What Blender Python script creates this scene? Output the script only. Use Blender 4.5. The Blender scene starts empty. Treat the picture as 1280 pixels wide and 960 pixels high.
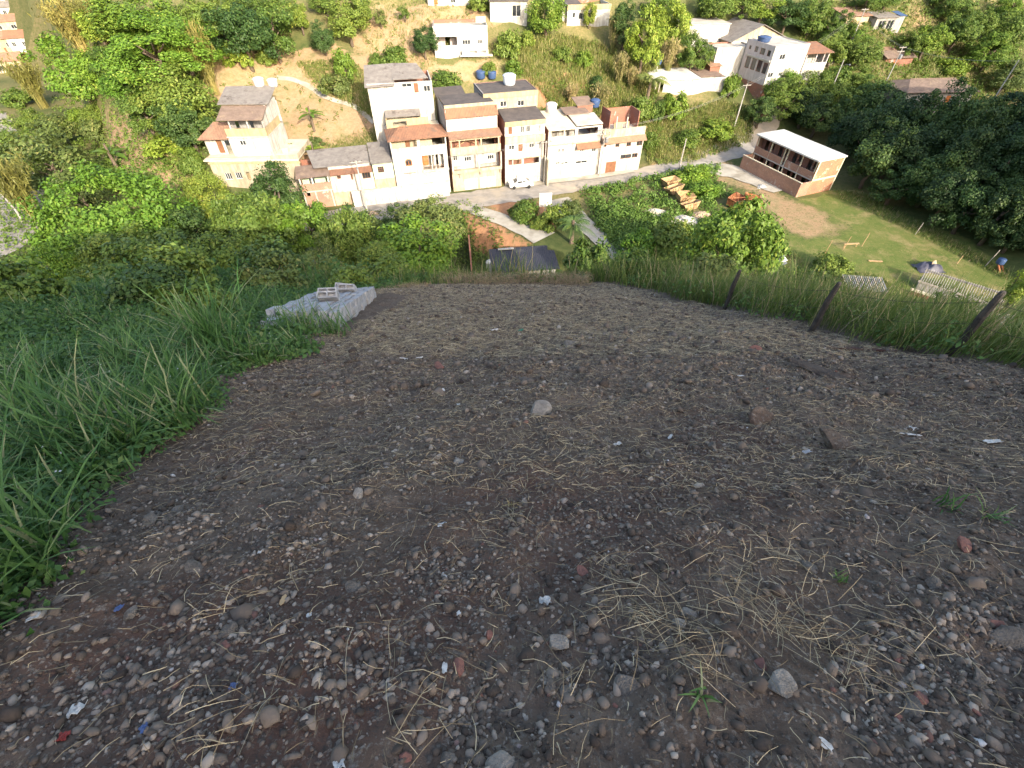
import bpy, math, random
import numpy as np
from mathutils import Vector, Matrix
R = math.radians
random.seed(7); rng = np.random.default_rng(7)
SC = bpy.context.scene
COL = SC.collection

# ---------------------------------------------------------------- camera, sky, sun, exposure
cam_d = bpy.data.cameras.new('camera'); cam = bpy.data.objects.new('camera', cam_d); COL.objects.link(cam)
cam_d.sensor_width = 36.0; cam_d.lens = 590.0/1280*36; cam_d.clip_start = 0.05; cam_d.clip_end = 3000
PITCH = 45.5
cam.location = (0, 0, 0); cam.rotation_euler = (R(90-PITCH), 0, 0)
SC.camera = cam
SUN_EL, SUN_AZ = 23.5, 29.0            # elevation; degrees east of straight behind the camera
W = bpy.data.worlds.new('World'); SC.world = W; W.use_nodes = True
nt = W.node_tree; nt.nodes.clear()
sk = nt.nodes.new('ShaderNodeTexSky'); sk.sky_type = 'NISHITA'; sk.sun_disc = False
sk.sun_elevation = R(SUN_EL); sk.sun_rotation = R(180-SUN_AZ); sk.air_density = 1.0; sk.dust_density = 4.0; sk.ozone_density = 0.6
bg = nt.nodes.new('ShaderNodeBackground'); bg.inputs['Strength'].default_value = 0.15
wo = nt.nodes.new('ShaderNodeOutputWorld')
nt.links.new(sk.outputs[0], bg.inputs['Color']); nt.links.new(bg.outputs[0], wo.inputs['Surface'])
sd = bpy.data.lights.new('sun', 'SUN'); sd.energy = 2.35; sd.angle = R(0.5); sd.color = (1.0, 0.91, 0.75)
so = bpy.data.objects.new('sun', sd); COL.objects.link(so)
az = R(SUN_AZ); el = R(SUN_EL)
SUNV = Vector((math.sin(az)*math.cos(el), -math.cos(az)*math.cos(el), math.sin(el)))
so.rotation_euler = SUNV.to_track_quat('Z', 'Y').to_euler(); so.location = (40, -60, 60)
SC.view_settings.view_transform = 'Standard'; SC.view_settings.look = 'None'
SC.view_settings.exposure = 1.72; SC.view_settings.gamma = 1.0; SC.view_settings.use_curve_mapping = False
SC.render.engine = 'CYCLES'
SC.cycles.max_bounces = 5; SC.cycles.diffuse_bounces = 3; SC.cycles.glossy_bounces = 2; SC.cycles.transmission_bounces = 2
SC.cycles.use_denoising = True; SC.cycles.caustics_reflective = False; SC.cycles.caustics_refractive = False

# ---------------------------------------------------------------- helpers
TH = R(PITCH); CT, ST = math.cos(TH), math.sin(TH); FPX = 590.0
def ray(px, py):
    u = (px-640)/FPX; v = (480-py)/FPX
    return np.array((u, CT+v*ST, -ST+v*CT))
_tab = rng.random((256, 256))
def vnoise(x, y, sc=1.0, ox=0.0):
    x = np.asarray(x, float)/sc+ox+100; y = np.asarray(y, float)/sc+ox*1.7+100
    xi = np.floor(x).astype(int); yi = np.floor(y).astype(int)
    fx = x-xi; fy = y-yi; fx = fx*fx*(3-2*fx); fy = fy*fy*(3-2*fy)
    a = _tab[xi & 255, yi & 255]; b = _tab[(xi+1) & 255, yi & 255]; c = _tab[xi & 255, (yi+1) & 255]; d = _tab[(xi+1) & 255, (yi+1) & 255]
    return (a*(1-fx)+b*fx)*(1-fy)+(c*(1-fx)+d*fx)*fy-0.5
def fbm(x, y, sc, o=4, ox=0.0):
    r = 0
    for k in range(o): r = r+vnoise(x, y, sc/2**k, ox+k*3.1)/2**k
    return r
def sstep(a, b, x):
    t = np.clip((x-a)/(b-a), 0, 1); return t*t*(3-2*t)
def splus(x, k=2.0): return np.where(x/k > 30, x, k*np.log1p(np.exp(np.clip(x/k, -40, 30))))
EX, EY = math.cos(R(16)), math.sin(R(16))       # along the street row
def T(X, Y):
    """height of the land"""
    X = np.asarray(X, float); Y = np.asarray(Y, float)
    zn = -1.6-0.55*np.minimum(Y, 16)-0.80*np.maximum(Y-16, 0)
    zn = np.where(Y < -12, 5.0-0.1*(-12-Y), zn)
    xr = 9+16*sstep(4, -9, Y)
    zn = zn-0.50*splus(X-xr, 1.5)-0.36*splus(-X-15, 2.0)
    zv = -34.0+0*X
    s = -EY*X+EX*Y
    zh = 0.5*splus(s-82.5, 1.2); zh = np.minimum(zh, 24+0.35*(zh-24))
    zh = zh*sstep(-4, 10, X+0.80*Y)
    zh = np.minimum(zh, 52)
    xf = np.interp(Y, [0, 52, 69, 79, 95, 120], [94, 65, 63.5, 61, 66, 90])
    zr = np.minimum(0.32*splus(X-xf, 1.5), 6)*sstep(125, 84, Y)
    x0 = np.maximum(0.77*Y+30, 64.5+0.554*(52-Y)); zr = zr+np.minimum(2.6*splus(X-x0, 1.5), 27)*sstep(86, 60, Y)  # unseen steep hill past the right frame edge, shaped to shade the wood
    far = 0.25*np.maximum(Y-330, 0)+0.2*np.maximum(-X-330, 0)
    z = np.maximum(np.maximum(zn, zv+zr), zv+zh)+far
    rough = sstep(0.5, 5, np.maximum(zr, zh))*sstep(30, 60, Y)
    z = z+rough*(fbm(X, Y, 14, 3)*2.2+fbm(X, Y, 4, 2, 9)*0.5)
    nearr = sstep(48, 40, Y)
    z = z+nearr*(fbm(X, Y, 5, 3, 5)*0.35)*sstep(3.8, 6.5, np.abs(X-0.3)+np.maximum(Y-12, 0))
    return z
def T1(x, y): return float(T(np.array([x]), np.array([y]))[0])
_ts = np.arange(2, 420, 0.4)
def at(px, py, zg=None):
    """the place on the land seen at a point of the photograph"""
    d = ray(px, py)
    if zg is not None:
        t = zg/d[2]; return np.array((d[0]*t, d[1]*t, zg))
    z = d[2]*_ts-T(d[0]*_ts, d[1]*_ts)
    i = int(np.argmax(z < 0)); i = max(i, 1)
    t = _ts[i-1]+0.4*z[i-1]/(z[i-1]-z[i]+1e-9); return d*t
def depth(p): return p[1]*CT-p[2]*ST
def m_per_px(p): return depth(p)/FPX
def vert_px_m(p, py):                      # metres of height per pixel at p
    v = (480-py)/FPX; return depth(p)/FPX/(CT+v*ST)
def inpoly(X, Y, poly):
    X = np.asarray(X); Y = np.asarray(Y); r = np.zeros(X.shape, bool); n = len(poly)
    for i in range(n):
        x1, y1 = poly[i][:2]; x2, y2 = poly[(i+1) % n][:2]
        c = (y1 > Y) != (y2 > Y)
        r ^= c & (X < (x2-x1)*(Y-y1)/((y2-y1) if y2 != y1 else 1e-9)+x1)
    return r

class MB:
    """collects shapes into one mesh"""
    def __init__(s): s.v = []; s.f = []
    def add(s, vs, fs):
        b = len(s.v); s.v += [tuple(map(float, p)) for p in vs]; s.f += [tuple(b+i for i in f) for f in fs]; return s
    def box(s, x0, x1, y0, y1, z0, z1):
        return s.add([(x0,y0,z0),(x1,y0,z0),(x1,y1,z0),(x0,y1,z0),(x0,y0,z1),(x1,y0,z1),(x1,y1,z1),(x0,y1,z1)],
                     [(3,2,1,0),(4,5,6,7),(0,1,5,4),(1,2,6,5),(2,3,7,6),(3,0,4,7)])
    def hexa(s, lo, hi):                    # four low corners, four high corners
        return s.add(list(lo)+list(hi), [(3,2,1,0),(4,5,6,7),(0,1,5,4),(1,2,6,5),(2,3,7,6),(3,0,4,7)])
    def sheet(s, quad, t):                  # sloping slab of thickness t below quad
        q = [Vector(p) for p in quad]; n = (q[1]-q[0]).cross(q[3]-q[0]).normalized()
        if n.z < 0: n = -n
        return s.hexa([p-n*t for p in q], q)
    def bar(s, a, b, r, r2=None, n=6):
        a = Vector(a); b = Vector(b); r2 = r if r2 is None else r2
        d = (b-a).normalized(); u = d.cross(Vector((0,0,1)) if abs(d.z) < .9 else Vector((1,0,0))).normalized(); w = d.cross(u)
        vs = []
        for p, rr in ((a, r), (b, r2)):
            for k in range(n):
                t = 2*math.pi*k/n; vs.append(p+(u*math.cos(t)+w*math.sin(t))*rr)
        fs = [(k, (k+1) % n, n+(k+1) % n, n+k) for k in range(n)]+[tuple(range(n-1, -1, -1)), tuple(range(n, 2*n))]
        return s.add(vs, fs)
    def path(s, pts, rs, n=6):
        pts = [Vector(p) for p in pts]; vs = []; m = len(pts)
        for i, p in enumerate(pts):
            d = (pts[min(i+1, m-1)]-pts[max(i-1, 0)]).normalized()
            u = d.cross(Vector((0.13,0,1)) if abs(d.z) < .95 else Vector((1,0,0))).normalized(); w = d.cross(u)
            rr = rs[i] if hasattr(rs, '__len__') else rs
            for k in range(n):
                t = 2*math.pi*k/n; vs.append(p+(u*math.cos(t)+w*math.sin(t))*rr)
        fs = [(i*n+k, i*n+(k+1) % n, (i+1)*n+(k+1) % n, (i+1)*n+k) for i in range(m-1) for k in range(n)]
        fs += [tuple(range(n-1, -1, -1)), tuple(range((m-1)*n, m*n))]
        return s.add(vs, fs)
    def lathe(s, prof, n=14, c=(0,0,0)):
        vs = []; m = len(prof)
        for r, z in prof:
            for k in range(n):
                t = 2*math.pi*k/n; vs.append((c[0]+r*math.cos(t), c[1]+r*math.sin(t), c[2]+z))
        fs = [(i*n+k, i*n+(k+1) % n, (i+1)*n+(k+1) % n, (i+1)*n+k) for i in range(m-1) for k in range(n)]
        fs += [tuple(range(n-1, -1, -1)), tuple(range((m-1)*n, m*n))]
        return s.add(vs, fs)
    def prism(s, poly, y0, y1):             # polygon in x,z pushed from y0 to y1
        n = len(poly); vs = [(x, y0, z) for x, z in poly]+[(x, y1, z) for x, z in poly]
        return s.add(vs, [tuple(range(n)), tuple(range(2*n-1, n-1, -1))]+[(i, n+i, n+(i+1) % n, (i+1) % n) for i in range(n)])
    def wall(s, x0, x1, z0, z1, y0, y1, ops=()):
        """a wall along x with real openings (x0,x1,z0,z1)"""
        xs = sorted({x0, x1}|{min(max(v, x0), x1) for o in ops for v in o[:2]}); zs = sorted({z0, z1}|{min(max(v, z0), z1) for o in ops for v in o[2:4]})
        for j in range(len(zs)-1):
            run = None
            for i in range(len(xs)-1):
                cx = (xs[i]+xs[i+1])/2; cz = (zs[j]+zs[j+1])/2
                hole = any(o[0] < cx < o[1] and o[2] < cz < o[3] for o in ops)
                if hole:
                    if run is not None: s.box(run, xs[i], y0, y1, zs[j], zs[j+1]); run = None
                elif run is None: run = xs[i]
            if run is not None: s.box(run, xs[-1], y0, y1, zs[j], zs[j+1])
        return s
    def build(s, name, mat, parent=None, smooth=False, loc=None):
        me = bpy.data.meshes.new(name); me.from_pydata(s.v, [], s.f); me.validate(); me.update()
        if smooth: me.polygons.foreach_set('use_smooth', [True]*len(me.polygons))
        o = bpy.data.objects.new(name, me); COL.objects.link(o); me.materials.append(mat)
        if parent: o.parent = parent
        if loc is not None: o.location = loc
        return o
def fastmesh(name, V, Fq=None, Ft=None, mat=None, tint=None, smooth=False, parent=None, link=True):
    """numpy arrays to a mesh: quads, triangles, a per-vertex tint"""
    me = bpy.data.meshes.new(name); V = np.asarray(V, np.float32)
    nq = 0 if Fq is None else len(Fq); n3 = 0 if Ft is None else len(Ft)
    idx = np.concatenate([np.asarray(a, np.int32).ravel() for a in (Fq, Ft) if a is not None and len(a)])
    me.vertices.add(len(V)); me.vertices.foreach_set('co', V.ravel())
    me.loops.add(len(idx)); me.loops.foreach_set('vertex_index', idx)
    st = np.concatenate([np.arange(nq)*4, nq*4+np.arange(n3)*3]).astype(np.int32)
    me.polygons.add(nq+n3); me.polygons.foreach_set('loop_start', st)
    me.update(calc_edges=True)
    if smooth: me.polygons.foreach_set('use_smooth', np.ones(nq+n3, bool))
    if tint is not None:
        tint = np.asarray(tint, np.float32)
        if tint.ndim == 1:
            a = me.attributes.new('tint', 'FLOAT', 'POINT'); a.data.foreach_set('value', tint)
        else:
            a = me.attributes.new('tint', 'FLOAT_COLOR', 'POINT'); a.data.foreach_set('color', tint.ravel())
    if mat: me.materials.append(mat)
    if not link: return me
    o = bpy.data.objects.new(name, me); COL.objects.link(o)
    if parent: o.parent = parent
    return o
def tag(o, label=None, cat=None, group=None, kind=None):
    if label: o['label'] = label
    if cat: o['category'] = cat
    if group: o['group'] = group
    if kind: o['kind'] = kind
    return o
def thing(name, label, cat, loc=(0,0,0), rz=0.0, group=None):
    o = bpy.data.objects.new(name, None); COL.objects.link(o); o.empty_display_size = .3
    o.location = tuple(map(float, loc)); o.rotation_euler = (0, 0, rz)
    return tag(o, label, cat, group)
def copy_tree(o, parent=None):
    c = o.copy(); COL.objects.link(c)
    if parent: c.parent = parent
    for ch in list(o.children): copy_tree(ch, c)
    return c

# ---------------------------------------------------------------- materials
def newmat(name):
    m = bpy.data.materials.new(name); m.use_nodes = True; t = m.node_tree; t.nodes.clear()
    o = t.nodes.new('ShaderNodeOutputMaterial'); return m, t, o
def nd(t, kind, **kw):
    n = t.nodes.new('ShaderNode'+kind)
    for k, v in kw.items():
        if k.startswith('i_'): n.inputs[k[2:].replace('_', ' ')].default_value = v
        else: setattr(n, k, v)
    return n
def c4(c): return (c[0], c[1], c[2], 1)
def mixc(t, fac, a, b, mode='MIX'):
    m = t.nodes.new('ShaderNodeMix'); m.data_type = 'RGBA'; m.blend_type = mode
    for s, v in ((0, fac), (6, a), (7, b)):
        if hasattr(v, 'links') or hasattr(v, 'is_linked'): t.links.new(v, m.inputs[s])
        elif s == 0: m.inputs[0].default_value = v
        else: m.inputs[s].default_value = c4(v)
    return m.outputs[2]
def noise(t, sc, detail=4, rough=.6, vec=None):
    n = nd(t, 'TexNoise'); n.inputs['Scale'].default_value = sc; n.inputs['Detail'].default_value = detail; n.inputs['Roughness'].default_value = rough
    if vec: t.links.new(vec, n.inputs['Vector'])
    return n.outputs['Fac']
def ramp(t, fac, lo, hi):
    r = nd(t, 'MapRange'); t.links.new(fac, r.inputs[0]); r.inputs[1].default_value = lo; r.inputs[2].default_value = hi; r.clamp = True; return r.outputs[0]
def bump(t, h, strength, dist=.05):
    b = nd(t, 'Bump'); b.inputs['Strength'].default_value = strength; b.inputs['Distance'].default_value = dist; t.links.new(h, b.inputs['Height']); return b.outputs[0]
def finish(t, o, col, rough=.85, normal=None, spec=.3, metal=0.0):
    p = nd(t, 'BsdfPrincipled'); p.inputs['Roughness'].default_value = rough; p.inputs['Specular IOR Level'].default_value = spec; p.inputs['Metallic'].default_value = metal
    if isinstance(col, tuple): p.inputs['Base Color'].default_value = c4(col)
    else: t.links.new(col, p.inputs['Base Color'])
    if normal: t.links.new(normal, p.inputs['Normal'])
    t.links.new(p.outputs[0], o.inputs['Surface']); return p
def gpos(t): return nd(t, 'NewGeometry').outputs['Position']
def pm(name, c1, c2, sc=1.5, rough=.85, bmp=0.0, bsc=20, lo=.35, hi=.65, spec=.3, metal=0.0, c3=None, sc3=.3):
    m, t, o = newmat(name); g = gpos(t)
    f = ramp(t, noise(t, sc, 6, .65, g), lo, hi); col = mixc(t, f, c1, c2)
    if c3: col = mixc(t, ramp(t, noise(t, sc3, 4, .6, g), .5, .68), col, c3)
    nr = bump(t, noise(t, bsc, 4, .6, g), bmp) if bmp else None
    finish(t, o, col, rough, nr, spec, metal); return m
def streaky(name, c1, dirt, amt=.5):
    """painted render with rain streaks and grime"""
    m, t, o = newmat(name); g = gpos(t)
    mp = nd(t, 'Mapping'); mp.inputs['Scale'].default_value = (2.2, 2.2, .35); t.links.new(g, mp.inputs[0])
    f = ramp(t, noise(t, 1.0, 6, .7, mp.outputs[0]), .45, .66)
    f2 = ramp(t, noise(t, .55, 6, .75, g), .46, .62)
    mm = nd(t, 'Math', operation='MULTIPLY'); t.links.new(f, mm.inputs[0]); mm.inputs[1].default_value = amt
    col = mixc(t, mm.outputs[0], c1, dirt)
    m2 = nd(t, 'Math', operation='MULTIPLY'); t.links.new(f2, m2.inputs[0]); m2.inputs[1].default_value = amt*.62
    col = mixc(t, m2.outputs[0], col, dirt)
    finish(t, o, col, .9, bump(t, noise(t, 12, 4, .6, g), .15, .02), .2); return m
def brickmat(name, c1, c2, mortar, sc=2.6):
    m, t, o = newmat(name); tc = nd(t, 'TexCoord')
    sx = nd(t, 'SeparateXYZ'); t.links.new(tc.outputs['Object'], sx.inputs[0])
    ad = nd(t, 'Math', operation='ADD'); t.links.new(sx.outputs[0], ad.inputs[0]); t.links.new(sx.outputs[1], ad.inputs[1])
    cb = nd(t, 'CombineXYZ'); t.links.new(ad.outputs[0], cb.inputs[0]); t.links.new(sx.outputs[2], cb.inputs[1])
    b = nd(t, 'TexBrick'); b.inputs['Color1'].default_value = c4(c1); b.inputs['Color2'].default_value = c4(c2); b.inputs['Mortar'].default_value = c4(mortar)
    b.inputs['Scale'].default_value = sc; b.inputs['Mortar Size'].default_value = .03; b.inputs['Brick Width'].default_value = .75; b.inputs['Row Height'].default_value = .5
    t.links.new(cb.outputs[0], b.inputs['Vector'])
    g = gpos(t); f = ramp(t, noise(t, .7, 5, .7, g), .42, .7); col = mixc(t, f, b.outputs['Color'], tuple(x*.62+.05 for x in c1))
    f3 = ramp(t, noise(t, .5, 5, .75, g), .58, .66); col = mixc(t, f3, col, tuple(min(1, x*1.0+.12) for x in mortar))
    finish(t, o, col, .9, bump(t, b.outputs['Fac'], -.4, .02), .2); return m
def ribbed(name, c1, c2, axis=0, sc=28.0, rough=.85, c3=None):
    """corrugated or tiled roof cover"""
    m, t, o = newmat(name); tc = nd(t, 'TexCoord'); sx = nd(t, 'SeparateXYZ'); t.links.new(tc.outputs['Object'], sx.inputs[0])
    ml = nd(t, 'Math', operation='MULTIPLY'); t.links.new(sx.outputs[axis], ml.inputs[0]); ml.inputs[1].default_value = sc
    sn = nd(t, 'Math', operation='SINE'); t.links.new(ml.outputs[0], sn.inputs[0])
    g = gpos(t); f = ramp(t, noise(t, 1.1, 6, .7, g), .35, .68); col = mixc(t, f, c1, c2)
    if c3: col = mixc(t, ramp(t, noise(t, .6, 5, .7, g), .56, .68), col, c3)
    finish(t, o, col, rough, bump(t, sn.outputs[0], .6, .03), .25); return m
def leafmat(name, c1, c2, c3=None, trans=.20):
    m, t, o = newmat(name)
    a = nd(t, 'Attribute', attribute_name='tint'); oi = nd(t, 'ObjectInfo')
    col = mixc(t, a.outputs['Fac'], c1, c2)
    if c3: col = mixc(t, ramp(t, a.outputs['Fac'], .80, .90), col, c3)
    hs = nd(t, 'HueSaturation'); t.links.new(col, hs.inputs['Color'])
    mr = nd(t, 'MapRange'); t.links.new(oi.outputs['Random'], mr.inputs[0]); mr.inputs[3].default_value = .78; mr.inputs[4].default_value = 1.22; t.links.new(mr.outputs[0], hs.inputs['Value'])
    mh = nd(t, 'MapRange'); t.links.new(oi.outputs['Random'], mh.inputs[0]); mh.inputs[3].default_value = .515; mh.inputs[4].default_value = .485; t.links.new(mh.outputs[0], hs.inputs['Hue'])
    p = nd(t, 'BsdfPrincipled'); p.inputs['Roughness'].default_value = .55; p.inputs['Specular IOR Level'].default_value = .3; t.links.new(hs.outputs[0], p.inputs['Base Color'])
    tr = nd(t, 'BsdfTranslucent'); t.links.new(hs.outputs[0], tr.inputs['Color'])
    mx = nd(t, 'MixShader'); mx.inputs[0].default_value = trans; t.links.new(p.outputs[0], mx.inputs[1]); t.links.new(tr.outputs[0], mx.inputs[2])
    t.links.new(mx.outputs[0], o.inputs['Surface']); return m
def tintmat(name, cols, rough=.85, bmp=.0, bsc=60):
    """colour picked along the tint value"""
    m, t, o = newmat(name); a = nd(t, 'Attribute', attribute_name='tint')
    r = nd(t, 'ValToRGB'); e = r.color_ramp.elements; e[0].position = cols[0][0]; e[0].color = c4(cols[0][1]); e[1].position = cols[-1][0]; e[1].color = c4(cols[-1][1])
    for p, c in cols[1:-1]:
        q = e.new(p); q.color = c4(c)
    t.links.new(a.outputs['Fac'], r.inputs[0]); g = gpos(t)
    col = mixc(t, ramp(t, noise(t, bsc*.6, 5, .7, g), .3, .7), r.outputs[0], (.5,.5,.5), 'OVERLAY') if bmp else r.outputs[0]
    finish(t, o, col, rough, bump(t, noise(t, bsc, 5, .7, g), bmp, .01) if bmp else None, .25); return m

M = {}
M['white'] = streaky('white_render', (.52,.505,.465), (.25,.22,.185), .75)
M['cream'] = streaky('cream_render', (.46,.395,.28), (.26,.20,.14), .8)
M['yellow'] = streaky('yellow_render', (.46,.37,.21), (.27,.20,.12), .8)
M['beige'] = streaky('beige_render', (.52,.40,.27), (.29,.19,.12), .85)
M['green_paint'] = streaky('green_render', (.50,.62,.44), (.36,.34,.26), .5)
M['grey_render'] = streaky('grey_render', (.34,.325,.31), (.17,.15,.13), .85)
M['pink'] = streaky('pinkish_render', (.52,.46,.45), (.34,.28,.26), .7)
M['brick'] = brickmat('hollow_brick', (.34,.17,.11), (.40,.205,.13), (.36,.31,.26))
M['brick_dark'] = brickmat('raw_brick', (.26,.10,.065), (.31,.13,.08), (.24,.19,.16))
M['tile'] = ribbed('clay_tile', (.29,.15,.09), (.20,.105,.07), 0, 26, .9, (.14,.11,.085))
M['tile_old'] = ribbed('old_clay_tile', (.33,.20,.13), (.23,.13,.09), 0, 26, .9, (.20,.15,.12))
M['fibre'] = ribbed('fibre_cement_sheet', (.26,.235,.21), (.17,.15,.135), 0, 34, .95, (.12,.10,.09))
M['fibre_brown'] = ribbed('weathered_sheet', (.25,.18,.14), (.16,.115,.09), 0, 34, .95, (.30,.22,.15))
M['dark_sheet'] = ribbed('dark_roof_sheet', (.035,.037,.05), (.05,.05,.062), 0, 24, .6, (.07,.07,.075))
M['tarred'] = pm('tarred_roof', (.07,.062,.06), (.12,.10,.09), .8, .9)
M['roof_white'] = pm('whitewashed_slab', (.56,.55,.52), (.33,.32,.30), .5, .8, .2, 10, .45, .75)
M['slab'] = pm('cement_slab', (.52,.48,.42), (.34,.31,.27), .6, .9, .2, 14)
M['slab_pale'] = pm('pale_cement', (.66,.60,.46), (.48,.42,.31), .6, .9, .2, 14)
M['glass'] = pm('dark_glass', (.018,.02,.024), (.05,.055,.06), .6, .12, spec=.6)
M['frame_white'] = pm('white_frame', (.7,.7,.68), (.6,.6,.58), 2, .5)
M['frame_brown'] = pm('brown_frame', (.22,.10,.05), (.15,.07,.04), 2, .6)
M['door_orange'] = pm('varnished_door', (.46,.16,.05), (.34,.11,.04), 3, .5)
M['metal_grey'] = pm('grey_metal', (.30,.31,.32), (.22,.22,.23), 3, .5, metal=.4)
M['iron'] = pm('black_iron', (.05,.05,.05), (.09,.08,.07), 3, .6)
M['tank_blue'] = pm('blue_plastic', (.04,.075,.16), (.05,.085,.19), 2, .4)
M['tank_pale'] = pm('pale_plastic', (.62,.66,.70), (.50,.54,.60), 2, .4)
M['concrete_pole'] = pm('pole_concrete', (.42,.40,.37), (.30,.28,.26), 2, .9)
M['cable'] = pm('cable_rubber', (.30,.29,.27), (.22,.21,.2), 2, .7)
M['wood'] = pm('bare_wood', (.48,.33,.18), (.36,.23,.12), 4, .8)
M['wood_grey'] = pm('grey_timber', (.42,.38,.33), (.28,.25,.22), 4, .9)
M['wood_dark'] = pm('charred_post', (.035,.03,.028), (.075,.065,.055), 9, .95, .5, 40)
M['rust'] = pm('rusted_steel', (.28,.105,.045), (.16,.06,.03), 2.5, .85, .2, 20, c3=(.36,.20,.10), sc3=1.4)
M['skip_yellow'] = pm('worn_yellow_steel', (.44,.33,.17), (.32,.19,.10), 1.6, .8, c3=(.16,.08,.045), sc3=1.4)
M['car_white'] = pm('white_car_paint', (.75,.75,.75), (.70,.70,.70), 1, .25, spec=.5)
M['rubber'] = pm('tyre_rubber', (.02,.02,.02), (.03,.03,.03), 3, .8)
M['asphalt'] = pm('old_asphalt', (.33,.30,.265), (.23,.21,.185), .8, .92, .2, 12, c3=(.40,.34,.26), sc3=.18)
M['concrete'] = pm('pale_concrete', (.47,.43,.36), (.33,.30,.25), .5, .92, .2, 9, c3=(.25,.22,.17), sc3=.3)
M['kerb'] = pm('kerb_stone', (.42,.38,.30), (.27,.24,.2), 1.2, .9)
M['block'] = pm('cement_block', (.40,.405,.42), (.25,.255,.265), 5, .95, .4, 90)
M['paper'] = pm('white_scrap', (.55,.55,.53), (.30,.29,.27), 40, .7)
M['plastic_red'] = pm('red_plastic', (.26,.025,.02), (.16,.03,.025), 20, .4)
M['plastic_blue'] = pm('blue_plastic_scrap', (.06,.11,.26), (.06,.08,.16), 20, .4)
M['plastic_green'] = pm('green_plastic', (.03,.18,.11), (.03,.12,.08), 20, .4)
M['brickbit'] = pm('brick_fragment', (.20,.095,.075), (.13,.07,.06), 30, .9, .4, 120)
M['stone'] = pm('field_stone', (.24,.22,.195), (.125,.113,.10), 18, .95, .9, 120)
M['red_board'] = pm('reddish_board', (.085,.042,.034), (.06,.036,.03), 9, .95, .4, 60)
M['stone_pale'] = pm('pale_stone', (.42,.39,.345), (.24,.22,.195), 18, .95, .9, 120)
M['tarp'] = pm('dark_tarpaulin', (.05,.05,.075), (.09,.09,.12), 1.5, .5)
M['L_bright'] = leafmat('bright_leaves', (.088,.180,.018), (.150,.255,.028), (.22,.29,.045))
M['L_mid'] = leafmat('green_leaves', (.078,.138,.022), (.145,.205,.034), (.20,.24,.05))
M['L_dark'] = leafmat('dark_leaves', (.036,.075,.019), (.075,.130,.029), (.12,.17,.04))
M['L_olive'] = leafmat('olive_leaves', (.085,.125,.030), (.140,.180,.048), (.22,.22,.07))
M['L_yellow'] = leafmat('yellowish_leaves', (.115,.175,.022), (.19,.25,.035), (.36,.35,.06))
M['L_lime'] = leafmat('lime_leaves', (.115,.19,.022), (.19,.27,.034), (.28,.32,.055))
M['L_dry'] = leafmat('dry_reed', (.30,.24,.11), (.42,.34,.17), (.22,.22,.07))
M['L_bamboo'] = leafmat('bamboo_leaves', (.17,.165,.040), (.25,.225,.06), (.30,.25,.08))
M['L_shade'] = leafmat('shade_dark_leaves', (.020,.045,.013), (.045,.085,.022), (.075,.12,.03), .2)  # leaf colour darkened to stand in for the wood's shade
M['bark'] = pm('tree_bark', (.17,.13,.095), (.10,.075,.055), 6, .95, .4, 30)
M['grassblade'] = leafmat('grass_blades', (.045,.12,.026), (.135,.235,.070), (.27,.29,.15), .25)
M['grasspale'] = leafmat('tall_grass_blades', (.062,.115,.022), (.150,.200,.050), (.34,.28,.15), .25)
M['hillgrass'] = leafmat('hill_grass_blades', (.135,.175,.032), (.29,.27,.085), (.46,.37,.19), .25)
M['weedleaf'] = leafmat('weed_leaves', (.045,.11,.024), (.13,.215,.048), (.22,.25,.08), .25)
M['lotleaf'] = leafmat('rank_weed_leaves', (.060,.130,.022), (.105,.190,.034), (.15,.23,.05), .2)
M['straw'] = tintmat('dry_straw', [(0,(.12,.09,.055)),(.5,(.27,.215,.13)),(1,(.50,.42,.27))], .8)
M['cuthay'] = tintmat('cut_grass', [(0,(.12,.085,.05)),(.6,(.22,.16,.09)),(1,(.34,.27,.16))], .85)
# ---------------------------------------------------------------- the land
_T0 = T
def T(X, Y):
    X = np.asarray(X, float); Y = np.asarray(Y, float); z = _T0(X, Y)
    dd = (X+7)*-.563+(Y-71)*-.827-2.2
    pit = 3.2*sstep(0, 1.6, dd)*sstep(-11, -9, X)*sstep(9.5, 8, X)*sstep(47, 50, Y)
    return np.where(Y > 46, z-pit, z)
def at_many(px, py):
    u = (px-640)/FPX; v = (480-py)/FPX; D = np.stack([u, CT+v*ST, -ST+v*CT], 1)
    ts = np.concatenate([np.arange(2, 30, .7), np.arange(30, 300, 1.6)]); tp = np.full(len(px), 2.0); zp = np.full(len(px), 1.0); hit = np.zeros(len(px), bool); out = np.zeros(len(px))
    for t in ts:
        a = ~hit
        if not a.any(): break
        z = D[a, 2]*t-T(D[a, 0]*t, D[a, 1]*t); ia = np.where(a)[0]; h = z < 0; j = ia[h]
        out[j] = tp[j]+(t-tp[j])*zp[j]/(zp[j]-z[h]+1e-9); hit[j] = True; tp[ia] = t; zp[ia] = z
    P = D*out[:, None]; return P[hit]
def wpoly(pts): return [tuple(at(*p)[:2]) for p in pts]
def spts(pts, n):
    """n places on the land, spread evenly over an outline given in photograph points"""
    xs = [p[0] for p in pts]; ys = [p[1] for p in pts]; out = []; m = 0
    while m < n:
        x = rng.uniform(min(xs), max(xs), n*2); y = rng.uniform(min(ys), max(ys), n*2); k = inpoly(x, y, pts); out.append(np.stack([x[k], y[k]], 1)); m += k.sum()
    q = np.concatenate(out)[:n]; return at_many(q[:, 0], q[:, 1])
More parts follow.
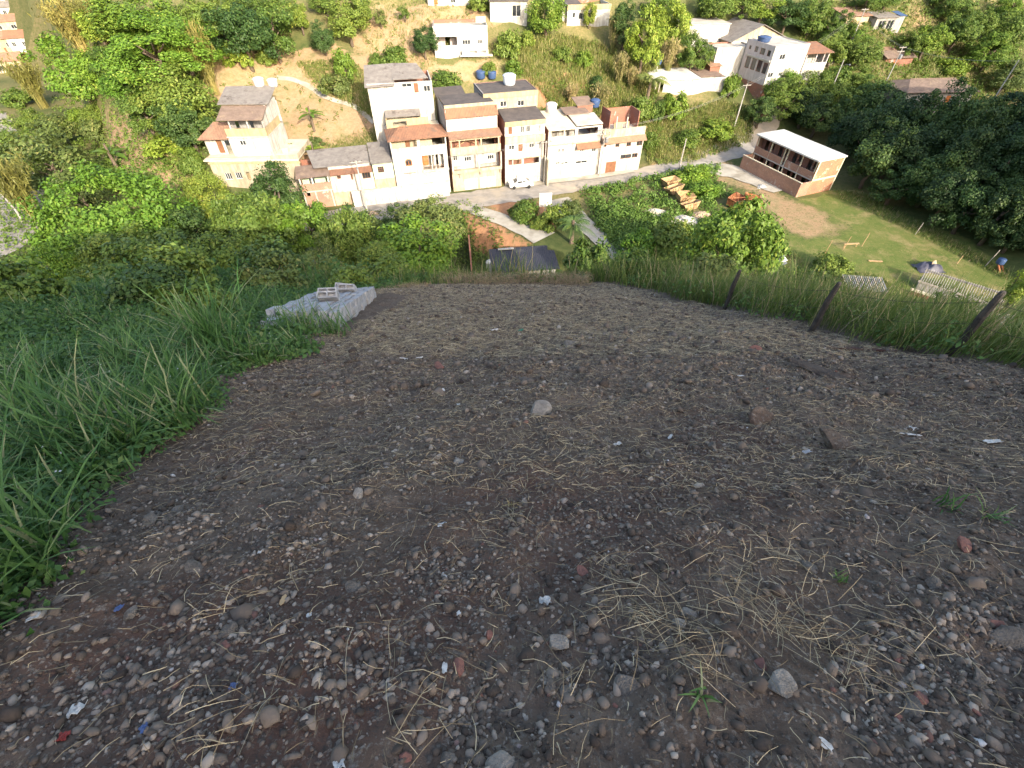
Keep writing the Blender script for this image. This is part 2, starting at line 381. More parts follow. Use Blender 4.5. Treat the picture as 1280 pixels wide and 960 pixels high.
EARTH = [[(248,95),(275,68),(330,60),(435,62),(478,80),(478,150),(440,180),(380,215),(350,190),(330,130),(262,128)],
         [(440,45),(470,12),(560,0),(625,5),(625,30),(545,38),(540,70),(470,85)], [(540,72),(612,70),(640,98),(560,100),(500,110)],
         [(128,150),(165,140),(210,200),(215,245),(150,220)], [(470,80),(520,70),(545,75),(500,100)], [(812,180),(835,170),(850,205),(815,212)], [(1130,15),(1160,5),(1165,40),(1150,45)], [(1215,0),(1255,0),(1250,14),(1225,14)]]
RED = [[(655,95),(720,95),(770,135),(770,160),(690,150)], [(585,262),(600,268),(670,318),(600,322),(585,300)], [(600,250),(660,246),(700,268),(690,290),(640,275)]]
FIELD = [[(955,262),(1000,248),(1040,238),(1075,238),(1150,275),(1262,340),(1262,385),(1120,375),(1000,345),(950,300)]]
TRACK = [[(850,215),(905,195),(930,212),(1000,250),(1062,278),(1070,300),(1010,302),(965,282),(930,240)], [(1195,335),(1215,330),(1215,345)], [(1225,350),(1250,345),(1262,365),(1240,370)]]
def softmask(X, Y, polys, w=1.6):
    m = np.zeros(X.shape)
    for P in polys:
        P = wpoly(P); acc = 0
        for dx, dy in ((0,0),(w,0),(-w,0),(0,w),(0,-w),(w*.6,w*.6),(-w*.6,-w*.6)): acc = acc+inpoly(X+dx, Y+dy, P)
        m = np.maximum(m, acc/7.0)
    return m
def grid(xs, ys, Z):
    nx, ny = len(xs), len(ys); X, Y = np.meshgrid(xs, ys)
    V = np.stack([X.ravel(), Y.ravel(), Z.ravel()], 1)
    i = np.arange(nx*ny).reshape(ny, nx); F = np.stack([i[:-1,:-1].ravel(), i[:-1,1:].ravel(), i[1:,1:].ravel(), i[1:,:-1].ravel()], 1)
    return V, F
xs = np.concatenate([np.arange(-420,-130,10), np.arange(-130,-20,1.4), np.arange(-20,20,.5), np.arange(20,140,1.2), np.arange(140,430,10)])
ys = np.concatenate([np.arange(-70,-4,2), np.arange(-4,20,.4), np.arange(20,150,1.0), np.arange(150,520,8)])
gX, gY = np.meshgrid(xs, ys); gZ = T(gX, gY)
PX0, PX1, PY0, PY1 = -6.0, 7.5, -3.0, 15.6                          # the cleared lot
inn = sstep(PX0, PX0+.8, gX)*sstep(PX1, PX1-.8, gX)*sstep(PY0, PY0+.8, gY)*sstep(PY1, PY1-.8, gY)
V, F = grid(xs, ys, gZ-.35*inn)
fx, fy = gX.ravel(), gY.ravel()
jx = fx+fbm(fx, fy, 6, 3)*3; jy = fy+fbm(fx, fy, 6, 3, 7)*3
dry = np.clip(.5+1.6*fbm(fx, fy, 9, 4, 2), 0, 1)*(fy > 70)
tint = np.stack([np.maximum(softmask(jx, jy, EARTH), .66*(TKM := softmask(jx, jy, TRACK, 2.2))), softmask(jx, jy, RED, 1.2), softmask(jx, jy, FIELD, .8)*(1-.62*TKM), dry], 1)
m, t, o = newmat('land'); g = gpos(t); a = nd(t, 'Attribute', attribute_name='tint'); sp = nd(t, 'SeparateColor'); t.links.new(a.outputs['Color'], sp.inputs[0])
n1 = noise(t, .35, 6, .7, g); n2 = noise(t, 2.2, 6, .7, g); n3 = noise(t, .9, 6, .75, g)
und = mixc(t, ramp(t, n3, .35, .65), (.050,.075,.022), (.105,.115,.04))
und = mixc(t, a.outputs['Alpha'], und, mixc(t, ramp(t, n2, .35, .65), (.12,.13,.04), (.26,.20,.10)))
earth = mixc(t, ramp(t, n2, .3, .7), (.40,.275,.165), (.28,.18,.10)); earth = mixc(t, ramp(t, n1, .45, .6), earth, mixc(t, ramp(t, n3, .4, .6), (.34,.25,.14), (.19,.17,.075)))
red = mixc(t, ramp(t, n2, .3, .7), (.44,.24,.13), (.31,.16,.085))
tr = mixc(t, ramp(t, n3, .35, .65), (.36,.25,.15), (.28,.22,.11))
fld = mixc(t, ramp(t, n3, .38, .62), (.098,.138,.032), (.155,.165,.05)); fld = mixc(t, ramp(t, n1, .5, .68), fld, (.27,.22,.10))
def jag(ch, n):
    ad = nd(t, 'Math', operation='ADD'); t.links.new(sp.outputs[ch], ad.inputs[0]); sb = nd(t, 'Math', operation='SUBTRACT'); t.links.new(n, sb.inputs[0]); sb.inputs[1].default_value = .5
    t.links.new(sb.outputs[0], ad.inputs[1]); return ramp(t, ad.outputs[0], .40, .62)
col = mixc(t, jag(0, n2), und, earth); col = mixc(t, jag(2, n2), col, fld); col = mixc(t, jag(1, n2), col, red)
finish(t, o, col, .95, bump(t, n2, .5, .15), .15); M['land'] = m
o = fastmesh('hillside_ground', V, F, None, m, tint, True); tag(o, kind='structure')

# the cleared lot of dark soil
lx = np.arange(PX0, PX1, .055); ly = np.concatenate([np.arange(PY0, 6, .045), np.arange(6, PY1+.05, .09)])
lX, lY = np.meshgrid(lx, ly)
def lotbump(X, Y):
    c = fbm(X, Y, 1.3, 4, 3)
    return c*.12+np.maximum(fbm(X, Y, .28, 3, 11), -.1)*.075+fbm(X, Y, .10, 2, 17)*.030-.02*sstep(.1, .5, fbm(X, Y, .6, 2, 23))
def LZ(X, Y): return T(X, Y)+lotbump(X, Y)
edge = np.minimum.reduce([lX-PX0, PX1-.055-lX, lY-PY0, PY1-lY])
V, F = grid(lx, ly, LZ(lX, lY)-.30*sstep(.8, 0, edge))
m, t, o = newmat('lot_soil'); g = gpos(t)
a1 = noise(t, 1.1, 6, .65, g); a2 = noise(t, 7, 7, .75, g); a3 = noise(t, 45, 5, .75, g); a4 = noise(t, .5, 4, .6, g)
col = mixc(t, ramp(t, a2, .3, .7), (.062,.044,.034), (.160,.122,.093)); col = mixc(t, ramp(t, a1, .52, .72), col, (.190,.150,.115))
col = mixc(t, ramp(t, a4, .54, .70), col, (.098,.060,.046)); sy = nd(t, 'SeparateXYZ'); t.links.new(g, sy.inputs[0])
vo = nd(t, 'TexVoronoi'); vo.inputs['Scale'].default_value = 42; t.links.new(g, vo.inputs['Vector']); vc = nd(t, 'SeparateColor'); t.links.new(vo.outputs['Color'], vc.inputs[0])
peb = mixc(t, ramp(t, vc.outputs[0], .2, 1), (.060,.050,.043), (.235,.21,.18)); col = mixc(t, ramp(t, a3, .50, .62), col, peb)
wv = noise(t, 26, 3, .6, None); mpn = nd(t, 'Mapping'); mpn.inputs['Scale'].default_value = (90, 12, 40); mpn.inputs['Rotation'].default_value = (0, 0, .6); t.links.new(g, mpn.inputs[0])
st = noise(t, 1.0, 4, .7, mpn.outputs[0]); col = mixc(t, ramp(t, st, .60, .70), col, (.22,.18,.125))
hh = nd(t, 'Math', operation='ADD'); t.links.new(a2, hh.inputs[0]); mu = nd(t, 'Math', operation='MULTIPLY'); t.links.new(a3, mu.inputs[0]); mu.inputs[1].default_value = .5; t.links.new(mu.outputs[0], hh.inputs[1])
finish(t, o, col, .97, bump(t, hh.outputs[0], .9, .035), .12); M['soil'] = m
o = fastmesh('lot_ground', V, F, None, m, None, True); tag(o, kind='structure')

# ---------------------------------------------------------------- road, lanes and yard
def strip(name, pts, widths, mat, lift=.07, step=1.2, lat=4):
    P = [np.array(p, float) for p in pts]; out = []; 
    for i in range(len(P)-1):
        n = max(1, int(np.linalg.norm(P[i+1]-P[i])/step))
        for k in range(n):
            f = k/n; out.append((P[i]*(1-f)+P[i+1]*f, widths[i]*(1-f)+widths[i+1]*f))
    out.append((P[-1], widths[-1])); V = []; n = len(out)
    sm = [sum(out[min(max(i+d, 0), n-1)][0] for d in (-2,-1,0,1,2))/5 for i in range(n)]
    for i in range(n):
        d = sm[min(i+1, n-1)]-sm[max(i-1, 0)]; d /= np.linalg.norm(d)+1e-9; nn = np.array((-d[1], d[0])); w = out[i][1]*(1+.06*math.sin(i*1.7)+.04*math.sin(i*3.1))
        for k in range(lat+1):
            q = sm[i]+nn*w*(k/lat-.5); V.append((q[0], q[1], 0))
    V = np.array(V); V[:, 2] = T(V[:, 0], V[:, 1])+lift
    i = np.arange(n*(lat+1)).reshape(n, lat+1); F = np.stack([i[:-1,:-1].ravel(), i[1:,:-1].ravel(), i[1:,1:].ravel(), i[:-1,1:].ravel()], 1)
    o = fastmesh(name, V, F, None, mat, None, True); return tag(o, kind='structure')
def ab(a, s): return (a*EX-s*EY, a*EY+s*EX)
strip('road', [ab(-34,73.2), ab(-22,73.6), ab(0,74.3), ab(20,74.7), ab(46,76.2), ab(58,78.5), ab(70,82), (52,106), (60,118), (72,128)], [5,5.4,5.8,6,4.6,5.2,6,5,4.5,4.5], M['asphalt'], .08)
strip('side_lane', [(7.0,76.5), (9.8,70), (12.2,64), (14.5,59), (16,55)], [4.2,3.4,3.0,3.0,2.6], M['concrete'], .13)
strip('access_ramp', [(-8.2,73.6), (-4.5,71), (0,67.4), (3.6,64.2), (5.2,62.4)], [3.2,3.0,3.2,4.0,4.4], M['concrete'], .14)
strip('concrete_yard', [ab(56,77.2), (39.5,88), (42.5,83.5), (45,78)], [4.5,6,4.5,2.2], M['concrete'], .12)
strip('pavement', [ab(21,77.0), ab(30,77.6), ab(38,77.3), ab(46,78.0)], [1.6,1.5,1.5,1.2], M['concrete'], .22)
strip('footpath', [tuple(at(*p)[:2]) for p in ((342,96),(365,98),(392,112),(420,128),(447,134),(470,156))], [.8,.7,.7,.7,.8,.8], M['concrete'], .10, .8)
strip('valley_road', [(-82,50), (-76,56), (-71.5,60.5), (-77,72), (-92,90), (-120,120)], [7,7,6.5,6,6,6], M['asphalt'], .08)
# ---------------------------------------------------------------- buildings
class House:
    """local frame: x along the front, y away from the street, z up; y=0 is the front"""
    def __init__(s, name, label, cat, x, y, z, deg, group=None):
        s.o = np.array((x, y, z), float); s.a = R(deg); s.root = thing(name, label, cat, (x, y, z), s.a, group)
        s.e = np.array((math.cos(s.a), math.sin(s.a))); s.n = np.array((-math.sin(s.a), math.cos(s.a)))
    def loc(s, px, py, yl=0.0):
        d = ray(px, py); t = (s.o[:2] @ s.n+yl)/(d[:2] @ s.n); p = d*t
        return float((p[:2]-s.o[:2]) @ s.e), float(p[2]-s.o[2])
    def rect(s, zr, x0, y0, x1, y1, yl=0.0):
        """an opening picked in an enlarged view zr=(left, top, scale)"""
        cx, cy = (x0+x1)/2, (y0+y1)/2; q = lambda x, y: s.loc(zr[0]+x/zr[2], zr[1]+y/zr[2], yl)
        return (q(x0, cy)[0], q(x1, cy)[0], q(cx, y1)[1], q(cx, y0)[1])
    def z(s, zr, x, y, yl=0.0): return s.loc(zr[0]+x/zr[2], zr[1]+y/zr[2], yl)[1]
    def x(s, zr, x, y, yl=0.0): return s.loc(zr[0]+x/zr[2], zr[1]+y/zr[2], yl)[0]
    def box(s, name, mat, *b): return MB().box(*b).build(name, mat, s.root)
    def window(s, r, y=.08, mull=1, fm='frame_white', bars=0, glass='glass'):
        x0, x1, z0, z1 = r; f = .06; m = MB()
        m.box(x0, x1, y, y+.06, z0, z0+f).box(x0, x1, y, y+.06, z1-f, z1).box(x0, x0+f, y, y+.06, z0+f, z1-f).box(x1-f, x1, y, y+.06, z0+f, z1-f)
        for k in range(mull):
            c = x0+(x1-x0)*(k+1)/(mull+1); m.box(c-.025, c+.025, y, y+.06, z0+f, z1-f)
        for k in range(bars):
            c = z0+(z1-z0)*(k+1)/(bars+1); m.box(x0+f, x1-f, y+.01, y+.05, c-.02, c+.02)
        w = m.build('window', M[fm], s.root); MB().box(x0+f, x1-f, y+.07, y+.09, z0+f, z1-f).build('pane', M[glass], w); return w
    def door(s, r, y=.08, mat='door_orange'):
        x0, x1, z0, z1 = r; d = MB().box(x0, x1, y, y+.05, z0, z1).box(x0+.1, x1-.1, y-.015, y+.0, z0+.15, z0+(z1-z0)*.45).box(x0+.1, x1-.1, y-.015, y, z0+(z1-z0)*.55, z1-.12).build('door', M[mat], s.root)
        MB().bar((x1-.1, y-.06, z0+(z1-z0)*.48), (x1-.1, y-.015, z0+(z1-z0)*.48), .03).build('handle', M['iron'], d); return d
    def shell(s, W_, D, z0, z1, left='brick_dark', right='brick_dark', back='brick_dark', x0=0.0, y0=0.0, t=.16):
        MB().box(x0, x0+t, y0+.2, D, z0, z1).build('side_wall', M[left], s.root); MB().box(x0+W_-t, x0+W_, y0+.2, D, z0, z1).build('side_wall', M[right], s.root)
        MB().box(x0+t, x0+W_-t, D-t, D, z0, z1).build('back_wall', M[back], s.root)
    def rail(s, x0, x1, z0, z1, y=.03, mat='iron', step=.16):
        m = MB().bar((x0, y, z1), (x1, y, z1), .025).bar((x0, y, z0+.05), (x1, y, z0+.05), .02)
        k = x0
        while k < x1: m.bar((k, y, z0), (k, y, z1), .014, n=4); k += step
        return m.build('railing', M[mat], s.root)
    def gable(s, name, mat, x0, x1, y0, y1, z0, rise, hip=0.0, over=.3, t=.09):
        """ridge along x, hipped ends when hip > 0"""
        ym = (y0+y1)/2; a = x0-over; b = x1+over; c = y0-over; d = y1+over; m = MB(); zr = z0+rise
        m.sheet([(a,c,z0),(b,c,z0),(b-hip,ym,zr),(a+hip,ym,zr)], t); m.sheet([(b,d,z0),(a,d,z0),(a+hip,ym,zr),(b-hip,ym,zr)], t)
        if hip > 0:
            m.add([(a,d,z0-.01),(a,c,z0-.01),(a+hip,ym,zr-.01)], [(0,1,2)]); m.add([(b,c,z0-.01),(b,d,z0-.01),(b-hip,ym,zr-.01)], [(0,1,2)])
        else:
            m.add([(x0,c,z0-t),(x0,d,z0-t),(x0,ym,zr-t)], [(0,1,2)]); m.add([(x1,c,z0-t),(x1,d,z0-t),(x1,ym,zr-t)], [(0,2,1)])
        r = m.build(name, M[mat], s.root); MB().bar((a+hip, ym, zr+.02), (b-hip, ym, zr+.02), .10).build('ridge', M[mat], r); return r
def tank(px, py, w, label, mat='tank_blue', zg=None, p=None, h=None):
    p = np.array(p) if p is not None else at(px, py, zg); r = w*m_per_px(p)/2
    o = thing('water_tank', label, 'water tank', p, 0, 'rooftop and hillside water tanks'); h = h or r*1.5
    MB().lathe([(r*.80,0),(r*.9,h*.15),(r*.94,h*.4),(r,h*.72),(r,h*.8)], 16).build('tank_body', M[mat], o, True)
    MB().lathe([(r*1.06,h*.8),(r*1.06,h*.86),(r*.7,h*1.0),(r*.25,h*1.04)], 16).build('lid', M[mat], o, True); return o

S0 = 78.4; R1 = (470,140,7.53); R2 = (610,110,6.4); R3 = (440,60,4.8); R6 = (360,170,8.0)
def rowhouse(name, label, a, z=-34.4, cat='house'):
    x, y = ab(a, S0); return House(name, label, cat, x, y, z, 16)
# -- first house of the row: white, clay tiles
h = rowhouse('row_house', 'white three-level house under clay tiles, with an arched brown window, left end of row', 3.2); Wd, D = 8.6, 8.0
zt = h.z(R1,400,250); vb = h.z(R1,400,330); vf = h.z(R1,400,395); gf = h.z(R1,420,575); gl = h.z(R1,420,662)
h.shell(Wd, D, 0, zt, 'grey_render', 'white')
arch = h.rect(R1,275,445,340,507); bal = h.rect(R1,437,402,640,535); sl1 = h.rect(R1,255,572,375,582); sl2 = h.rect(R1,470,550,590,562)
W1 = MB(); W1.wall(0, Wd, 0, vb, 0, .2, [(arch[0],arch[1],arch[2],arch[3]-.35), (arch[0]+.12,arch[1]-.12,arch[3]-.35,arch[3]-.1), bal, sl1, sl2])
W1.box(0, Wd, -.02, .24, vb, vb+.07); W1.build('front_wall', M['white'], h.root)
for xx in (0.0, h.x(R1,385,300), h.x(R1,402,300), Wd-.2): MB().box(xx, xx+.2, .005, .2, vb+.07, zt).build('column', M['white'], h.root)
MB().wall(.16, Wd-.16, vf, zt, 1.5, 1.62, [h.rect(R1,275,268,318,330,1.5), (h.x(R1,530,300,1.5), Wd-.4, vf+.2, zt-.4)]).build('veranda_wall', M['cream'], h.root)
h.door((h.x(R1,277,300,1.5), h.x(R1,316,300,1.5), vf, zt-.35), 1.52, 'frame_brown')
h.box('floor_slab', M['slab'], .16, Wd-.16, .2, D-.16, vf-.14, vf); h.box('floor_slab', M['slab'], .16, Wd-.16, .2, D-.16, gf-.1, gf+.04)
aw = MB(); n = 9; cx = (arch[0]+arch[1])/2; rw = (arch[1]-arch[0])/2
aw.wall(arch[0], arch[1], arch[2], arch[3]-.35, -.03, .05, [(arch[0]+.12,cx-.04,arch[2]+.1,arch[3]-.35),(cx+.04,arch[1]-.12,arch[2]+.1,arch[3]-.35)])
for k in range(n):
    t0, t1 = math.pi*k/n, math.pi*(k+1)/n
    aw.hexa([(cx+rw*math.cos(t0),-.03,arch[3]-.35+.45*math.sin(t0)),(cx+rw*math.cos(t1),-.03,arch[3]-.35+.45*math.sin(t1)),(cx+rw*.75*math.cos(t1),-.03,arch[3]-.35+.3*math.sin(t1)),(cx+rw*.75*math.cos(t0),-.03,arch[3]-.35+.3*math.sin(t0))],
            [(cx+rw*math.cos(t0),.05,arch[3]-.35+.45*math.sin(t0)),(cx+rw*math.cos(t1),.05,arch[3]-.35+.45*math.sin(t1)),(cx+rw*.75*math.cos(t1),.05,arch[3]-.35+.3*math.sin(t1)),(cx+rw*.75*math.cos(t0),.05,arch[3]-.35+.3*math.sin(t0))])
w = aw.build('window', M['door_orange'], h.root); MB().box(arch[0]+.12, arch[1]-.12, .07, .09, arch[2], arch[3]-.1).build('pane', M['glass'], w)
MB().wall(bal[0]-.2, Wd-.16, bal[2]-.1, bal[3]+.1, 1.2, 1.3, [h.rect(R1,505,410,535,500,1.2), h.rect(R1,560,405,585,495,1.2)]).build('balcony_wall', M['white'], h.root)
h.door(h.rect(R1,440,412,495,500,.5), .5); 
for q in (520,555,590): xx = h.x(R1,q,450); MB().box(xx, xx+.14, .02, .16, bal[2], bal[3]).build('column', M['white'], h.root)
h.rail(bal[0], bal[1], bal[2]-.0, bal[2]+.5, .05, 'frame_brown'); h.box('balcony_slab', M['white'], bal[0]-.1, Wd+.02, -.45, -.003, bal[2]-.22, bal[2]-.02)
h.gable('roof', 'tile', 0, Wd, 0, 5.2, zt+.06, 1.0, 2.2, .35)
b = MB(); b.wall(.2, Wd*.8, zt-.2, zt+1.3, 5.6, 5.75, [(1.2,3.4,zt+.3,zt+1.0)]); b.build('terrace_wall', M['yellow'], h.root); h.box('terrace_slab', M['slab_pale'], .16, Wd-.2, 5.35, D, zt-.2, zt)
# low street wall in front of the first house
fw = House('boundary_wall', 'long white street wall below the house with the arched window', 'wall', *ab(-4.0,77.0), -34.3, 16)
MB().wall(0, 15.4, 0, 2.7, 0, .2, [(8.6,9.6,.1,2.1)]).box(-.03, 15.43, -.04, .24, 2.7, 2.8).build('wall_face', M['white'], fw.root); fw.door((8.6,9.6,.1,2.1), .07, 'frame_white')
# -- second house
h = rowhouse('row_house', 'cream three-level house with ironwork balcony over two pale garage doors', 12.3); Wd = 8.3; D = 9.0
zt = h.z(R1,900,228); v1 = h.z(R1,900,262); v0 = h.z(R1,900,328); vf = h.z(R1,900,393); b1 = h.z(R1,930,545); b0 = h.z(R1,930,578); gt = h.z(R1,960,612)
h.shell(Wd, D, 0, zt, 'brick_dark', 'brick_dark')
wn = [h.rect(R1,*q) for q in ((720,432,778,470),(843,442,910,474),(1062,424,1125,455))]
wn = [(a_,b_,c_,d_) for a_,b_,c_,d_ in wn]
m = MB(); m.wall(0, Wd, b1, vf, 1.0, 1.18, [(q[0],q[1],q[2]-.2,q[3]) for q in wn]); m.build('balcony_wall', M['white'], h.root)
for q in wn: h.window((q[0],q[1],q[2]-.2,q[3]), 1.06, 2)
MB().box(0, Wd, 0, .2, vf, v0).box(-.02, Wd+.02, -.03, .22, v0, v0+.08).box(0, Wd, -.003, .2, v1, zt).build('front_wall', M['cream'], h.root)
for q in (700,780,935,985,1150): xx = min(max(h.x(R1,q,300), 0), Wd-.2); MB().box(xx, xx+.2, .01, .19, v0+.08, v1).build('column', M['cream'], h.root)
MB().wall(.16, Wd-.16, vf, zt-.1, 2.2, 2.32, [(Wd*.62,Wd-.5,vf+.3,v1-.3)]).build('veranda_wall', M['brick_dark'], h.root)
MB().bar((1.0,1.4,v0-.3),(4.6,2.1,v1-.1),.06).bar((1.8,1.9,v1-.15),(5.0,1.5,v0-.2),.05).build('leaning_timber', M['skip_yellow'], h.root)
h.box('floor_slab', M['slab'], .16, Wd-.16, .2, D-.2, vf-.14, vf-.003); h.box('balcony_slab', M['cream'], 0, Wd, -.5, 1.0, b1-.16, b1); h.box('roof_slab', M['slab'], .16, Wd-.16, .2, D-.2, zt-.16, zt-.02)
MB().box(0, Wd, -.5, -.38, b1, b1+.35).build('balcony_parapet', M['cream'], h.root)
for x0, x1 in ((.1,1.5),(4.7,8.0)): h.rail(x0, x1, b1+.35, b1+1.0, -.44, 'iron', .13)
for q in (.0, 4.35, Wd-.22): MB().box(q, q+.22, -.5, -.3, b1+.35, vf).build('column', M['white'], h.root)
for q in (780,975,1165): xx = min(h.x(R1,q,575), Wd-.2); MB().hexa([(xx,-.02,b0-.5),(xx+.22,-.02,b0-.5),(xx+.22,.03,b0-.5),(xx,.03,b0-.5)], [(xx,-.45,b1-.16),(xx+.22,-.45,b1-.16),(xx+.22,.03,b1-.16),(xx,.03,b1-.16)]).build('bracket', M['wood_grey'], h.root)
gd = [(1.9,4.25,.1,gt-.1), (4.6,7.4,.1,gt-.1)]
MB().wall(0, Wd, 0, b1-.16, .0, .2, gd).build('garage_wall', M['cream'], h.root)
for q in gd:
    m = MB()
    for k in range(8): xx = q[0]+(q[1]-q[0])*k/8; m.box(xx+.01, xx+(q[1]-q[0])/8-.01, .07, .11, q[2], q[3])
    m.build('garage_door', M['white'], h.root)
m = MB(); m.sheet([(-.1,-.7,zt+.0),(Wd+.1,-.7,zt+.0),(Wd+.1,1.6,zt+.45),(-.1,1.6,zt+.45)], .08); m.build('lower_roof', M['tile_old'], h.root)
u1 = h.z(R3,680,415,1.6); u2 = h.z(R3,680,365,1.6); uw = [h.rect(R3,*q,1.6) for q in ((580,415,632,430),(683,412,697,445),(742,403,790,418))]
MB().wall(0, Wd-.1, zt, u1+.1, 1.6, 1.78, uw).build('upper_wall', M['white'], h.root)
for q in uw: h.window(q, 1.66, 2)
MB().box(0, .15, 1.8, D, zt, u2).build('side_wall', M['grey_render'], h.root); MB().box(Wd-.25, Wd-.1, 1.8, D, zt, u2).build('side_wall', M['brick_dark'], h.root)
MB().sheet([(-.1,1.2,u1+.05),(Wd,1.2,u1+.05),(Wd,2.2,u2+.1),(-.1,2.2,u2+.1)], .08).build('tile_skirt', M['tile'], h.root)
MB().box(0, Wd-.1, 2.2, 2.36, u1+.1, u2+.5).build('roof_parapet', M['cream'], h.root); MB().sheet([(.15,2.36,u2+.35),(Wd-.25,2.36,u2+.35),(Wd-.25,D,u2+.2),(.15,D,u2+.2)], .06).build('roof', M['tarred'], h.root)
# -- third house
h = rowhouse('row_house', 'narrow white house with stacked small windows above the white car', 21.3); Wd = 6.7; D = 8.5
zt = h.z(R2,280,258); p0 = h.z(R2,280,296); f3b = h.z(R2,280,378); f2t = h.z(R2,280,432); f2b = h.z(R2,290,515); f1t = h.z(R2,280,562); f1b = h.z(R2,280,622)
o3 = [h.rect(R2,*q) for q in ((163,313,193,370),(262,307,290,360),(305,303,338,355),(402,295,422,350))]; o2 = [h.rect(R2,*q) for q in ((168,460,212,495),(243,450,277,507),(330,443,370,478),(408,428,426,492))]
o1 = [h.rect(R2,*q) for q in ((163,572,195,618),(203,572,270,612),(287,556,408,603))]
h.shell(Wd, D, 0, zt, 'brick_dark', 'brick_dark'); clampw = lambda q: (max(q[0],.25), min(q[1],Wd-.25), q[2], q[3])
o3 = [clampw(q) for q in o3]; o2 = [clampw(q) for q in o2]; o1 = [clampw(q) for q in o1]
MB().wall(0, Wd, 0, p0, 0, .2, o3+o2+o1).build('front_wall', M['white'], h.root); MB().box(0, Wd, -.25, .2, p0+.002, zt).build('roof_parapet', M['yellow'], h.root)
MB().box(-.02, Wd+.02, -.35, -.003, f2t, f3b).box(-.02, Wd+.02, -.12, -.003, f1t, f1t+.12).build('balcony_parapet', M['cream'], h.root)
for i, q in enumerate(o3+o2):
    if i in (0, 5): h.door(q, .1, 'frame_brown')
    else: h.window(q, .1, 1)
h.rail(o1[1][0], o1[1][1], o1[1][2], o1[1][3], .06, 'skip_yellow', .2); h.box('recess_wall', M['brick_dark'], .16, Wd-.16, 1.6, 1.75, f1b-.4, f1t+.1)
for z_ in (f1b-.5, f2b-.15, f3b-.1): h.box('floor_slab', M['slab'], .16, Wd-.16, .2, D-.2, z_-.12, z_)
MB().sheet([(-.05,-.25,zt+.02),(Wd+.05,-.25,zt+.02),(Wd-.1,4.6,zt+.6),(.1,4.6,zt+.6)], .07).build('roof', M['tarred'], h.root)
MB().bar((2.0,-.06,.2),(2.0,-.06,2.0),.06).build('drain_pipe', M['metal_grey'], h.root)
MB().box(Wd+.05, Wd+.3, -2.2, .1, 0, f1t).build('gate_pillar', M['cream'], h.root)
# -- taller house behind it
x, y = ab(19.3, S0+5.6); h = House('upper_house', 'cream house with black flat roof and two windows rising behind the narrow white house', 'house', x, y, -33.5, 16); Wd = 9.2; D = 7
zt = h.z(R2,180,32); pz = h.z(R2,180,72); w2 = [h.rect(R2,97,105,150,150), h.rect(R2,237,98,290,145)]
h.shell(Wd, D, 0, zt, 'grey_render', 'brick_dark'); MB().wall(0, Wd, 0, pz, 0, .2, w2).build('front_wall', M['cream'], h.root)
MB().box(-.03, Wd+.03, -.15, .2, pz+.002, zt).build('roof_parapet', M['yellow'], h.root)
for q in w2: h.window(q, .08, 1)
MB().box(-.05, Wd+.05, .2, D+.1, zt-.2, zt-.06).build('roof', M['tarred'], h.root)
tank(0, 0, 16, 'silver domed water tank on the black flat roof of the cream house', 'tank_pale', p=(h.o[0]+5.6*h.e[0]+4.5*h.n[0], h.o[1]+5.6*h.e[1]+4.5*h.n[1], -33.5+zt-.06))
# -- fourth house
h = rowhouse('row_house', 'wide white house with pale sloping cement roof and brick side wall facing the signboard', 28.7, -34.6); Wd = 9.5; D = 10
zt = h.z(R2,600,322); o0 = h.z(R2,600,392); pb = h.z(R2,600,450); lf = [h.rect(R2,510,338,606,388), h.rect(R2,617,335,697,385)]; rf = h.rect(R2,722,305,880,368)
fl = [h.rect(R2,*q) for q in ((540,594,572,612),(585,594,640,610),(702,582,792,604),(562,486,582,518),(590,484,610,516),(735,480,770,508),(832,476,866,510))]
h.shell(Wd, D, 0, zt, 'brick', 'brick_dark'); MB().wall(0, Wd, 0, zt-.1, 0, .2, fl+lf+[(rf[0],min(rf[1],Wd-.2),rf[2],min(rf[3],zt-.3)), (4.6,6.6,0.1,2.2)]).build('front_wall', M['white'], h.root)
for q in fl: h.window(q, .1, 1)
MB().wall(.16, Wd-.16, pb, zt-.2, 2.4, 2.5, [(5.5,8.5,pb+.2,zt-.7)]).build('veranda_wall', M['grey_render'], h.root); h.door((4.6,6.6,.1,2.2), .1, 'frame_white')
for z_ in (pb-.05, h.z(R2,600,590)+.2): h.box('floor_slab', M['slab'], .16, Wd-.16, .2, D-.2, z_-.14, z_)
MB().box(-.03, Wd+.03, -.14, -.003, pb-.08, pb+.08).build('ledge', M['cream'], h.root)
MB().sheet([(-.15,-.5,zt+.02),(4.7,-.5,zt+.02),(4.7,7.2,zt+.75),(-.15,7.2,zt+.75)], .16).build('roof', M['slab_pale'], h.root)
MB().sheet([(4.8,-.1,zt+.25),(Wd,-.1,zt+.25),(Wd,4.0,zt+.75),(4.8,4.0,zt+.75)], .14).build('roof', M['slab'], h.root)
MB().sheet([(4.2,3.6,zt+.9),(8.6,3.6,zt+.9),(8.6,6.6,zt+1.2),(4.2,6.6,zt+1.2)], .07).build('roof', M['fibre_brown'], h.root)
MB().sheet([(7.0,5.6,zt+1.5),(10.2,5.6,zt+1.5),(10.2,8.6,zt+2.1),(7.0,8.6,zt+2.1)], .07).build('roof', M['fibre_brown'], h.root)
MB().wall(7.2, 10.0, zt-.2, zt+1.4, 5.8, 5.95).box(9.85,10,5.95,8.4,zt-.2,zt+1.6).build('rooftop_wall', M['brick_dark'], h.root)
MB().sheet([(5.0,-.95,h.z(R2,800,470)),(9.4,-.95,h.z(R2,800,470)),(9.4,.0,h.z(R2,800,440)+.1),(5.0,.0,h.z(R2,800,440)+.1)], .08).build('tile_awning', M['tile'], h.root)
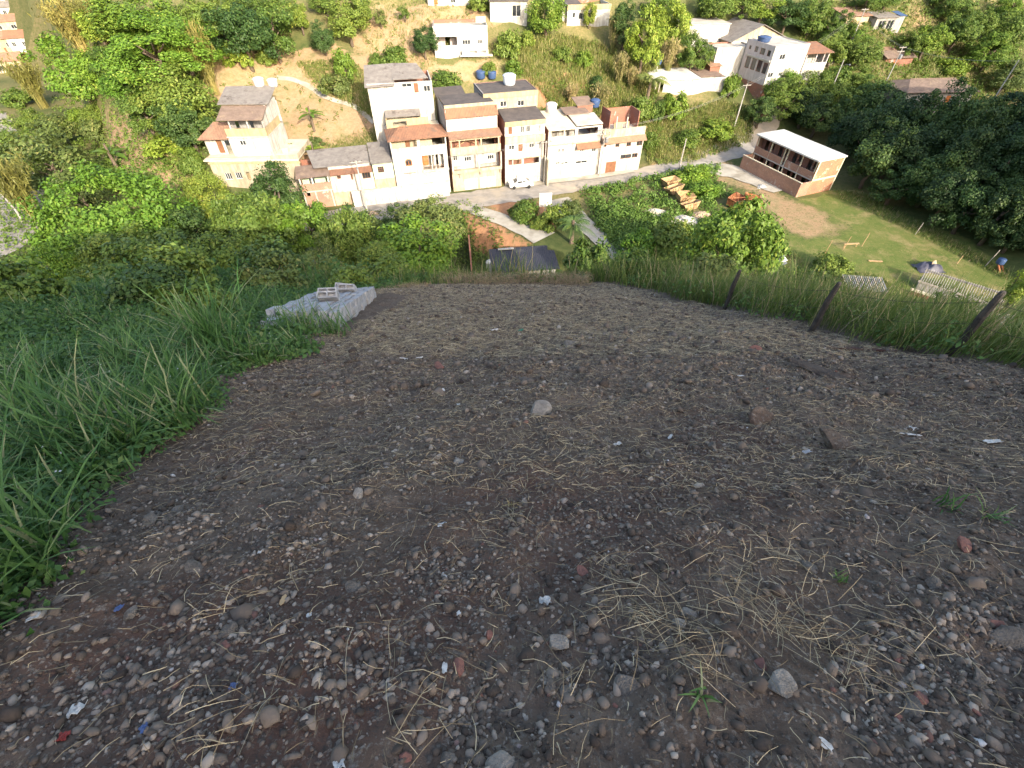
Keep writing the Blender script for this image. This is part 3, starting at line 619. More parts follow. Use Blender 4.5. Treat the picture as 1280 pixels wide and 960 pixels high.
tank(0, 0, 14, 'white box tank on the pale sloping cement roof', 'roof_white', p=(h.o[0]+2.6*h.e[0]+6.4*h.n[0], h.o[1]+2.6*h.e[1]+6.4*h.n[1], -34.6+zt+.5), h=1.6)
# -- fifth house
h = rowhouse('row_house', 'white house with tile awning and roofless brick rooms on top', 38.4, -34.4); Wd = 8.0; D = 8.5
zt = h.z(R2,1060,325); pb = h.z(R2,1060,382); ab_ = h.z(R2,1060,412); f1 = h.z(R2,1060,520)
op = [h.rect(R2,*q) for q in ((925,440,948,472),(1020,432,1052,472),(1110,422,1145,466),(1190,416,1236,460))]; lo = [clampw(h.rect(R2,*q)) for q in ((1060,532,1145,564),(1152,522,1196,556))]; gt = h.rect(R2,940,590,1020,682)
cl8 = lambda q: (max(q[0],.2), min(q[1],Wd-.15), q[2], q[3]); op = [cl8(q) for q in op]; lo = [cl8(h.rect(R2,*q)) for q in ((1060,532,1145,564),(1152,522,1196,556))]
h.shell(Wd, D, 0, pb, 'brick_dark', 'white'); MB().wall(0, Wd, 0, pb-.05, 0, .2, op+lo+[gt]).build('front_wall', M['white'], h.root); MB().box(0, Wd, .0, .2, pb-.048, zt).build('roof_parapet', M['cream'], h.root)
for q in op+lo: h.window(q, .1, 1, 'frame_brown')
m = MB(); 
for k in range(6): xx = gt[0]+(gt[1]-gt[0])*k/6; m.box(xx+.01, xx+(gt[1]-gt[0])/6-.01, .06, .1, gt[2], gt[3])
m.build('gate', M['frame_brown'], h.root); h.box('roof_slab', M['slab'], .16, Wd-.16, .2, D-.2, pb-.2, pb-.06)
h.box('floor_slab', M['slab'], .16, Wd-.16, .2, D-.2, f1-.1, f1)
MB().sheet([(-.1,-1.0,ab_-.2),(Wd+.1,-1.0,ab_-.2),(Wd+.1,.0,pb-.1),(-.1,.0,pb-.1)], .08).build('tile_awning', M['tile_old'], h.root)
ru = MB(); ru.wall(2.4, 8.0, pb-.05, pb+2.6, 6.2, 6.35, [(3.2,4.2,pb,pb+1.9)]); ru.box(7.85,8.0,2.8,6.2,pb-.05,pb+2.7); ru.box(2.4,2.55,2.8,6.2,pb-.05,pb+3.0); ru.build('roofless_wall', M['brick_dark'], h.root)
MB().box(3.6, 3.78, 2.6, 2.78, pb-.05, pb+2.2).box(5.6,5.78,2.6,2.78,pb-.05,pb+2.0).build('bare_column', M['slab'], h.root); MB().wall(3.4, 6.2, pb-.05, pb+1.2, 2.8, 2.93, [(5.0,5.6,pb,pb+1.0)]).build('rooftop_wall', M['yellow'], h.root)
tank(0, 0, 12, 'small blue tank on the wall top behind the roofless brick rooms', p=(h.o[0]+1.0*h.e[0]+6.5*h.n[0], h.o[1]+1.0*h.e[1]+6.5*h.n[1], -34.4+pb+2.9))
# -- shack and green house at the left of the row
h = rowhouse('brick_shack', 'long brick house on columns with patched grey sheet roof beside the utility pole', -11.2, -34.4); Wd = 11.0; D = 7.5
ez = h.z(R6,300,392); pt = h.z(R6,320,470); fb = h.z(R6,320,545); op = [h.rect(R6,*q) for q in ((488,380,528,430),(628,372,648,440),(742,365,825,425))]; lo = [h.rect(R6,190,565,225,605)]
xm = h.x(R6,425,450); h.shell(Wd, D, 0, ez-.1, 'brick', 'beige')
MB().wall(0, xm, 0, pt, 0, .2, lo).build('front_wall', M['brick'], h.root); MB().wall(xm+.002, Wd, fb-.6, ez-.15, .02, .2, [(q[0],min(q[1],Wd-.3),q[2],q[3]) for q in op]).build('front_wall', M['white'], h.root)
MB().wall(xm+.002, Wd, 0, fb-.605, .0, .2, []).build('front_wall', M['beige'], h.root)
for q in op: h.window((q[0],min(q[1],Wd-.3),q[2],q[3]), .1, 2, 'frame_brown')
for q in (95,235,400): xx = max(h.x(R6,q,450), 0); MB().box(xx, xx+.22, -.02, .2, pt, ez-.1).build('column', M['white'], h.root)
for q in (150,285,445): xx = max(h.x(R6,q,620), 0); MB().box(xx, xx+.2, -.025, -.003, .2, fb-.1).build('column', M['slab'], h.root)
MB().box(-.02, xm, -.03, -.003, fb-.12, fb+.05).build('beam', M['slab'], h.root); h.box('floor_slab', M['slab'], .16, Wd-.16, .2, D-.2, fb-.12, fb)
MB().wall(.16, xm, fb, ez-.2, 2.2, 2.3, [(1.2,2.0,fb,ez-.6)]).build('veranda_wall', M['green_paint'], h.root); h.window((1.0,1.9,pt+.1,pt+.9), 2.1, 1, 'frame_white')
MB().sheet([(-.3,-.4,ez-.05),(xm+.1,-.4,ez-.05),(xm+.1,3.0,ez+.55),(-.3,3.0,ez+.55)], .07).build('roof', M['fibre_brown'], h.root)
MB().sheet([(xm-2.0,.9,ez+.75),(Wd-.1,.9,ez+.75),(Wd-.1,6.0,ez+1.7),(1.6,6.0,ez+1.7)], .07).build('roof', M['fibre'], h.root)
MB().box(xm, Wd-.1, 1.0, 1.12, ez-.2, ez+.62).build('upper_wall', M['white'], h.root); MB().sheet([(xm+.15,-.5,ez-.12),(Wd,-.5,ez-.12),(Wd,.95,ez+.25),(xm+.15,.95,ez+.25)], .07).build('awning', M['tile'], h.root)
h = rowhouse('green_house', 'small pale green house wedged between brick shack and arched-window house', -.05, -34.4); Wd = 3.1; D = 6
zt = h.z(R6,930,265); fb = h.z(R6,930,428); q = h.rect(R6,897,305,960,366); h.shell(Wd, D, 0, zt, 'green_paint', 'brick_dark')
MB().wall(0, Wd, fb, zt, 0, .2, [q]).build('front_wall', M['green_paint'], h.root); h.window(q, .08, 2, 'frame_brown', 2); MB().box(-.1, Wd, -.14, .2, 0, fb-.002).build('retaining_wall', M['beige'], h.root)
MB().sheet([(-.15,-.4,zt+.05),(Wd,-.4,zt+.05),(Wd,D,zt+1.1),(-.15,D,zt+1.1)], .07).build('roof', M['fibre'], h.root)
# -- white house above the arched-window house
RA = (440,60,4.8); x, y = ab(1.6, S0+8.6); h = House('hillside_house', 'white rendered house with broken grey sheet roof above the clay-tiled row house', 'house', x, y, -33.0, 12); Wd = 10.0; D = 7
zt = h.z(RA,330,205); wz = [h.rect(RA,*q) for q in ((298,212,358,236),(372,210,398,268),(203,230,215,252),(226,240,236,262),(430,225,470,262))]; zb = h.z(RA,300,380)
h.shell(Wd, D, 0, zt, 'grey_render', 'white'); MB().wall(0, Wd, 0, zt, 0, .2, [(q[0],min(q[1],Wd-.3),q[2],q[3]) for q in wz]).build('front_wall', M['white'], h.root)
for i, q in enumerate(wz):
    q = (q[0],min(q[1],Wd-.3),q[2],q[3])
    if i == 1: h.door(q, .1, 'frame_brown')
    else: h.window(q, .08, 1)
MB().sheet([(-.4,-.6,zt-.3),(4.2,-.6,zt-.2),(4.4,5.6,zt+1.5),(-.2,5.6,zt+1.4)], .07).build('roof', M['fibre'], h.root); MB().sheet([(4.0,.5,zt+.3),(9.6,1.6,zt+.1),(8.2,6.4,zt+1.2),(4.2,6.0,zt+1.45)], .07).build('roof', M['fibre'], h.root)
MB().sheet([(2.0,-2.0,zb-.2),(7.6,-2.0,zb-.2),(7.6,.0,zb+.3),(2.0,.0,zb+.3)], .06).build('lean_to_roof', M['fibre'], h.root); MB().box(2.0,2.15,-1.9,-.1,0,zb-.25).box(7.4,7.55,-1.9,-.1,0,zb-.25).build('lean_to_wall', M['yellow'], h.root)
# -- small shed between
x, y = ab(12.6, S0+10.2); h = House('roof_shed', 'small open shed with dark roof between the hillside house and cream house', 'shed', x, y, -29.0, 16)
zt = h.z(R3,570,285); MB().box(0,.15,0,3,-3,zt).box(4.2,4.35,0,3,-3,zt).wall(.15,4.2,-3,zt-.8,0,.15).build('wall', M['cream'], h.root); MB().sheet([(-.3,-.4,zt),(4.7,-.4,zt),(4.7,3.4,zt+.5),(-.3,3.4,zt+.5)], .06).build('roof', M['tarred'], h.root)
tank(600, 97, 12, 'blue tank standing on the left above the black-roofed cream house', p=tuple(at(601,99)+np.array((0,0,.1)))); tank(614, 97, 11, 'blue tank on the right of a pair above the black-roofed cream house', p=tuple(at(615,99)+np.array((0,0,.1))))
# -- terraced house at the left
RB = (240,60,4.8); h = House('terraced_house', 'big white and yellow terraced house with brown roofs, alone at the left of the street', 'house', -49.5, 77.5, -34.3, 2)
xl = h.x(RB,230,600); xr = h.x(RB,470,600); z0 = h.z(RB,330,655); z1 = h.z(RB,330,537); z2 = h.z(RB,330,490); z3 = h.z(RB,330,432); pl = h.x(RB,60,600)
MB().wall(pl, xr, -1.0, z0, 0, .2).box(xr-.2, xr, .2, 8, -1, z0).box(pl, pl+.2, .2, 8, -1, z0).build('base_wall', M['yellow'], h.root)
wq = h.rect(RB,280,562,316,592); MB().wall(xl, xr, z0, z1, .5, .7, [wq]).box(xr-.2, xr, .7, 8, z0, z1).box(xl, xl+.2, .7, 8, z0, z1).box(xl, xr, 7.8, 8, z0, z1+3).build('front_wall', M['white'], h.root); h.window(wq, .55, 1)
h.box('floor_slab', M['slab_pale'], pl, xr+4.2, -1.2, 8, z0-.18, z0-.003); h.box('floor_slab', M['slab'], xl-.1, xr+.1, .3, 7.8, z1-.15, z1+.0)
MB().box(xl, xr, .45, .62, z1+.003, z2).box(xr-.17, xr, .62, 7, z1+.003, z2).build('veranda_parapet', M['yellow'], h.root)
for q in (210,320,432): xx = min(h.x(RB,q,460), xr-.2); MB().box(xx, xx+.18, .46, .62, z2, z3+.1).build('column', M['white'], h.root)
MB().wall(xl, xr-.2, z1, z3+.8, 2.8, 2.95, [h.rect(RB,262,440,285,490,2.8), h.rect(RB,350,440,372,490,2.8)]).build('veranda_wall', M['grey_render'], h.root)  # grey instead of white: shade under the roof put into the wall colour
MB().box(xr-.25, xr-.05, 3.2, 7.8, z2+.02, z3+1.1).build('side_wall', M['white'], h.root)
MB().sheet([(xl-.5,-.1,z3+.0),(xr+.2,-.1,z3+.0),(xr+.2,3.4,z3+1.1),(xl-.5,3.4,z3+1.1)], .08).build('roof', M['fibre_brown'], h.root)
MB().sheet([(xl-1.0,3.1,z3+1.3),(xr+.6,3.1,z3+1.3),(xr+.6,8.2,z3+2.6),(xl-1.2,8.2,z3+2.5)], .08).build('roof', M['fibre'], h.root)
dq = [h.rect(RB,130,562,165,650), h.rect(RB,185,575,215,655)]
MB().wall(pl, xl-.003, z0, h.z(RB,140,560), 1.4, 1.6, dq).box(pl, pl+.2, 1.6, 7, z0, h.z(RB,140,560)).build('porch_wall', M['white'], h.root)
h.door(dq[0], 1.5, 'frame_brown'); zp = h.z(RB,140,556)
m = MB(); m.sheet([(pl-.5,.3,zp),(xl+.05,.3,zp+.1),(xl+.05,3.6,zp+1.6),(pl+1.4,3.6,zp+1.6)], .08); m.add([(pl-.5,.3,zp),(pl+1.4,3.6,zp+1.6),(pl-.5,7,zp)], [(0,1,2)]); m.build('porch_roof', M['tile_old'], h.root)
rb = h.z(RB,550,640); MB().box(xr, xr+4.2, -1.1, -.95, z0, z0+.55).box(xr+4.05, xr+4.2, -.95, 6, z0, z0+.6).build('terrace_parapet', M['cream'], h.root)
f1 = h.z(RB,300,690,-1.2); MB().wall(pl+.8, xr+4.2, -1.5, z0-.18, -1.2, -1.0, [h.rect(RB,200,750,240,790,-1.2), h.rect(RB,262,745,300,785,-1.2), h.rect(RB,330,745,350,790,-1.2)]).build('lower_wall', M['cream'], h.root)
MB().box(pl+.6, xr+4.4, -1.35, -1.203, f1-.1, f1+.15).build('ledge', M['yellow'], h.root)
for i, q in enumerate((262,300)): pass
h.window(h.rect(RB,262,745,300,785,-1.2), -1.12, 2); h.window(h.rect(RB,200,750,240,790,-1.2), -1.12, 2)
MB().box(xr+1.0, xr+1.9, 1.5, 2.4, z0, z0+.7).build('planter', M['slab'], h.root)
tank(0, 0, 13, 'white tank on the left behind the brown roofs of the terraced house', 'roof_white', p=(h.o[0]+xr-2.3, h.o[1]+8.8, -34.3+z3+2.4)); tank(0, 0, 12, 'white tank on the right behind the brown roofs of the terraced house', 'roof_white', p=(h.o[0]+xr-.2, h.o[1]+8.9, -34.3+z3+2.3))
# -- white box house on the hill
RC = (420,0,3.37); p = at(577,72); h = House('hill_house', 'single white box house with flat parapet and dark veranda high on the bare slope', 'house', p[0]-5.7, p[1]-.5, p[2]-.6, 6); Wd = 11.3; D = 7
x0 = h.x(RC,414,190); x1 = h.x(RC,640,190); zt = h.z(RC,520,108); vb = h.rect(RC,424,155,510,192); w2 = [h.rect(RC,532,168,566,188), h.rect(RC,597,168,618,185)]; zl = h.z(RC,520,222)
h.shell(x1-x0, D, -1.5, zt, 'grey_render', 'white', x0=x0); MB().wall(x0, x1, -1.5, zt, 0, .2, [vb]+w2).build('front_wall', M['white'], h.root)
MB().wall(x0+.2, x1-.2, zl, zt-.5, 2.2, 2.3, [(vb[0]+1.6,vb[0]+2.5,zl+.1,vb[3]-.1)]).build('veranda_wall', M['pink'], h.root)
for q in w2: h.window(q, .08, 2)
h.box('roof_slab', M['slab_pale'], x0+.16, x1-.16, .2, D-.2, zt-.7, zt-.55); rx = h.x(RC,530,205)
MB().wall(rx, x1, zl-.3, zl+.6, -.9, -.78, [(rx+1.4,rx+2.9,zl+.05,zl+.5),(rx+3.3,rx+4.6,zl+.05,zl+.5)]).build('garden_wall', M['white'], h.root); h.box('terrace_slab', M['slab_pale'], rx-.4, x1+.8, -1.0, -.003, zl-.5, zl-.3)
MB().box(x1-2.0, x1-.1, 3, 3.2, zt, zt+.9).build('roof_parapet', M['white'], h.root)
# -- buildings on the top edge
p = at(636,29); h = House('hill_house', 'white windowless box building at the top edge left of the bright mango tree', 'house', p[0]-3.7, p[1], p[2]-.8, 4); 
zt = h.z(RC,700,6); q = h.rect(RC,742,22,778,70); MB().wall(0, 7.4, 0, zt, 0, .2, [q]).build('front_wall', M['white'], h.root); h.shell(7.4, 6, 0, zt, 'white', 'white'); MB().box(-.2, 7.6, -.3, 6.2, zt, zt+.16).build('roof', M['tarred'], h.root); h.window(q, .1, 1)
p = at(733,35); h = House('hill_house', 'white house with yellow roof parapet and two small windows above the green slope', 'house', p[0]-4.2, p[1], p[2]-.8, 10)
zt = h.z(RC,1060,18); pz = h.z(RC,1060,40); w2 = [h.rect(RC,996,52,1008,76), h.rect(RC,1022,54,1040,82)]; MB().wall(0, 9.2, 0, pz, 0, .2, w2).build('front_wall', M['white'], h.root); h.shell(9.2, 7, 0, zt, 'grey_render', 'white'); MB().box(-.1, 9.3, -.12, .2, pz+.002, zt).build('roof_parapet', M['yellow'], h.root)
for q in w2: h.window(q, .08, 0)
MB().box(-3.4, -.01, 1.0, 6, -1, zt-.6).build('annex_wall', M['white'], h.root); MB().sheet([(-3.8,.4,zt-.5),(3.4,.4,zt-.4),(3.4,6.4,zt+.5),(-3.8,6.4,zt+.4)], .08).build('roof', M['tarred'], h.root)
p = at(563,9); h = House('hill_house', 'white house partly cut by the top edge above the bare earth slope', 'house', p[0]-4.5, p[1], p[2]-.8, 4)
MB().wall(0, 9, 0, 4, 0, .2, [(1.2,2.0,1.2,2.6),(4.6,5.6,1.4,2.5)]).build('front_wall', M['white'], h.root); h.shell(9, 6, 0, 4, 'white', 'white'); h.window((4.6,5.6,1.4,2.5)); h.door((1.2,2.0,1.2,2.6)); MB().box(-.3, 9.3, -.5, 6.2, 4, 4.15).build('roof', M['slab'], h.root)
# -- long low white house above the grassy bank
RD = (780,0,4.571); p = at(866,117); h = House('long_house', 'long low white house with flat pale roof above the grassy bank by the road', 'house', p[0]-8.6, p[1]-1.8, p[2]-.6, 10); Wd = h.x(RD,578,480)-h.x(RD,185,480); x0 = h.x(RD,185,480)
zt = h.z(RD,400,448); zb = h.z(RD,400,530); MB().wall(x0+1.6, x0+Wd, -1.5, zt, 0, .2, []).build('front_wall', M['white'], h.root); h.shell(Wd, 6, -1.5, zt, 'white', 'white', x0=x0)
MB().box(x0-.1, x0+.1, 0, .2, -1, zt-.1).box(x0+.7, x0+.85, 0, .2, -1, zt-.1).build('porch_post', M['wood_grey'], h.root); MB().box(x0+1.6, x0+Wd, -.12, -.003, -.9, -.2).build('plinth', M['yellow'], h.root)
MB().sheet([(x0-.6,-.4,zt+.05),(x0+Wd*.62,-.4,zt+.05),(x0+Wd*.58,6.4,zt+.55),(x0-.3,6.4,zt+.55)], .12).build('roof', M['roof_white'], h.root); MB().sheet([(x0+Wd*.63,.5,zt+.12),(x0+Wd-.5,.5,zt+.12),(x0+Wd-.5,6.2,zt+.5),(x0+Wd*.60,6.2,zt+.5)], .1).build('roof', M['fibre_brown'], h.root)
MB().box(x0+Wd-2.2, x0+Wd, 3.5, 6, zt-.2, zt+1.2).build('brick_hut', M['brick_dark'], h.root); MB().sheet([(x0+Wd-2.5,3.2,zt+1.2),(x0+Wd+.3,3.2,zt+1.2),(x0+Wd+.3,6.3,zt+1.7),(x0+Wd-2.5,6.3,zt+1.7)], .08).build('hut_roof', M['tile_old'], h.root)
tank(817, 80, 9, 'small blue tank on a pole behind the long low white house', p=tuple(at(820,92)+np.array((0,0,1.6)))); pp = at(820,92); MB().bar((0,0,-.5),(0,0,1.62),.09).build('tank_post', M['wood_grey'], None, loc=pp); tag(bpy.data.objects['tank_post'], 'short grey post holding the small blue tank', 'post')
# -- tall white house, brick base
RE = (860,50,6.4); h = House('tall_house', 'tall three-level white house on a raw brick base beside the upper road', 'house', 50.6, 109.5, -32.4, 20); Wd = 8.4; D = 8.0
zt = h.z(RE,700,52); zb = h.z(RE,640,360); zk = h.z(RE,560,540); w2 = [h.rect(RE,735,115,778,158), h.rect(RE,640,262,680,300), h.rect(RE,725,258,750,290)]
w2 = [(max(q[0],.3),min(q[1],Wd-.3),q[2],q[3]) for q in w2]
MB().wall(0, Wd, zb, zt, 0, .2, w2).build('front_wall', M['white'], h.root); MB().box(.02, Wd, .02, D, -1.5, zb-.002).build('brick_base', M['brick_dark'], h.root)
for q in w2: h.window(q, .08, 1)
# left wall built along y with its windows
lw = MB(); span = zt-zb
ops = [(.8,1.7,zb+span*.72,zb+span*.87),(2.4,3.7,zb+span*.72,zb+span*.88),(4.4,5.3,zb+span*.74,zb+span*.88),(6.4,7.0,zb+span*.76,zb+span*.86),(.5,1.7,zb+span*.28,zb+span*.56),(2.1,3.4,zb+span*.28,zb+span*.58),(3.8,5.1,zb+span*.28,zb+span*.58),(5.5,6.8,zb+span*.28,zb+span*.58)]
lw.wall(.2, D, zb, zt, 0, .16, ops); lw.v = [(y_, x_, z_) for x_, y_, z_ in lw.v]; lw.build('side_wall', M['pink'], h.root)
for q in ops:
    m = MB().box(q[0],q[1],.06,.1,q[2],q[2]+.07).box(q[0],q[1],.06,.1,q[3]-.07,q[3]).box(q[0],q[0]+.07,.06,.1,q[2],q[3]).box(q[1]-.07,q[1],.06,.1,q[2],q[3]); m.v = [(y_,x_,z_) for x_,y_,z_ in m.v]; w = m.build('window', M['frame_brown'], h.root)
    m = MB().box(q[0]+.07,q[1]-.07,.1,.12,q[2],q[3]); m.v = [(y_,x_,z_) for x_,y_,z_ in m.v]; m.build('pane', M['glass'], w)
MB().box(-.25, -.003, 0.2, D-1.0, zb+span*.60, zb+span*.64).build('ledge', M['slab'], h.root)
MB().box(Wd-.16, Wd, .2, D, zb, zt).build('side_wall', M['white'], h.root); MB().box(0, Wd, D-.16, D, zb, zt).build('back_wall', M['white'], h.root); h.box('roof', M['slab'], .16, Wd-.16, .2, D-.16, zt-.3, zt-.15); MB().box(.02,Wd-.02,-.1,-.003,zt-.9,zt-.8).build('cornice', M['grey_render'], h.root)
tank(0, 0, 16, 'blue-green water tank on the roof corner of the tall white house', 'tank_blue', p=(h.o[0]+1.3*h.e[0]+5*h.n[0], h.o[1]+1.3*h.e[1]+5*h.n[1], -32.4+zt-.15), h=1.0)
MB().box(-.6, -.45, -3.2, 6.5, -1.5, 3.0).box(-.45, 1.2, -3.2, -3.05, -1.5, 2.4).build('yard_wall', M['brick_dark'], h.root)
# balcony house to its right
h2 = House('balcony_house', 'white house with orange tiled veranda roof, right of the tall white house', 'house', h.o[0]+Wd*h.e[0]+.6, h.o[1]+Wd*h.e[1]+.8, -31.6, 14); Wd = 9.0; D = 8
zt = h2.z(RE,960,108); pz = h2.z(RE,960,185); x1 = h2.x(RE,1100,200); zb = h2.z(RE,960,250)
h2.shell(x1, D, -1, zt, 'brick_dark', 'white'); MB().wall(0, x1, -1, pz, 0, .2).build('front_wall', M['white'], h2.root); MB().box(-.02, x1+.02, -.12, -.003, zb, zb+.12).build('ledge', M['slab'], h2.root)
for k in (0, .45, .8, 1): MB().box((x1-.2)*k, (x1-.2)*k+.2, .01, .2, pz, zt).build('column', M['pink'], h2.root)
MB().wall(.16, x1-.16, pz-1.0, zt, 2.2, 2.3, [(1,1.9,pz-1,pz+1.0),(4.2,5.6,pz,pz+1)]).build('veranda_wall', M['white'], h2.root)
zq = zt+.05; MB().sheet([(-.6,-.6,zq),(x1+.5,-.6,zq),(x1-.6,4.2,zq+1.1),(-.4,4.2,zq+1.1)], .09).build('roof', M['tile'], h2.root); MB().sheet([(x1+.5,-.6,zq),(x1+.5,8.4,zq),(x1-.6,4.2,zq+1.1),(x1-.7,4.2,zq+1.1)], .09).build('roof', M['tile'], h2.root)
# grey gabled house and white block behind the tall house
RF = (780,0,4.571); h = House('gabled_house', 'cream house with grey pitched roof rising behind the tall white house', 'house', 46.5, 121.5, -27.5, 18); zt = h.z(RF,620,235)
MB().wall(0, 13.5, -2, zt, 0, .2, [(1.5,3.2,zt-2.2,zt-.4)]).build('front_wall', M['white'], h.root); h.shell(13.5, 9, -2, zt, 'cream', 'cream'); h.window((1.5,3.2,zt-2.2,zt-.4))
m = MB(); m.sheet([(-.6,-.5,zt-.1),(-.6,9.5,zt-.1),(6.7,9.5,zt+2.6),(6.7,-.5,zt+2.6)], .09); m.build('roof', M['fibre'], h.root); m = MB(); m.sheet([(6.75,-.5,zt+2.6),(6.75,9.5,zt+2.6),(14.1,9.5,zt-.1),(14.1,-.5,zt-.1)], .09); m.build('roof', M['fibre'], h.root); MB().prism([(0,zt),(13.5,zt),(6.75,zt+2.5)], 0, .2).build('gable_wall', M['cream'], h.root)
h = House('white_block', 'plain white block house with flat roof left of the grey pitched roof', 'house', 37.2, 124.0, -27.0, 8); zt = h.z(RF,500,140); MB().wall(0, 9.5, -2, zt, 0, .2, [(4,5,1.2,2.2)]).build('front_wall', M['white'], h.root); h.shell(9.5, 7, -2, zt, 'white', 'white'); h.window((4,5,1.2,2.2)); MB().box(-.15, 9.65, -.2, 7.1, zt, zt+.15).build('roof', M['slab'], h.root)
h = House('white_block', 'low white wall-like annex between long house and tall white house', 'house', 41.8, 116.0, -30.5, 12); zt = h.z(RF,560,272); MB().wall(0, 8.2, -2, zt, 0, .2, [(6.2,7.0,.8,1.8)]).build('front_wall', M['white'], h.root); h.shell(8.2, 5, -2, zt, 'white', 'grey_render'); MB().box(.16, 8.04, .2, 4.8, zt-.4, zt-.25).build('roof', M['slab'], h.root)
# -- two-storey brick building by the field
f = np.array((.38,-.925)); f /= np.linalg.norm(f); ang = math.degrees(math.atan2(f[1], f[0]))
h = House('brick_building', 'unfinished two-storey brick building with white flat roof and two brick balconies, by the field', 'building', 41.7, 89.0, -34.1, ang); RG = (910,150,8.0); L = 13.4; yd = 2.2; D = 7.6
zt = 5.5; z1 = 2.6; bz = z1+1.05
MB().wall(0, L, -1.0, 2.35, 0, .16).box(L-.16, L, .16, yd, -1.0, 2.35).box(0, .16, .16, yd, -1, 2.35).build('yard_wall', M['brick'], h.root); MB().box(-.05, L+.03, -.04, .2, 2.353, 2.45).build('wall_coping', M['slab_pale'], h.root)
ew = MB().box(L-.18, L, yd+.003, D, -1, zt); ew.build('end_wall', brickmat('patched_brick', (.34,.13,.07), (.40,.16,.085), (.44,.36,.25)), h.root); MB().box(0, .18, yd, D, -1, zt).build('end_wall', M['brick'], h.root); MB().box(.18, L-.18, D-.16, D, -1, zt).build('back_wall', M['brick'], h.root)
MB().box(L-.005, L+.03, yd-.02, D+.02, z1-.22, z1+.05).box(L-.005, L+.03, yd-.02, yd+.22, z1+.05, zt).box(L-.005, L+.03, D-.2, D+.02, -1, zt).build('concrete_band', M['slab_pale'], h.root)
ops = []
for k in range(4):
    b_ = .5+k*3.2; ops += [(b_+.35, b_+1.15, .05, 2.1), (b_+1.5, b_+2.5, .9, 2.0), (b_+.35, b_+1.15, z1+.02, z1+2.1), (b_+1.5, b_+2.4, z1+1.0, z1+2.1)]
MB().wall(.18, L-.18, -.5, zt-.05, yd+1.3, yd+1.45, ops).build('inner_wall', M['brick_dark'], h.root)
h.box('floor_slab', M['slab'], .18, L-.18, yd, D-.16, z1-.18, z1)
for x0, x1 in ((.2,3.3),(3.4,6.2),(7.2,10.0),(10.1,13.2)): MB().box(x0, x1, yd, yd+.14, z1, bz).build('balcony_parapet', M['brick'], h.root)
for xx in (.18,3.28,6.3,7.0,10.0,L-.42): MB().box(xx, xx+.16, yd+.02, yd+.2, 0, zt).build('column', M['slab_pale'], h.root)
MB().box(-.15, L+.15, yd-.6, D+.2, zt, zt+.2).build('roof', M['roof_white'], h.root)
h.box('yard_floor', M['slab'], .16, L-.16, .16, yd, -.3, .1)
# -- low building with the dark sheet roof below the lot
h = House('low_building', 'low building with dark blue-black sheet roof at the foot of the ramp', 'building', -2.3, 55.0, -37.3, 8); RH = (570,230,6.4)
MB().box(0, .18, 0, 4.6, -1, 2.7).box(8.2, 8.38, 0, 4.6, -1, 2.7).wall(.18, 8.2, -1, 2.75, 0, .18, [(1.0,1.9,0,2.1),(4.5,6.0,1,2)]).box(.18,8.2,4.42,4.6,-1,3).build('wall', M['grey_render'], h.root); h.door((1.0,1.9,0,2.1), .05, 'metal_grey'); h.window((4.5,6.0,1,2))
MB().sheet([(-.3,-.4,2.85),(8.8,-.4,2.75),(8.8,5.0,3.3),(-.3,5.0,3.3)], .08).build('roof', M['dark_sheet'], h.root)
MB().box(1.0, 3.2, 4.4, 4.7, 3.4, 3.5).build('roof_plank', M['roof_white'], h.root)
tank(0, 0, 11, 'white round tank at the corner of the dark sheet roof', 'roof_white', p=(-3.0, 57.6, -36.0), h=1.6); pp = MB().bar((0,0,-1.4),(0,0,.02),.5,.5,8).build('tank_plinth', M['slab'], None, loc=(-3.0,57.6,-36.0)); tag(pp, 'round cement plinth under the white tank by the dark roof', 'plinth')
w = House('side_boundary', 'narrow rusty-brown wall running back beside the red earth bank', 'wall', -5.4, 56.0, -37.3, 96); MB().box(0, 10, 0, .16, -.6, 2.2).box(-.02, 10.02, -.03, .19, 2.2, 2.28).build('wall_face', M['brick_dark'], w.root)
MB().box(-2.9,-.4,-.1,3.0,-.1,.12).build('paved_floor', M['slab_pale'], House('cement_pad', 'small cement pad in front of the red earth bank', 'pad', -2.4, 55.8, -37.2, 8).root)
# -- far right houses between trees
RI = (1040,0,5.333)
p = at(1070,36); h = House('far_house', 'low beige house with reddish roof on the wooded hill at upper right', 'house', p[0]-3.5, p[1], p[2]-1.0, 10); zt = 3.4
MB().wall(0, 6.2, -1, zt, 0, .2, [(1.6,2.4,1,2.6)]).build('front_wall', M['beige'], h.root); h.shell(6.2, 5, -1, zt, 'beige', 'beige'); MB().sheet([(-.4,-.5,zt),(6.6,-.5,zt),(6.6,5.3,zt+.9),(-.4,5.3,zt+.9)], .1).build('roof', M['tile_old'], h.root); h.door((1.6,2.4,1,2.6))
p = at(1110,42); h = House('far_house', 'grey house with dark openings and a blue sheet on its roof, upper right', 'house', p[0]-4, p[1], p[2]-1.0, 14); zt = 4.0
MB().wall(0, 7.6, -1, zt, 0, .2, [(1,2.8,1.6,3.4),(3.4,5.2,1.6,3.4)]).build('front_wall', M['grey_render'], h.root); h.shell(7.6, 5, -1, zt, 'grey_render', 'brick'); h.window((1,2.8,1.6,3.4)); h.window((3.4,5.2,1.6,3.4)); MB().sheet([(-.3,-.4,zt),(6,-.4,zt),(6,5.3,zt+.6),(-.3,5.3,zt+.6)], .1).build('roof', M['fibre'], h.root); MB().sheet([(6.1,-.2,zt+.1),(8,-.2,zt+.1),(8,3,zt+.6),(6.1,3,zt+.6)], .05).build('blue_sheet', M['tank_blue'], h.root)
p = at(1122,84); h = House('far_house', 'reddish-roofed hut deep between trees, above the grey pitched roof on the upper right', 'house', p[0]-3.4, p[1], p[2]-1.0, 10); zt = 2.8
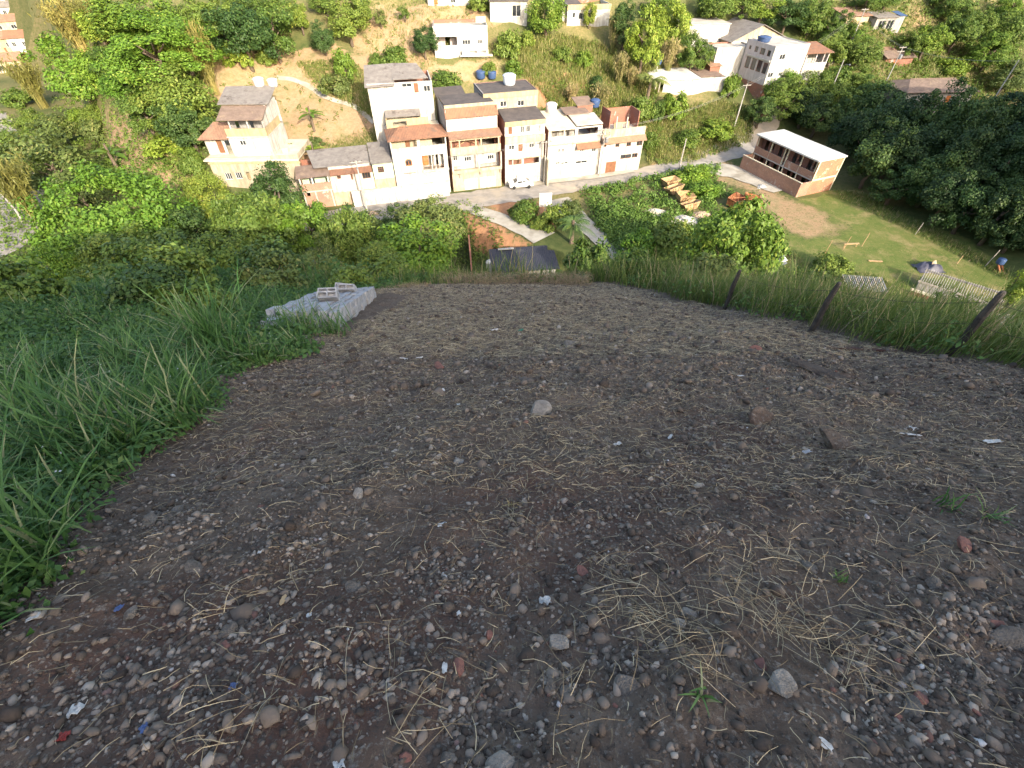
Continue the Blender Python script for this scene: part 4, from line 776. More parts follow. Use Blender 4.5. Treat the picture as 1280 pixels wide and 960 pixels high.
MB().wall(0, 7, -1, zt, 0, .2, [(2.2,3.1,0,2)]).build('front_wall', M['brick_dark'], h.root); h.shell(7, 5, -1, zt); h.door((2.2,3.1,0,2)); MB().sheet([(-.4,-.6,zt),(7.4,-.6,zt),(7.4,2.6,zt+.9),(-.4,2.6,zt+.9)], .08).build('roof', M['fibre_brown'], h.root); MB().sheet([(-.4,2.7,zt+1.0),(7.0,2.7,zt+1.0),(7.0,5.6,zt+1.7),(-.4,5.6,zt+1.7)], .08).build('roof', M['tile_old'], h.root)
dpt = 98.0; d_ = ray(1175,112)*dpt; h = House('far_house', 'house with broad brown-grey roof half sunk among trees, right of the double utility pole', 'house', d_[0]-7, d_[1]-1, d_[2]-3.2, 4); zt = 3.0
MB().wall(0, 14.5, -4, zt, 0, .2, [(1.5,2.6,.8,2.2),(5,6.2,.8,2.2),(9,10,0,2.2)]).build('front_wall', M['grey_render'], h.root); h.shell(14.5, 8, -4, zt, 'grey_render', 'grey_render'); h.window((1.5,2.6,.8,2.2)); h.window((5,6.2,.8,2.2)); h.door((9,10,0,2.2)); h.gable('roof', 'fibre_brown', 0, 14.5, 0, 8, zt, 1.4, 3.0, .7)
# -- distant town in the valley at the upper left
cols = [('white','tile'),('cream','tile_old'),('pink','fibre'),('white','fibre_brown'),('beige','tile'),('white','fibre'),('yellow','tile_old')]
desc = {'tile':'red clay','tile_old':'dull brown','fibre':'grey sheet','fibre_brown':'brown sheet'}; wn_ = {'white':'white','cream':'cream','pink':'pinkish','beige':'beige','yellow':'yellowish'}
spots = [(40,60,5),(46,12,5),(6,10,7),(20,8,7),(34,9,6),(12,22,7),(28,24,7),(40,22,5),(8,44,9),(22,42,8),(36,36,6),(44,40,5),(14,58,9),(2,60,8),(26,66,7),(4,84,9)]
rowname = ['fourth','back','back','back','back','second','second','second','third','third','third','third','fourth','fourth','front','front']
for i, (px, py, w) in enumerate(spots):
    px += 8; py += 8
    p = at(px, py, -34.0) if py < 80 else at(px, py); mp = m_per_px(p); Wd = w*mp*3.3; wl, rf = cols[i % 7]
    h = House('town_house', '%s town house under %s roof, %s row of the distant town, %s' % (wn_[wl], desc[rf], rowname[i], ['left','centre','right'][0 if px < 14 else 1 if px < 31 else 2]), 'house', p[0]-Wd/2, p[1], -34.3, 8+(i*37 % 30), 'houses of the distant town')
    zt = 3.0+(i % 3)*1.3; D = Wd*.8; ops = [(Wd*.15,Wd*.32,zt-2.2,zt-1.0),(Wd*.62,Wd*.8,zt-2.2,zt-1.0),(Wd*.42,Wd*.52,0,2.0)]
    MB().wall(0, Wd, 0, zt, 0, .2, ops).build('front_wall', M[wl], h.root); h.shell(Wd, D, 0, zt, wl, wl, wl); h.window(ops[0]); h.window(ops[1]); h.door(ops[2], .08, 'frame_brown'); h.gable('roof', rf, 0, Wd, 0, D, zt, 1.6, 0, .5)
# ---------------------------------------------------------------- street things
def pole(px, py, top_py, label, lamp=False, p=None, arms=1, tr=False):
    p = np.array(p) if p is not None else at(px, py); H = max(4, (py-top_py)*vert_px_m(p, (py+top_py)/2)*1.03)
    o = thing('utility_pole', label, 'utility pole', p, R(16), 'utility poles')
    MB().bar((0,0,-.6),(0,0,H),.16,.10,8).build('shaft', M['concrete_pole'], o)
    for k in range(arms):
        z = H-.25-k*.7; MB().box(-.9,.9,-.06,.06,z,z+.1).build('crossarm', M['wood_grey'], o)
        m = MB()
        for xx in (-.8,-.3,.3,.8): m.lathe([(.05,0),(.07,.06),(.03,.16)], 8, (xx,0,z+.1))
        m.build('insulators', M['iron'], o)
    if tr: MB().lathe([(.26,0),(.30,.1),(.30,.7),(.22,.8)], 12, (.32,-.22,H-2.4)).build('transformer', M['metal_grey'], o)
    if lamp:
        MB().path([(0,-.1,H-1.2),(0,-.9,H-.6),(0,-1.7,H-.5)], .035).build('lamp_arm', M['metal_grey'], o); MB().lathe([(.05,.12),(.14,.05),(.16,-.05),(.05,-.12)], 10, (0,-1.85,H-.5)).build('lamp_head', M['metal_grey'], o)
    return Vector((p[0], p[1], p[2]+H-.15))
P1 = pole(459, 264, 205, 'leaning concrete pole in front of the brick house with patched sheet roof', lamp=True)
P2 = pole(0, 0, 0, 'concrete pole with transformer between the two white houses at the right end of the row', tr=True, arms=2, p=(15.6,83.6,-34)) if False else None
def pole_at(x, y, H, label, **k):
    z = T1(x, y); o = thing('utility_pole', label, 'utility pole', (x,y,z), R(16), 'utility poles')
    MB().bar((0,0,-.6),(0,0,H),.13,.08,8).build('shaft', M['concrete_pole'], o)
    for q in range(k.get('arms', 1)):
        zz = H-.25-q*.7; MB().box(-.9,.9,-.06,.06,zz,zz+.1).build('crossarm', M['wood_grey'], o); m = MB()
        for xx in (-.8,-.3,.3,.8): m.lathe([(.05,0),(.07,.06),(.03,.16)], 8, (xx,0,zz+.1))
        m.build('insulators', M['iron'], o)
    if k.get('tr'): MB().lathe([(.26,0),(.30,.1),(.30,.7),(.22,.8)], 12, (.34,-.2,H-2.2)).build('transformer', M['metal_grey'], o)
    if k.get('lamp'): MB().path([(0,-.1,H-1.2),(0,-.9,H-.6),(0,-1.7,H-.5)], .035).build('lamp_arm', M['metal_grey'], o); MB().lathe([(.05,.12),(.14,.05),(.16,-.05),(.05,-.12)], 10, (0,-1.85,H-.5)).build('lamp_head', M['metal_grey'], o)
    return Vector((x, y, z+H-.1))
x, y = ab(38.3, 77.3); P2 = pole_at(x, y, 8.0, 'concrete pole with transformer between the last two white row houses', arms=2, tr=True, lamp=True)
x, y = ab(27.9, 77.2); P25 = pole_at(x, y, 7.0, 'pole with tangled service wires at the brick side wall by the white car')
q = at(848,214); P3 = pole_at(q[0], q[1], 5.5, 'thin pale post on the grassy bank above the main road', arms=0)
q = ray(921,148)*94; P4 = pole_at(q[0], q[1], 7.5, 'pole standing in the dark gap below the tall white house')
q = ray(1030,134)*100; P6 = pole_at(q[0], q[1], 8.5, 'slanting pale pole among trees right of the balcony house', lamp=True, arms=0)
q = ray(1098,122)*104; P5 = pole_at(q[0], q[1], 9.5, 'pole with two crossarms beside the broad brown-grey roof, upper right', arms=2, tr=True)
q = ray(1040,110)*112; P7 = pole_at(q[0], q[1], 8.0, 'street lamp pole standing in greenery left of the double-arm pole', lamp=True)
q = at(1205,140); P8 = pole_at(83, 92, 11, 'bare pole rising out of the shaded wood on the right', arms=0)
def wire(a, b, label, sag=.8, offs=(-.5,.4), r=.013):
    o = thing('power_cables', label, 'cables', a, 0, 'overhead cables'); d = (b-a); s = Vector((-d.y, d.x, 0)).normalized()
    for k in offs:
        MB().path([(d*(i/12))+s*k*.6+Vector((0,0,-4*sag*(i/12)*(1-i/12))) for i in range(13)], r, 5).build('cable', M['cable'], o)
wire(P1, P25, 'overhead cables crossing in front of the two left row houses'); wire(P25, P2, 'overhead cables crossing in front of the wide white row house', .4)
wire(P2, P4, 'long overhead cables sweeping from the row end to the dark gap', 1.2, (-.5,.3), .014); wire(P4, P7, 'overhead cables rising from the dark gap to the street lamp pole', 1.0); wire(P7, P5, 'overhead cables between street lamp pole and double-arm pole', .8, (-.5,.4), .014); wire(P5, P8, 'overhead cables leaving the double-arm pole over the shaded wood', .8)
# signboard
p = at(681,266); o = thing('signboard', 'blank white square signboard on a post beside the lane', 'signboard', p, R(4))
MB().bar((0,0,-.4),(0,0,2.2),.09,.08,8).build('post', M['concrete_pole'], o); MB().box(-.95,.95,-.12,.02,1.1,3.1).build('panel', M['roof_white'], o)
MB().box(-.97,.97,-.10,.04,1.06,1.097).box(-.97,.97,-.10,.04,3.103,3.14).build('panel_frame', M['frame_white'], o)
# cars
def car(label, x, y, rz, paint, cat='car'):
    z = T1(x, y)+.1; o = thing('parked_car', label, cat, (x,y,z), rz)
    side = [(-2.0,.35),(-2.05,.62),(-1.95,.82),(-1.2,.92),(-.62,1.36),(.85,1.40),(1.55,.98),(1.98,.90),(2.05,.6),(2.0,.35)]
    m = MB(); n = len(side); W2 = .82; vs = []
    for s in (-1, 1):
        for (a, c) in side: vs.append((a, s*(W2-(.16 if c > 1.2 else 0)), c))
    fs = [tuple(range(n)), tuple(range(2*n-1, n-1, -1))]+[(i, n+i, n+(i+1) % n, (i+1) % n) for i in range(n)]
    m.add(vs, fs); b = m.build('body', M[paint], o); bv = b.modifiers.new('bevel', 'BEVEL'); bv.width = .06; bv.segments = 2
    for s in (-1, 1):
        q = [(-.85,.95),(-.52,1.28),(.12,1.31),(.12,.96)]; r = [(.2,.96),(.2,1.31),(.78,1.32),(1.18,.99)]
        for poly in (q, r):
            m = MB(); m.add([(a, s*(W2+.012-(.15*(c-.92)/.45 if c > .93 else 0)), c) for a, c in poly], [(0,1,2,3) if s < 0 else (3,2,1,0)]); m.build('side_window', M['glass'], o)
    MB().add([(-1.17,-.66,.955),(-1.17,.66,.955),(-.66,.58,1.35),(-.66,-.58,1.35)], [(3,2,1,0)]).build('windscreen', M['glass'], o); MB().add([(1.50,-.64,1.03),(1.50,.64,1.03),(.92,.58,1.385),(.92,-.58,1.385)], [(0,1,2,3)]).build('rear_window', M['glass'], o)
    for wx in (-1.28, 1.28):
        for s in (-1, 1):
            wm = MB(); wm.lathe([(.2,-.1),(.30,-.1),(.31,-.06),(.31,.06),(.30,.1),(.2,.1)], 18); wm.v = [(a+wx, c+s*.74, b_+.31) for a, b_, c in wm.v]; w = wm.build('wheel', M['rubber'], o)
            rm = MB(); rm.lathe([(.05,-.112),(.19,-.108),(.2,0),(.05,0)], 12); rm.v = [(a+wx, -c*(-s)+s*.74, b_+.31) for a, b_, c in rm.v]; rm.build('rim', M['metal_grey'], w)
    for s in (-1, 1): MB().box(-2.06,-1.98,s*.58-.16,s*.58+.16,.62,.76).build('headlight', M['frame_white'], o); MB().box(1.98,2.06,s*.6-.14,s*.6+.14,.66,.82).build('tail_light', M['plastic_red'], o)
    return o
x, y = ab(23.6, 76.9); car('white hatchback parked in front of the narrow white house', x, y, R(10), 'car_white')
q = ray(1108,128)*96; car('pale car half hidden by leaves below the double-arm pole', q[0], q[1], R(100), 'car_white')
# dump skips in the rank lot
def skip(x, y, rz, label, mat, sc=1.0, tip=0.0):
    z = T1(x, y)+.15; o = thing('dump_skip', label, 'skip', (x,y,z), rz, 'abandoned dump skips'); o.rotation_euler = (tip, tip*.6, rz); o.scale = (sc,)*3
    L0, L1, Wt, Wb, H, t = 1.0, 1.7, .85, .75, 1.15, .06; m = MB()
    lo = [(-L0,-Wb,0),(L0,-Wb,0),(L0,Wb,0),(-L0,Wb,0)]; hi = [(-L1,-Wt,H),(L1,-Wt,H),(L1,Wt,H),(-L1,Wt,H)]
    for i in range(4):
        j = (i+1) % 4; a, b, c, d = Vector(lo[i]), Vector(lo[j]), Vector(hi[j]), Vector(hi[i]); n = (b-a).cross(d-a).normalized()*t; m.hexa([a-n,b-n,b,a], [d-n,c-n,c,d])
    m.box(-L0,L0,-Wb,Wb,0,.06); m.build('hopper', M[mat], o)
    r = MB()
    for i in range(4): r.bar(hi[i], hi[(i+1) % 4], .06)
    r.build('rim_bar', M[mat], o)
    for s in (-1, 1): MB().bar((-.5, s*.88, .9), (-.5, s*1.02, .9), .05).bar((.5, s*.88, .9), (.5, s*1.02, .9), .05).build('lifting_lug', M['rust'], o)
    m = MB()
    for q in (-.9,-.3,.3,.9): m.hexa([(q-.04,-Wb-.12,.1),(q+.04,-Wb-.12,.1),(q+.04,-Wb,.1),(q-.04,-Wb,.1)], [(q-.04,-Wt-.09,H-.05),(q+.04,-Wt-.09,H-.05),(q+.04,-Wt,H-.05),(q-.04,-Wt,H-.05)])
    m.build('side_ribs', M[mat], o); return o
for (px, py, rz, lb, mt, sc, tp) in [(836,233,.55,'brownish skip farthest up in the line of worn skips','skip_yellow',.95,.08),(842,242,.5,'pale yellow skip second in the line of worn skips','skip_yellow',.92,-.16),(853,251,.4,'yellowed skip third in the line, its rusty inside showing','skip_yellow',.95,.25),(862,262,.3,'cream skip nearest in the line of worn skips','skip_yellow',.85,-.2),
        (916,258,.9,'big orange rusted skip with crossed bars by the dirt track','rust',1.15,.18),(935,254,.2,'small upturned rusted skip behind the crossed-bar skip','rust',.9,.5),(941,264,-.3,'orange rusted skip lying right of the crossed-bar skip','rust',.85,-.35)]:
    p = at(px, py); s = skip(p[0], p[1], rz, lb, mt, sc, tp)
    if 'crossed' in lb: MB().bar((-1.5,-.8,1.0),(1.4,.8,1.3),.06).bar((-1.3,.8,1.0),(1.2,-.8,1.3),.06).build('cross_bar', M['rust'], s)
# rubble heaps
def heap(px, py, w, h, label, mat, n=150, ls=.22):
    p = at(px, py); r = w*m_per_px(p)/2; V = []; F = []; tt = []; k = 0
    ico = [( .0,-.53,.85),(.0,.53,.85),(.85,0,.53),(-.85,0,.53),(.53,.85,0),(-.53,.85,0),(.53,-.85,0),(-.53,-.85,0),(.85,0,-.53),(-.85,0,-.53),(0,-.53,-.85),(0,.53,-.85)]
    m = MB(); pts = [(.0,.0,h)]
    for ring in range(1, 5):
        for a in range(14):
            t_ = 2*math.pi*a/14; rr = r*ring/4*(1+.2*math.sin(a*2.3+ring)); pts.append((rr*math.cos(t_), rr*math.sin(t_)*.8, h*(1-ring/4)**1.2*(1+.3*random.random())-(.3 if ring == 4 else 0)))
    fs = [(0, 1+a, 1+(a+1) % 14) for a in range(14)]+[(1+14*q+a, 1+14*(q+1)+a, 1+14*(q+1)+(a+1) % 14, 1+14*q+(a+1) % 14) for q in range(3) for a in range(14)]
    m.add(pts, fs)
    for i in range(n):
        t_ = random.random()*6.28; u = random.random()**.6; x_, y_ = r*u*math.cos(t_), r*u*.8*math.sin(t_); z_ = h*(1-u)**1.2; s = ls*random.uniform(.4,1.3)
        sx, sy, sz = s*random.uniform(.6,1.2), s*random.uniform(.6,1.2), s*random.uniform(.3,.7); cs, sn = math.cos(i), math.sin(i)
        m.hexa([(x_+cs*a-sn*b, y_+sn*a+cs*b, z_-sz*.5) for a, b in ((-sx,-sy),(sx,-sy),(sx,sy),(-sx,sy))], [(x_+cs*a*.8-sn*b*.8, y_+sn*a*.9+cs*b*.8, z_+sz*.6) for a, b in ((-sx,-sy),(sx,-sy),(sx,sy),(-sx,sy))])
    o = m.build('rubble_heap', M[mat], None, loc=p); tag(o, label, 'rubble heap', 'rubble heaps in the rank lot')
heap(856,276,34,.7,'grey rubble heap in the middle of the rank lot','slab'); heap(878,270,26,.6,'pinkish rubble heap right of the grey heap','beige'); heap(820,266,26,.45,'low scattered rubble heap left of the grey heap','slab_pale'); heap(868,233,20,.6,'white rubble heap beside the line of worn skips','roof_white'); heap(952,234,14,.4,'white rubble at the foot of the brick yard wall','roof_white', 60, .15); heap(465,268,20,.5,'earth and debris heap below the leaning pole','beige', 60, .15)
# ---------------------------------------------------------------- the field
def post(px, py, H, label, lean=(0,0), r=.05, mat='wood', cat='post'):
    p = at(px, py); o = MB().bar((0,0,-.3),(lean[0],lean[1],H),r,r*.9,7).bar((lean[0],lean[1],H-.02),(lean[0]*1.01,lean[1]*1.01,H+.05),r*.8,r*.3,7).build('wooden_post', M[mat], None, loc=p); return tag(o, label, cat, 'posts on the field')
post(1031,317,2.0,'leftmost bare pole planted in the sunlit field',(.1,0)); post(1077,308,2.0,'rightmost bare pole planted in the sunlit field',(.15,.1)); post(1054,312,1.9,'middle bare pole of the three, beside the rail',(.2,.1))
post(1144,293,1.8,'grey post at the shadow edge of the field',(.1,.0),.05,'wood_grey'); post(1230,334,2.4,'slanting grey post beside the blue drum',(.5,.2),.05,'wood_grey'); post(1196,330,1.2,'short stake by the bare patch at the field edge',(.1,.1),.05)
p = at(1062,309); o = thing('low_bench', 'rough plank bench between the field poles', 'bench', p, .1); MB().box(-1.1,1.1,-.12,.12,.5,.58).build('seat', M['wood'], o); MB().bar((-.9,0,-.1),(-.9,0,.5),.06).build('leg', M['wood'], o); MB().bar((.9,0,-.1),(.9,0,.5),.06).build('leg', M['wood'], o)
p = at(1094,327); o = thing('plank', 'single pale plank lying on the sunlit grass', 'plank', p, -.12); MB().box(-.9,.9,-.13,.13,.06,.13).build('board', M['wood'], o); MB().box(-.7,-.6,-.16,.16,-.03,.06).box(.6,.7,-.16,.16,-.03,.06).build('batten', M['wood'], o)
# tarpaulin heap
p = at(1160,336); V = []; n = 26
gx, gy = np.meshgrid(np.linspace(-1.7,1.7,n), np.linspace(-1.1,1.1,n)); rr = np.maximum(0, 1-(gx/1.7)**2*.9-(gy/1.1)**2*.9); gz = .75*rr**.6*(1+.9*fbm(gx, gy, .8, 3, 4))+.05; V, F = grid(np.linspace(-1.7,1.7,n), np.linspace(-1.1,1.1,n), gz)
o = fastmesh('tarpaulin_heap', V, F, None, M['tarp'], None, False); o.location = p; tag(o, 'dark tarpaulin heap with pale boards near the slatted roof', 'heap'); m = MB()
for k in range(7): a = .3*k-.4; m.hexa([(.2+.2*k-.7,-.9+.16*k,.35),(.5+.2*k-.7,-.9+.16*k,.40),(.9+.1*k-.7,-.1+.1*k,.95),(.6+.1*k-.7,-.1+.1*k,.9)], [(.2+.2*k-.7,-.9+.16*k,.39),(.5+.2*k-.7,-.9+.16*k,.44),(.9+.1*k-.7,-.1+.1*k,.99),(.6+.1*k-.7,-.1+.1*k,.94)])
m.build('boards', M['beige'], o)
# drums
p = at(1243,337); o = thing('blue_drum', 'blue plastic drum on two rusty supports at the field edge', 'drum', p, .3); MB().lathe([(.42,.9),(.46,1.0),(.46,1.5),(.42,1.6)], 16).build('drum_body', M['tank_blue'], o, True)
for s in (-.35, .2): MB().box(s,s+.25,-.9,.1,0,.12).hexa([(s,-1.0,0),(s+.25,-1.0,0),(s+.25,-.8,0),(s,-.8,0)], [(s,-.1,.9),(s+.25,-.1,.9),(s+.25,.1,.9),(s,.1,.9)]).build('support', M['rust'], o)
# open slatted roof frame and sheds at the foot of the slope
pa, pb_, pc = at(1150,352,-33.0), at(1250,384,-33.0), at(1160,339,-33.0)
e_ = (pb_-pa)[:2]; Ls = np.linalg.norm(e_); h = House('slatted_shed', 'long roofless shed showing a row of pale rafters, at the near edge of the field', 'shed', pa[0], pa[1], -34.0, math.degrees(math.atan2(e_[1], e_[0])))
for k in range(34): xx = Ls*k/33; MB().hexa([(xx-.03,-.1,1.18),(xx+.03,-.1,1.18),(xx+.03,2.2,1.75),(xx-.03,2.2,1.75)], [(xx-.03,-.1,1.25),(xx+.03,-.1,1.25),(xx+.03,2.2,1.82),(xx-.03,2.2,1.82)]).build('rafter', M['wood_grey'], h.root)
MB().box(-.2,Ls+.2,-.2,-.05,.95,1.16).build('beam', M['wood_grey'], h.root); MB().box(-.1,Ls+.1,2.1,2.25,1.5,1.7).build('beam', M['wood_grey'], h.root); MB().box(0,Ls,-.18,-.06,-.6,.9).box(0,.12,-.06,2.2,-.6,1.2).box(Ls-.12,Ls,-.06,2.2,-.6,1.2).build('wall', M['grey_render'], h.root)
MB().box(-.5,Ls*.8,-1.9,-1.7,.5,.75).build('outer_beam', M['slab_pale'], h.root); MB().box(-.2,Ls*.8,-1.85,-1.75,-.6,.5).build('outer_wall', M['brick_dark'], h.root)
h = House('small_shed', 'small shed roofed with dark slats beside the lattice at the field corner', 'shed', at(1058,362,-33.2)[0], at(1058,362,-33.2)[1], -34.2, -8)
for k in range(20): xx = k*.24; MB().hexa([(xx,-.1,1.1),(xx+.12,-.1,1.1),(xx+.12,2.4,1.6),(xx,2.4,1.6)], [(xx,-.1,1.14),(xx+.12,-.1,1.14),(xx+.12,2.4,1.64),(xx,2.4,1.64)]).build('slat', M['metal_grey'] if k % 3 else M['wood_grey'], h.root)
MB().box(0,4.7,0,.12,-.6,1.08).box(0,4.7,2.2,2.32,-.6,1.45).build('wall', M['wood_dark'], h.root)
p = at(1238,395,-33.6); h = House('cement_slab', 'broken pale cement slab at the near end of the slatted shed', 'slab', p[0]-1.6, p[1]-1.2, -33.9, -20); m = MB()
for i in range(4):
    for j in range(3): m.box(i*.95+.03*j, i*.95+.9, j*.9, j*.9+.85, .0, .25+.05*((i*3+j) % 4))
m.build('slab_pieces', M['slab'], h.root)
p = at(976,327); o = thing('metal_sheet', 'crumpled white metal sheet behind the yellow-green bush', 'metal sheet', p, .4); MB().sheet([(-.8,-.5,.15),(.7,-.4,.25),(.8,.5,.5),(-.7,.4,.35)], .03).build('sheet', M['roof_white'], o); MB().sheet([(-.5,-.9,.05),(.3,-.8,.12),(.4,-.45,.2),(-.5,-.4,.16)], .03).build('bent_edge', M['metal_grey'], o)
# ---------------------------------------------------------------- trees and shrubs
def rnd_dirs(n, zmin=-1.0):
    z = rng.uniform(zmin, 1, n); a = rng.uniform(0, 2*np.pi, n); r = np.sqrt(1-z*z); return np.stack([r*np.cos(a), r*np.sin(a), z], 1)
def leafquads(C, N, L, Wd, droop=None):
    """small leaf faces centred at C, facing N, of length L and width Wd"""
    n = len(C); N = N/np.linalg.norm(N, axis=1, keepdims=True); r = rng.normal(size=(n, 3))
    if droop is not None: r = r*.6+np.array((0, 0, -droop))
    u = r-N*np.sum(r*N, 1, keepdims=True); u /= np.linalg.norm(u, axis=1, keepdims=True)+1e-9; w = np.cross(N, u)
    L = np.broadcast_to(L, (n,))[:, None]; Wd = np.broadcast_to(Wd, (n,))[:, None]
    V = np.stack([C-u*L*.5, C+w*Wd*.5+N*L*.06, C+u*L*.5-N*L*.10, C-w*Wd*.5+N*L*.06], 1).reshape(-1, 3)
    return V, np.arange(4*n).reshape(n, 4)
def crown_mesh(name, seed, nc=85, per=44, size=.048, sig=.075, flat=1.0, top=1.0, zmin=-.55, lobes=6, aspect=.55):
    global rng
    keep = rng; rng = np.random.default_rng(seed)
    D = rnd_dirs(nc, zmin); lob = rnd_dirs(lobes, -.2); g = np.max(D @ lob.T, 1)
    r = .30+.20*sstep(.55, 1.0, g); r *= rng.uniform(.80, 1.05, nc); inner = rng.random(nc) < .16; r[inner] *= .55
    C = D*r[:, None]; C[:, 2] = np.where(C[:, 2] > 0, C[:, 2]*top, C[:, 2]*flat)
    cs = sig*rng.uniform(.6, 1.35, nc); ci = np.repeat(np.arange(nc), per); off = rng.normal(size=(nc*per, 3)); off /= np.linalg.norm(off, axis=1, keepdims=True); off *= (rng.random((nc*per, 1))**.4)
    off[:, 2] *= .75; P = C[ci]+off*cs[ci][:, None]*1.5
    N = off*.8+D[ci]*.5+np.array((0, 0, .55))+rng.normal(size=off.shape)*.55
    s = size*rng.uniform(.6, 1.35, len(P)); V, F = leafquads(P, N, s*1.35, s*aspect*1.35, .3)
    z0, z1 = np.percentile(V[:, 2], .5), V[:, 2].max(); V[:, 2] = (V[:, 2]-z0)/(z1-z0); wr = np.percentile(np.hypot(V[:, 0], V[:, 1]), 98); V[:, :2] /= 2*wr
    tv = np.clip(rng.random(len(P))*.75+rng.random(nc)[ci]*.25, 0, 1); me = fastmesh(name, V, F, None, M['L_mid'], np.repeat(tv, 4), False, None, False); rng = keep; return me
def bamboo_mesh(name, seed, nculm=70, leaves=2600, spread=.5, droop=.55, lsize=.05):
    global rng
    keep = rng; rng = np.random.default_rng(seed); V = []; F = []; tt = []; b = 0
    a = rng.uniform(0, 6.283, nculm); rb = rng.uniform(0, .14, nculm); rt = rng.uniform(.15, 1, nculm)*spread; hh = rng.uniform(.65, 1.0, nculm); dr = rng.uniform(.1, droop, nculm)
    def pos(i, t): return np.stack([np.cos(a[i])*(rb[i]+(rt[i]-rb[i])*t**2.2), np.sin(a[i])*(rb[i]+(rt[i]-rb[i])*t**2.2), hh[i]*(t-dr[i]*.45*t**4)], -1)
    ts = np.linspace(0, 1, 7); w = .006
    for i in range(nculm):
        p = np.array([pos(i, t) for t in ts]); sd_ = np.array((-np.sin(a[i]), np.cos(a[i]), 0))*w
        V.append(np.stack([p-sd_, p+sd_], 1).reshape(-1, 3)); F += [(b+2*k, b+2*k+1, b+2*k+3, b+2*k+2) for k in range(6)]; b += 14; tt += [.95]*14
    li = rng.integers(0, nculm, leaves); lt = rng.uniform(.3, 1.0, leaves); P = pos(li, lt)+rng.normal(size=(leaves, 3))*.028
    N = rng.normal(size=(leaves, 3))*.8+np.array((0, 0, .5)); s = lsize*rng.uniform(.6, 1.5, leaves); lv, lf = leafquads(P, N, s*1.7, s*.34, 1.2); lf = lf+b
    V = np.concatenate(V+[lv]); F = np.concatenate([np.array(F), lf]); tt = np.concatenate([np.array(tt), np.repeat(rng.random(leaves)*.8, 4)])
    V[:, 2] = np.clip(V[:, 2]/np.percentile(V[:, 2], 99.5), -.02, 1.05); me = fastmesh(name, V, F, None, M['L_bamboo'], tt, False, None, False); rng = keep; return me
def frond_mesh(name, seed, n=15, pairs=26, droop=1.0, leafw=.05, broad=False):
    global rng
    keep = rng; rng = np.random.default_rng(seed); V = []; F = []; tt = []; b = 0
    for i in range(n):
        a = 2*np.pi*i/n*1.618*2+rng.uniform(-.2, .2); up = rng.uniform(.25, 1.25); L = rng.uniform(.42, .55); d = np.array((math.cos(a)*math.cos(up), math.sin(a)*math.cos(up), math.sin(up))); sd_ = np.array((-math.sin(a), math.cos(a), 0)); K = 9; tv = rng.random()*.8
        pts = [d*L*k/(K-1)+np.array((0, 0, -droop*.30*(k/(K-1))**2.2)) for k in range(K)]
        if broad:
            for k in range(K-1):
                w0 = leafw*math.sin(math.pi*min(1, .12+.88*k/(K-1)))**.6*(k > 1)+.006; w1 = leafw*math.sin(math.pi*min(.97, .12+.88*(k+1)/(K-1)))**.6*(k > 0)+.006
                q = [pts[k]-sd_*w0+np.array((0,0,.02)), pts[k], pts[k]+sd_*w0+np.array((0,0,.02)), pts[k+1]-sd_*w1+np.array((0,0,.02)), pts[k+1], pts[k+1]+sd_*w1+np.array((0,0,.02))]
                V += q; F += [(b, b+1, b+4, b+3), (b+1, b+2, b+5, b+4)]; tt += [tv]*6; b += 6
        else:
            for j in range(pairs):
                t = .15+.85*j/pairs; k = min(int(t*(K-1)), K-2); f = t*(K-1)-k; p = pts[k]*(1-f)+pts[k+1]*f; tg = pts[k+1]-pts[k]; tg = tg/np.linalg.norm(tg); l = .15*math.sin(math.pi*(.2+.75*t))
                for s in (-1, 1):
                    q = p+(sd_*s*.75+tg*.55+np.array((0,0,-.45+rng.uniform(-.15,.15))))*l; V += [p-tg*.006, p+tg*.006, q]; F += [(b, b+1, b+2, b+2)]; tt += [tv]*3; b += 3
            for k in range(K-1): V += [pts[k]-sd_*.005, pts[k]+sd_*.005, pts[k+1]-sd_*.003, pts[k+1]+sd_*.003]; F += [(b, b+1, b+3, b+2)]; tt += [.9]*4; b += 4
    V = np.array(V); V[:, 2] += .35; rng = keep; Fa = np.array(F)
    if broad: me = fastmesh(name, V, Fa, None, M['L_lime'], np.array(tt), False, None, False)
    else:
        tri = Fa[:, 2] == Fa[:, 3]; me = fastmesh(name, V, Fa[~tri], Fa[tri][:, :3], M['L_mid'], np.array(tt), False, None, False)
    return me
def trunk_mesh(name, seed, limbs=4):
    r = random.Random(seed); m = MB(); k = [(r.uniform(-.03,.03)*i, r.uniform(-.03,.03)*i, i/5) for i in range(6)]; m.path([(0,0,-.08)]+k[1:], [.062,.052,.046,.04,.034,.026], 8)
    for i in range(limbs):
        t = r.uniform(.45,.85); a = i*6.28/limbs+r.uniform(-.4,.4); b = (k[3][0], k[3][1], t); m.path([b, (b[0]+.14*math.cos(a), b[1]+.14*math.sin(a), t+.12), (b[0]+.36*math.cos(a), b[1]+.36*math.sin(a), t+.30+r.uniform(0,.1))], [.026,.018,.008], 6)
    me = bpy.data.meshes.new(name); me.from_pydata(m.v, [], m.f); me.materials.append(M['bark']); me.polygons.foreach_set('use_smooth', [True]*len(me.polygons)); return me
TR = [trunk_mesh('trunk', s) for s in range(4)]
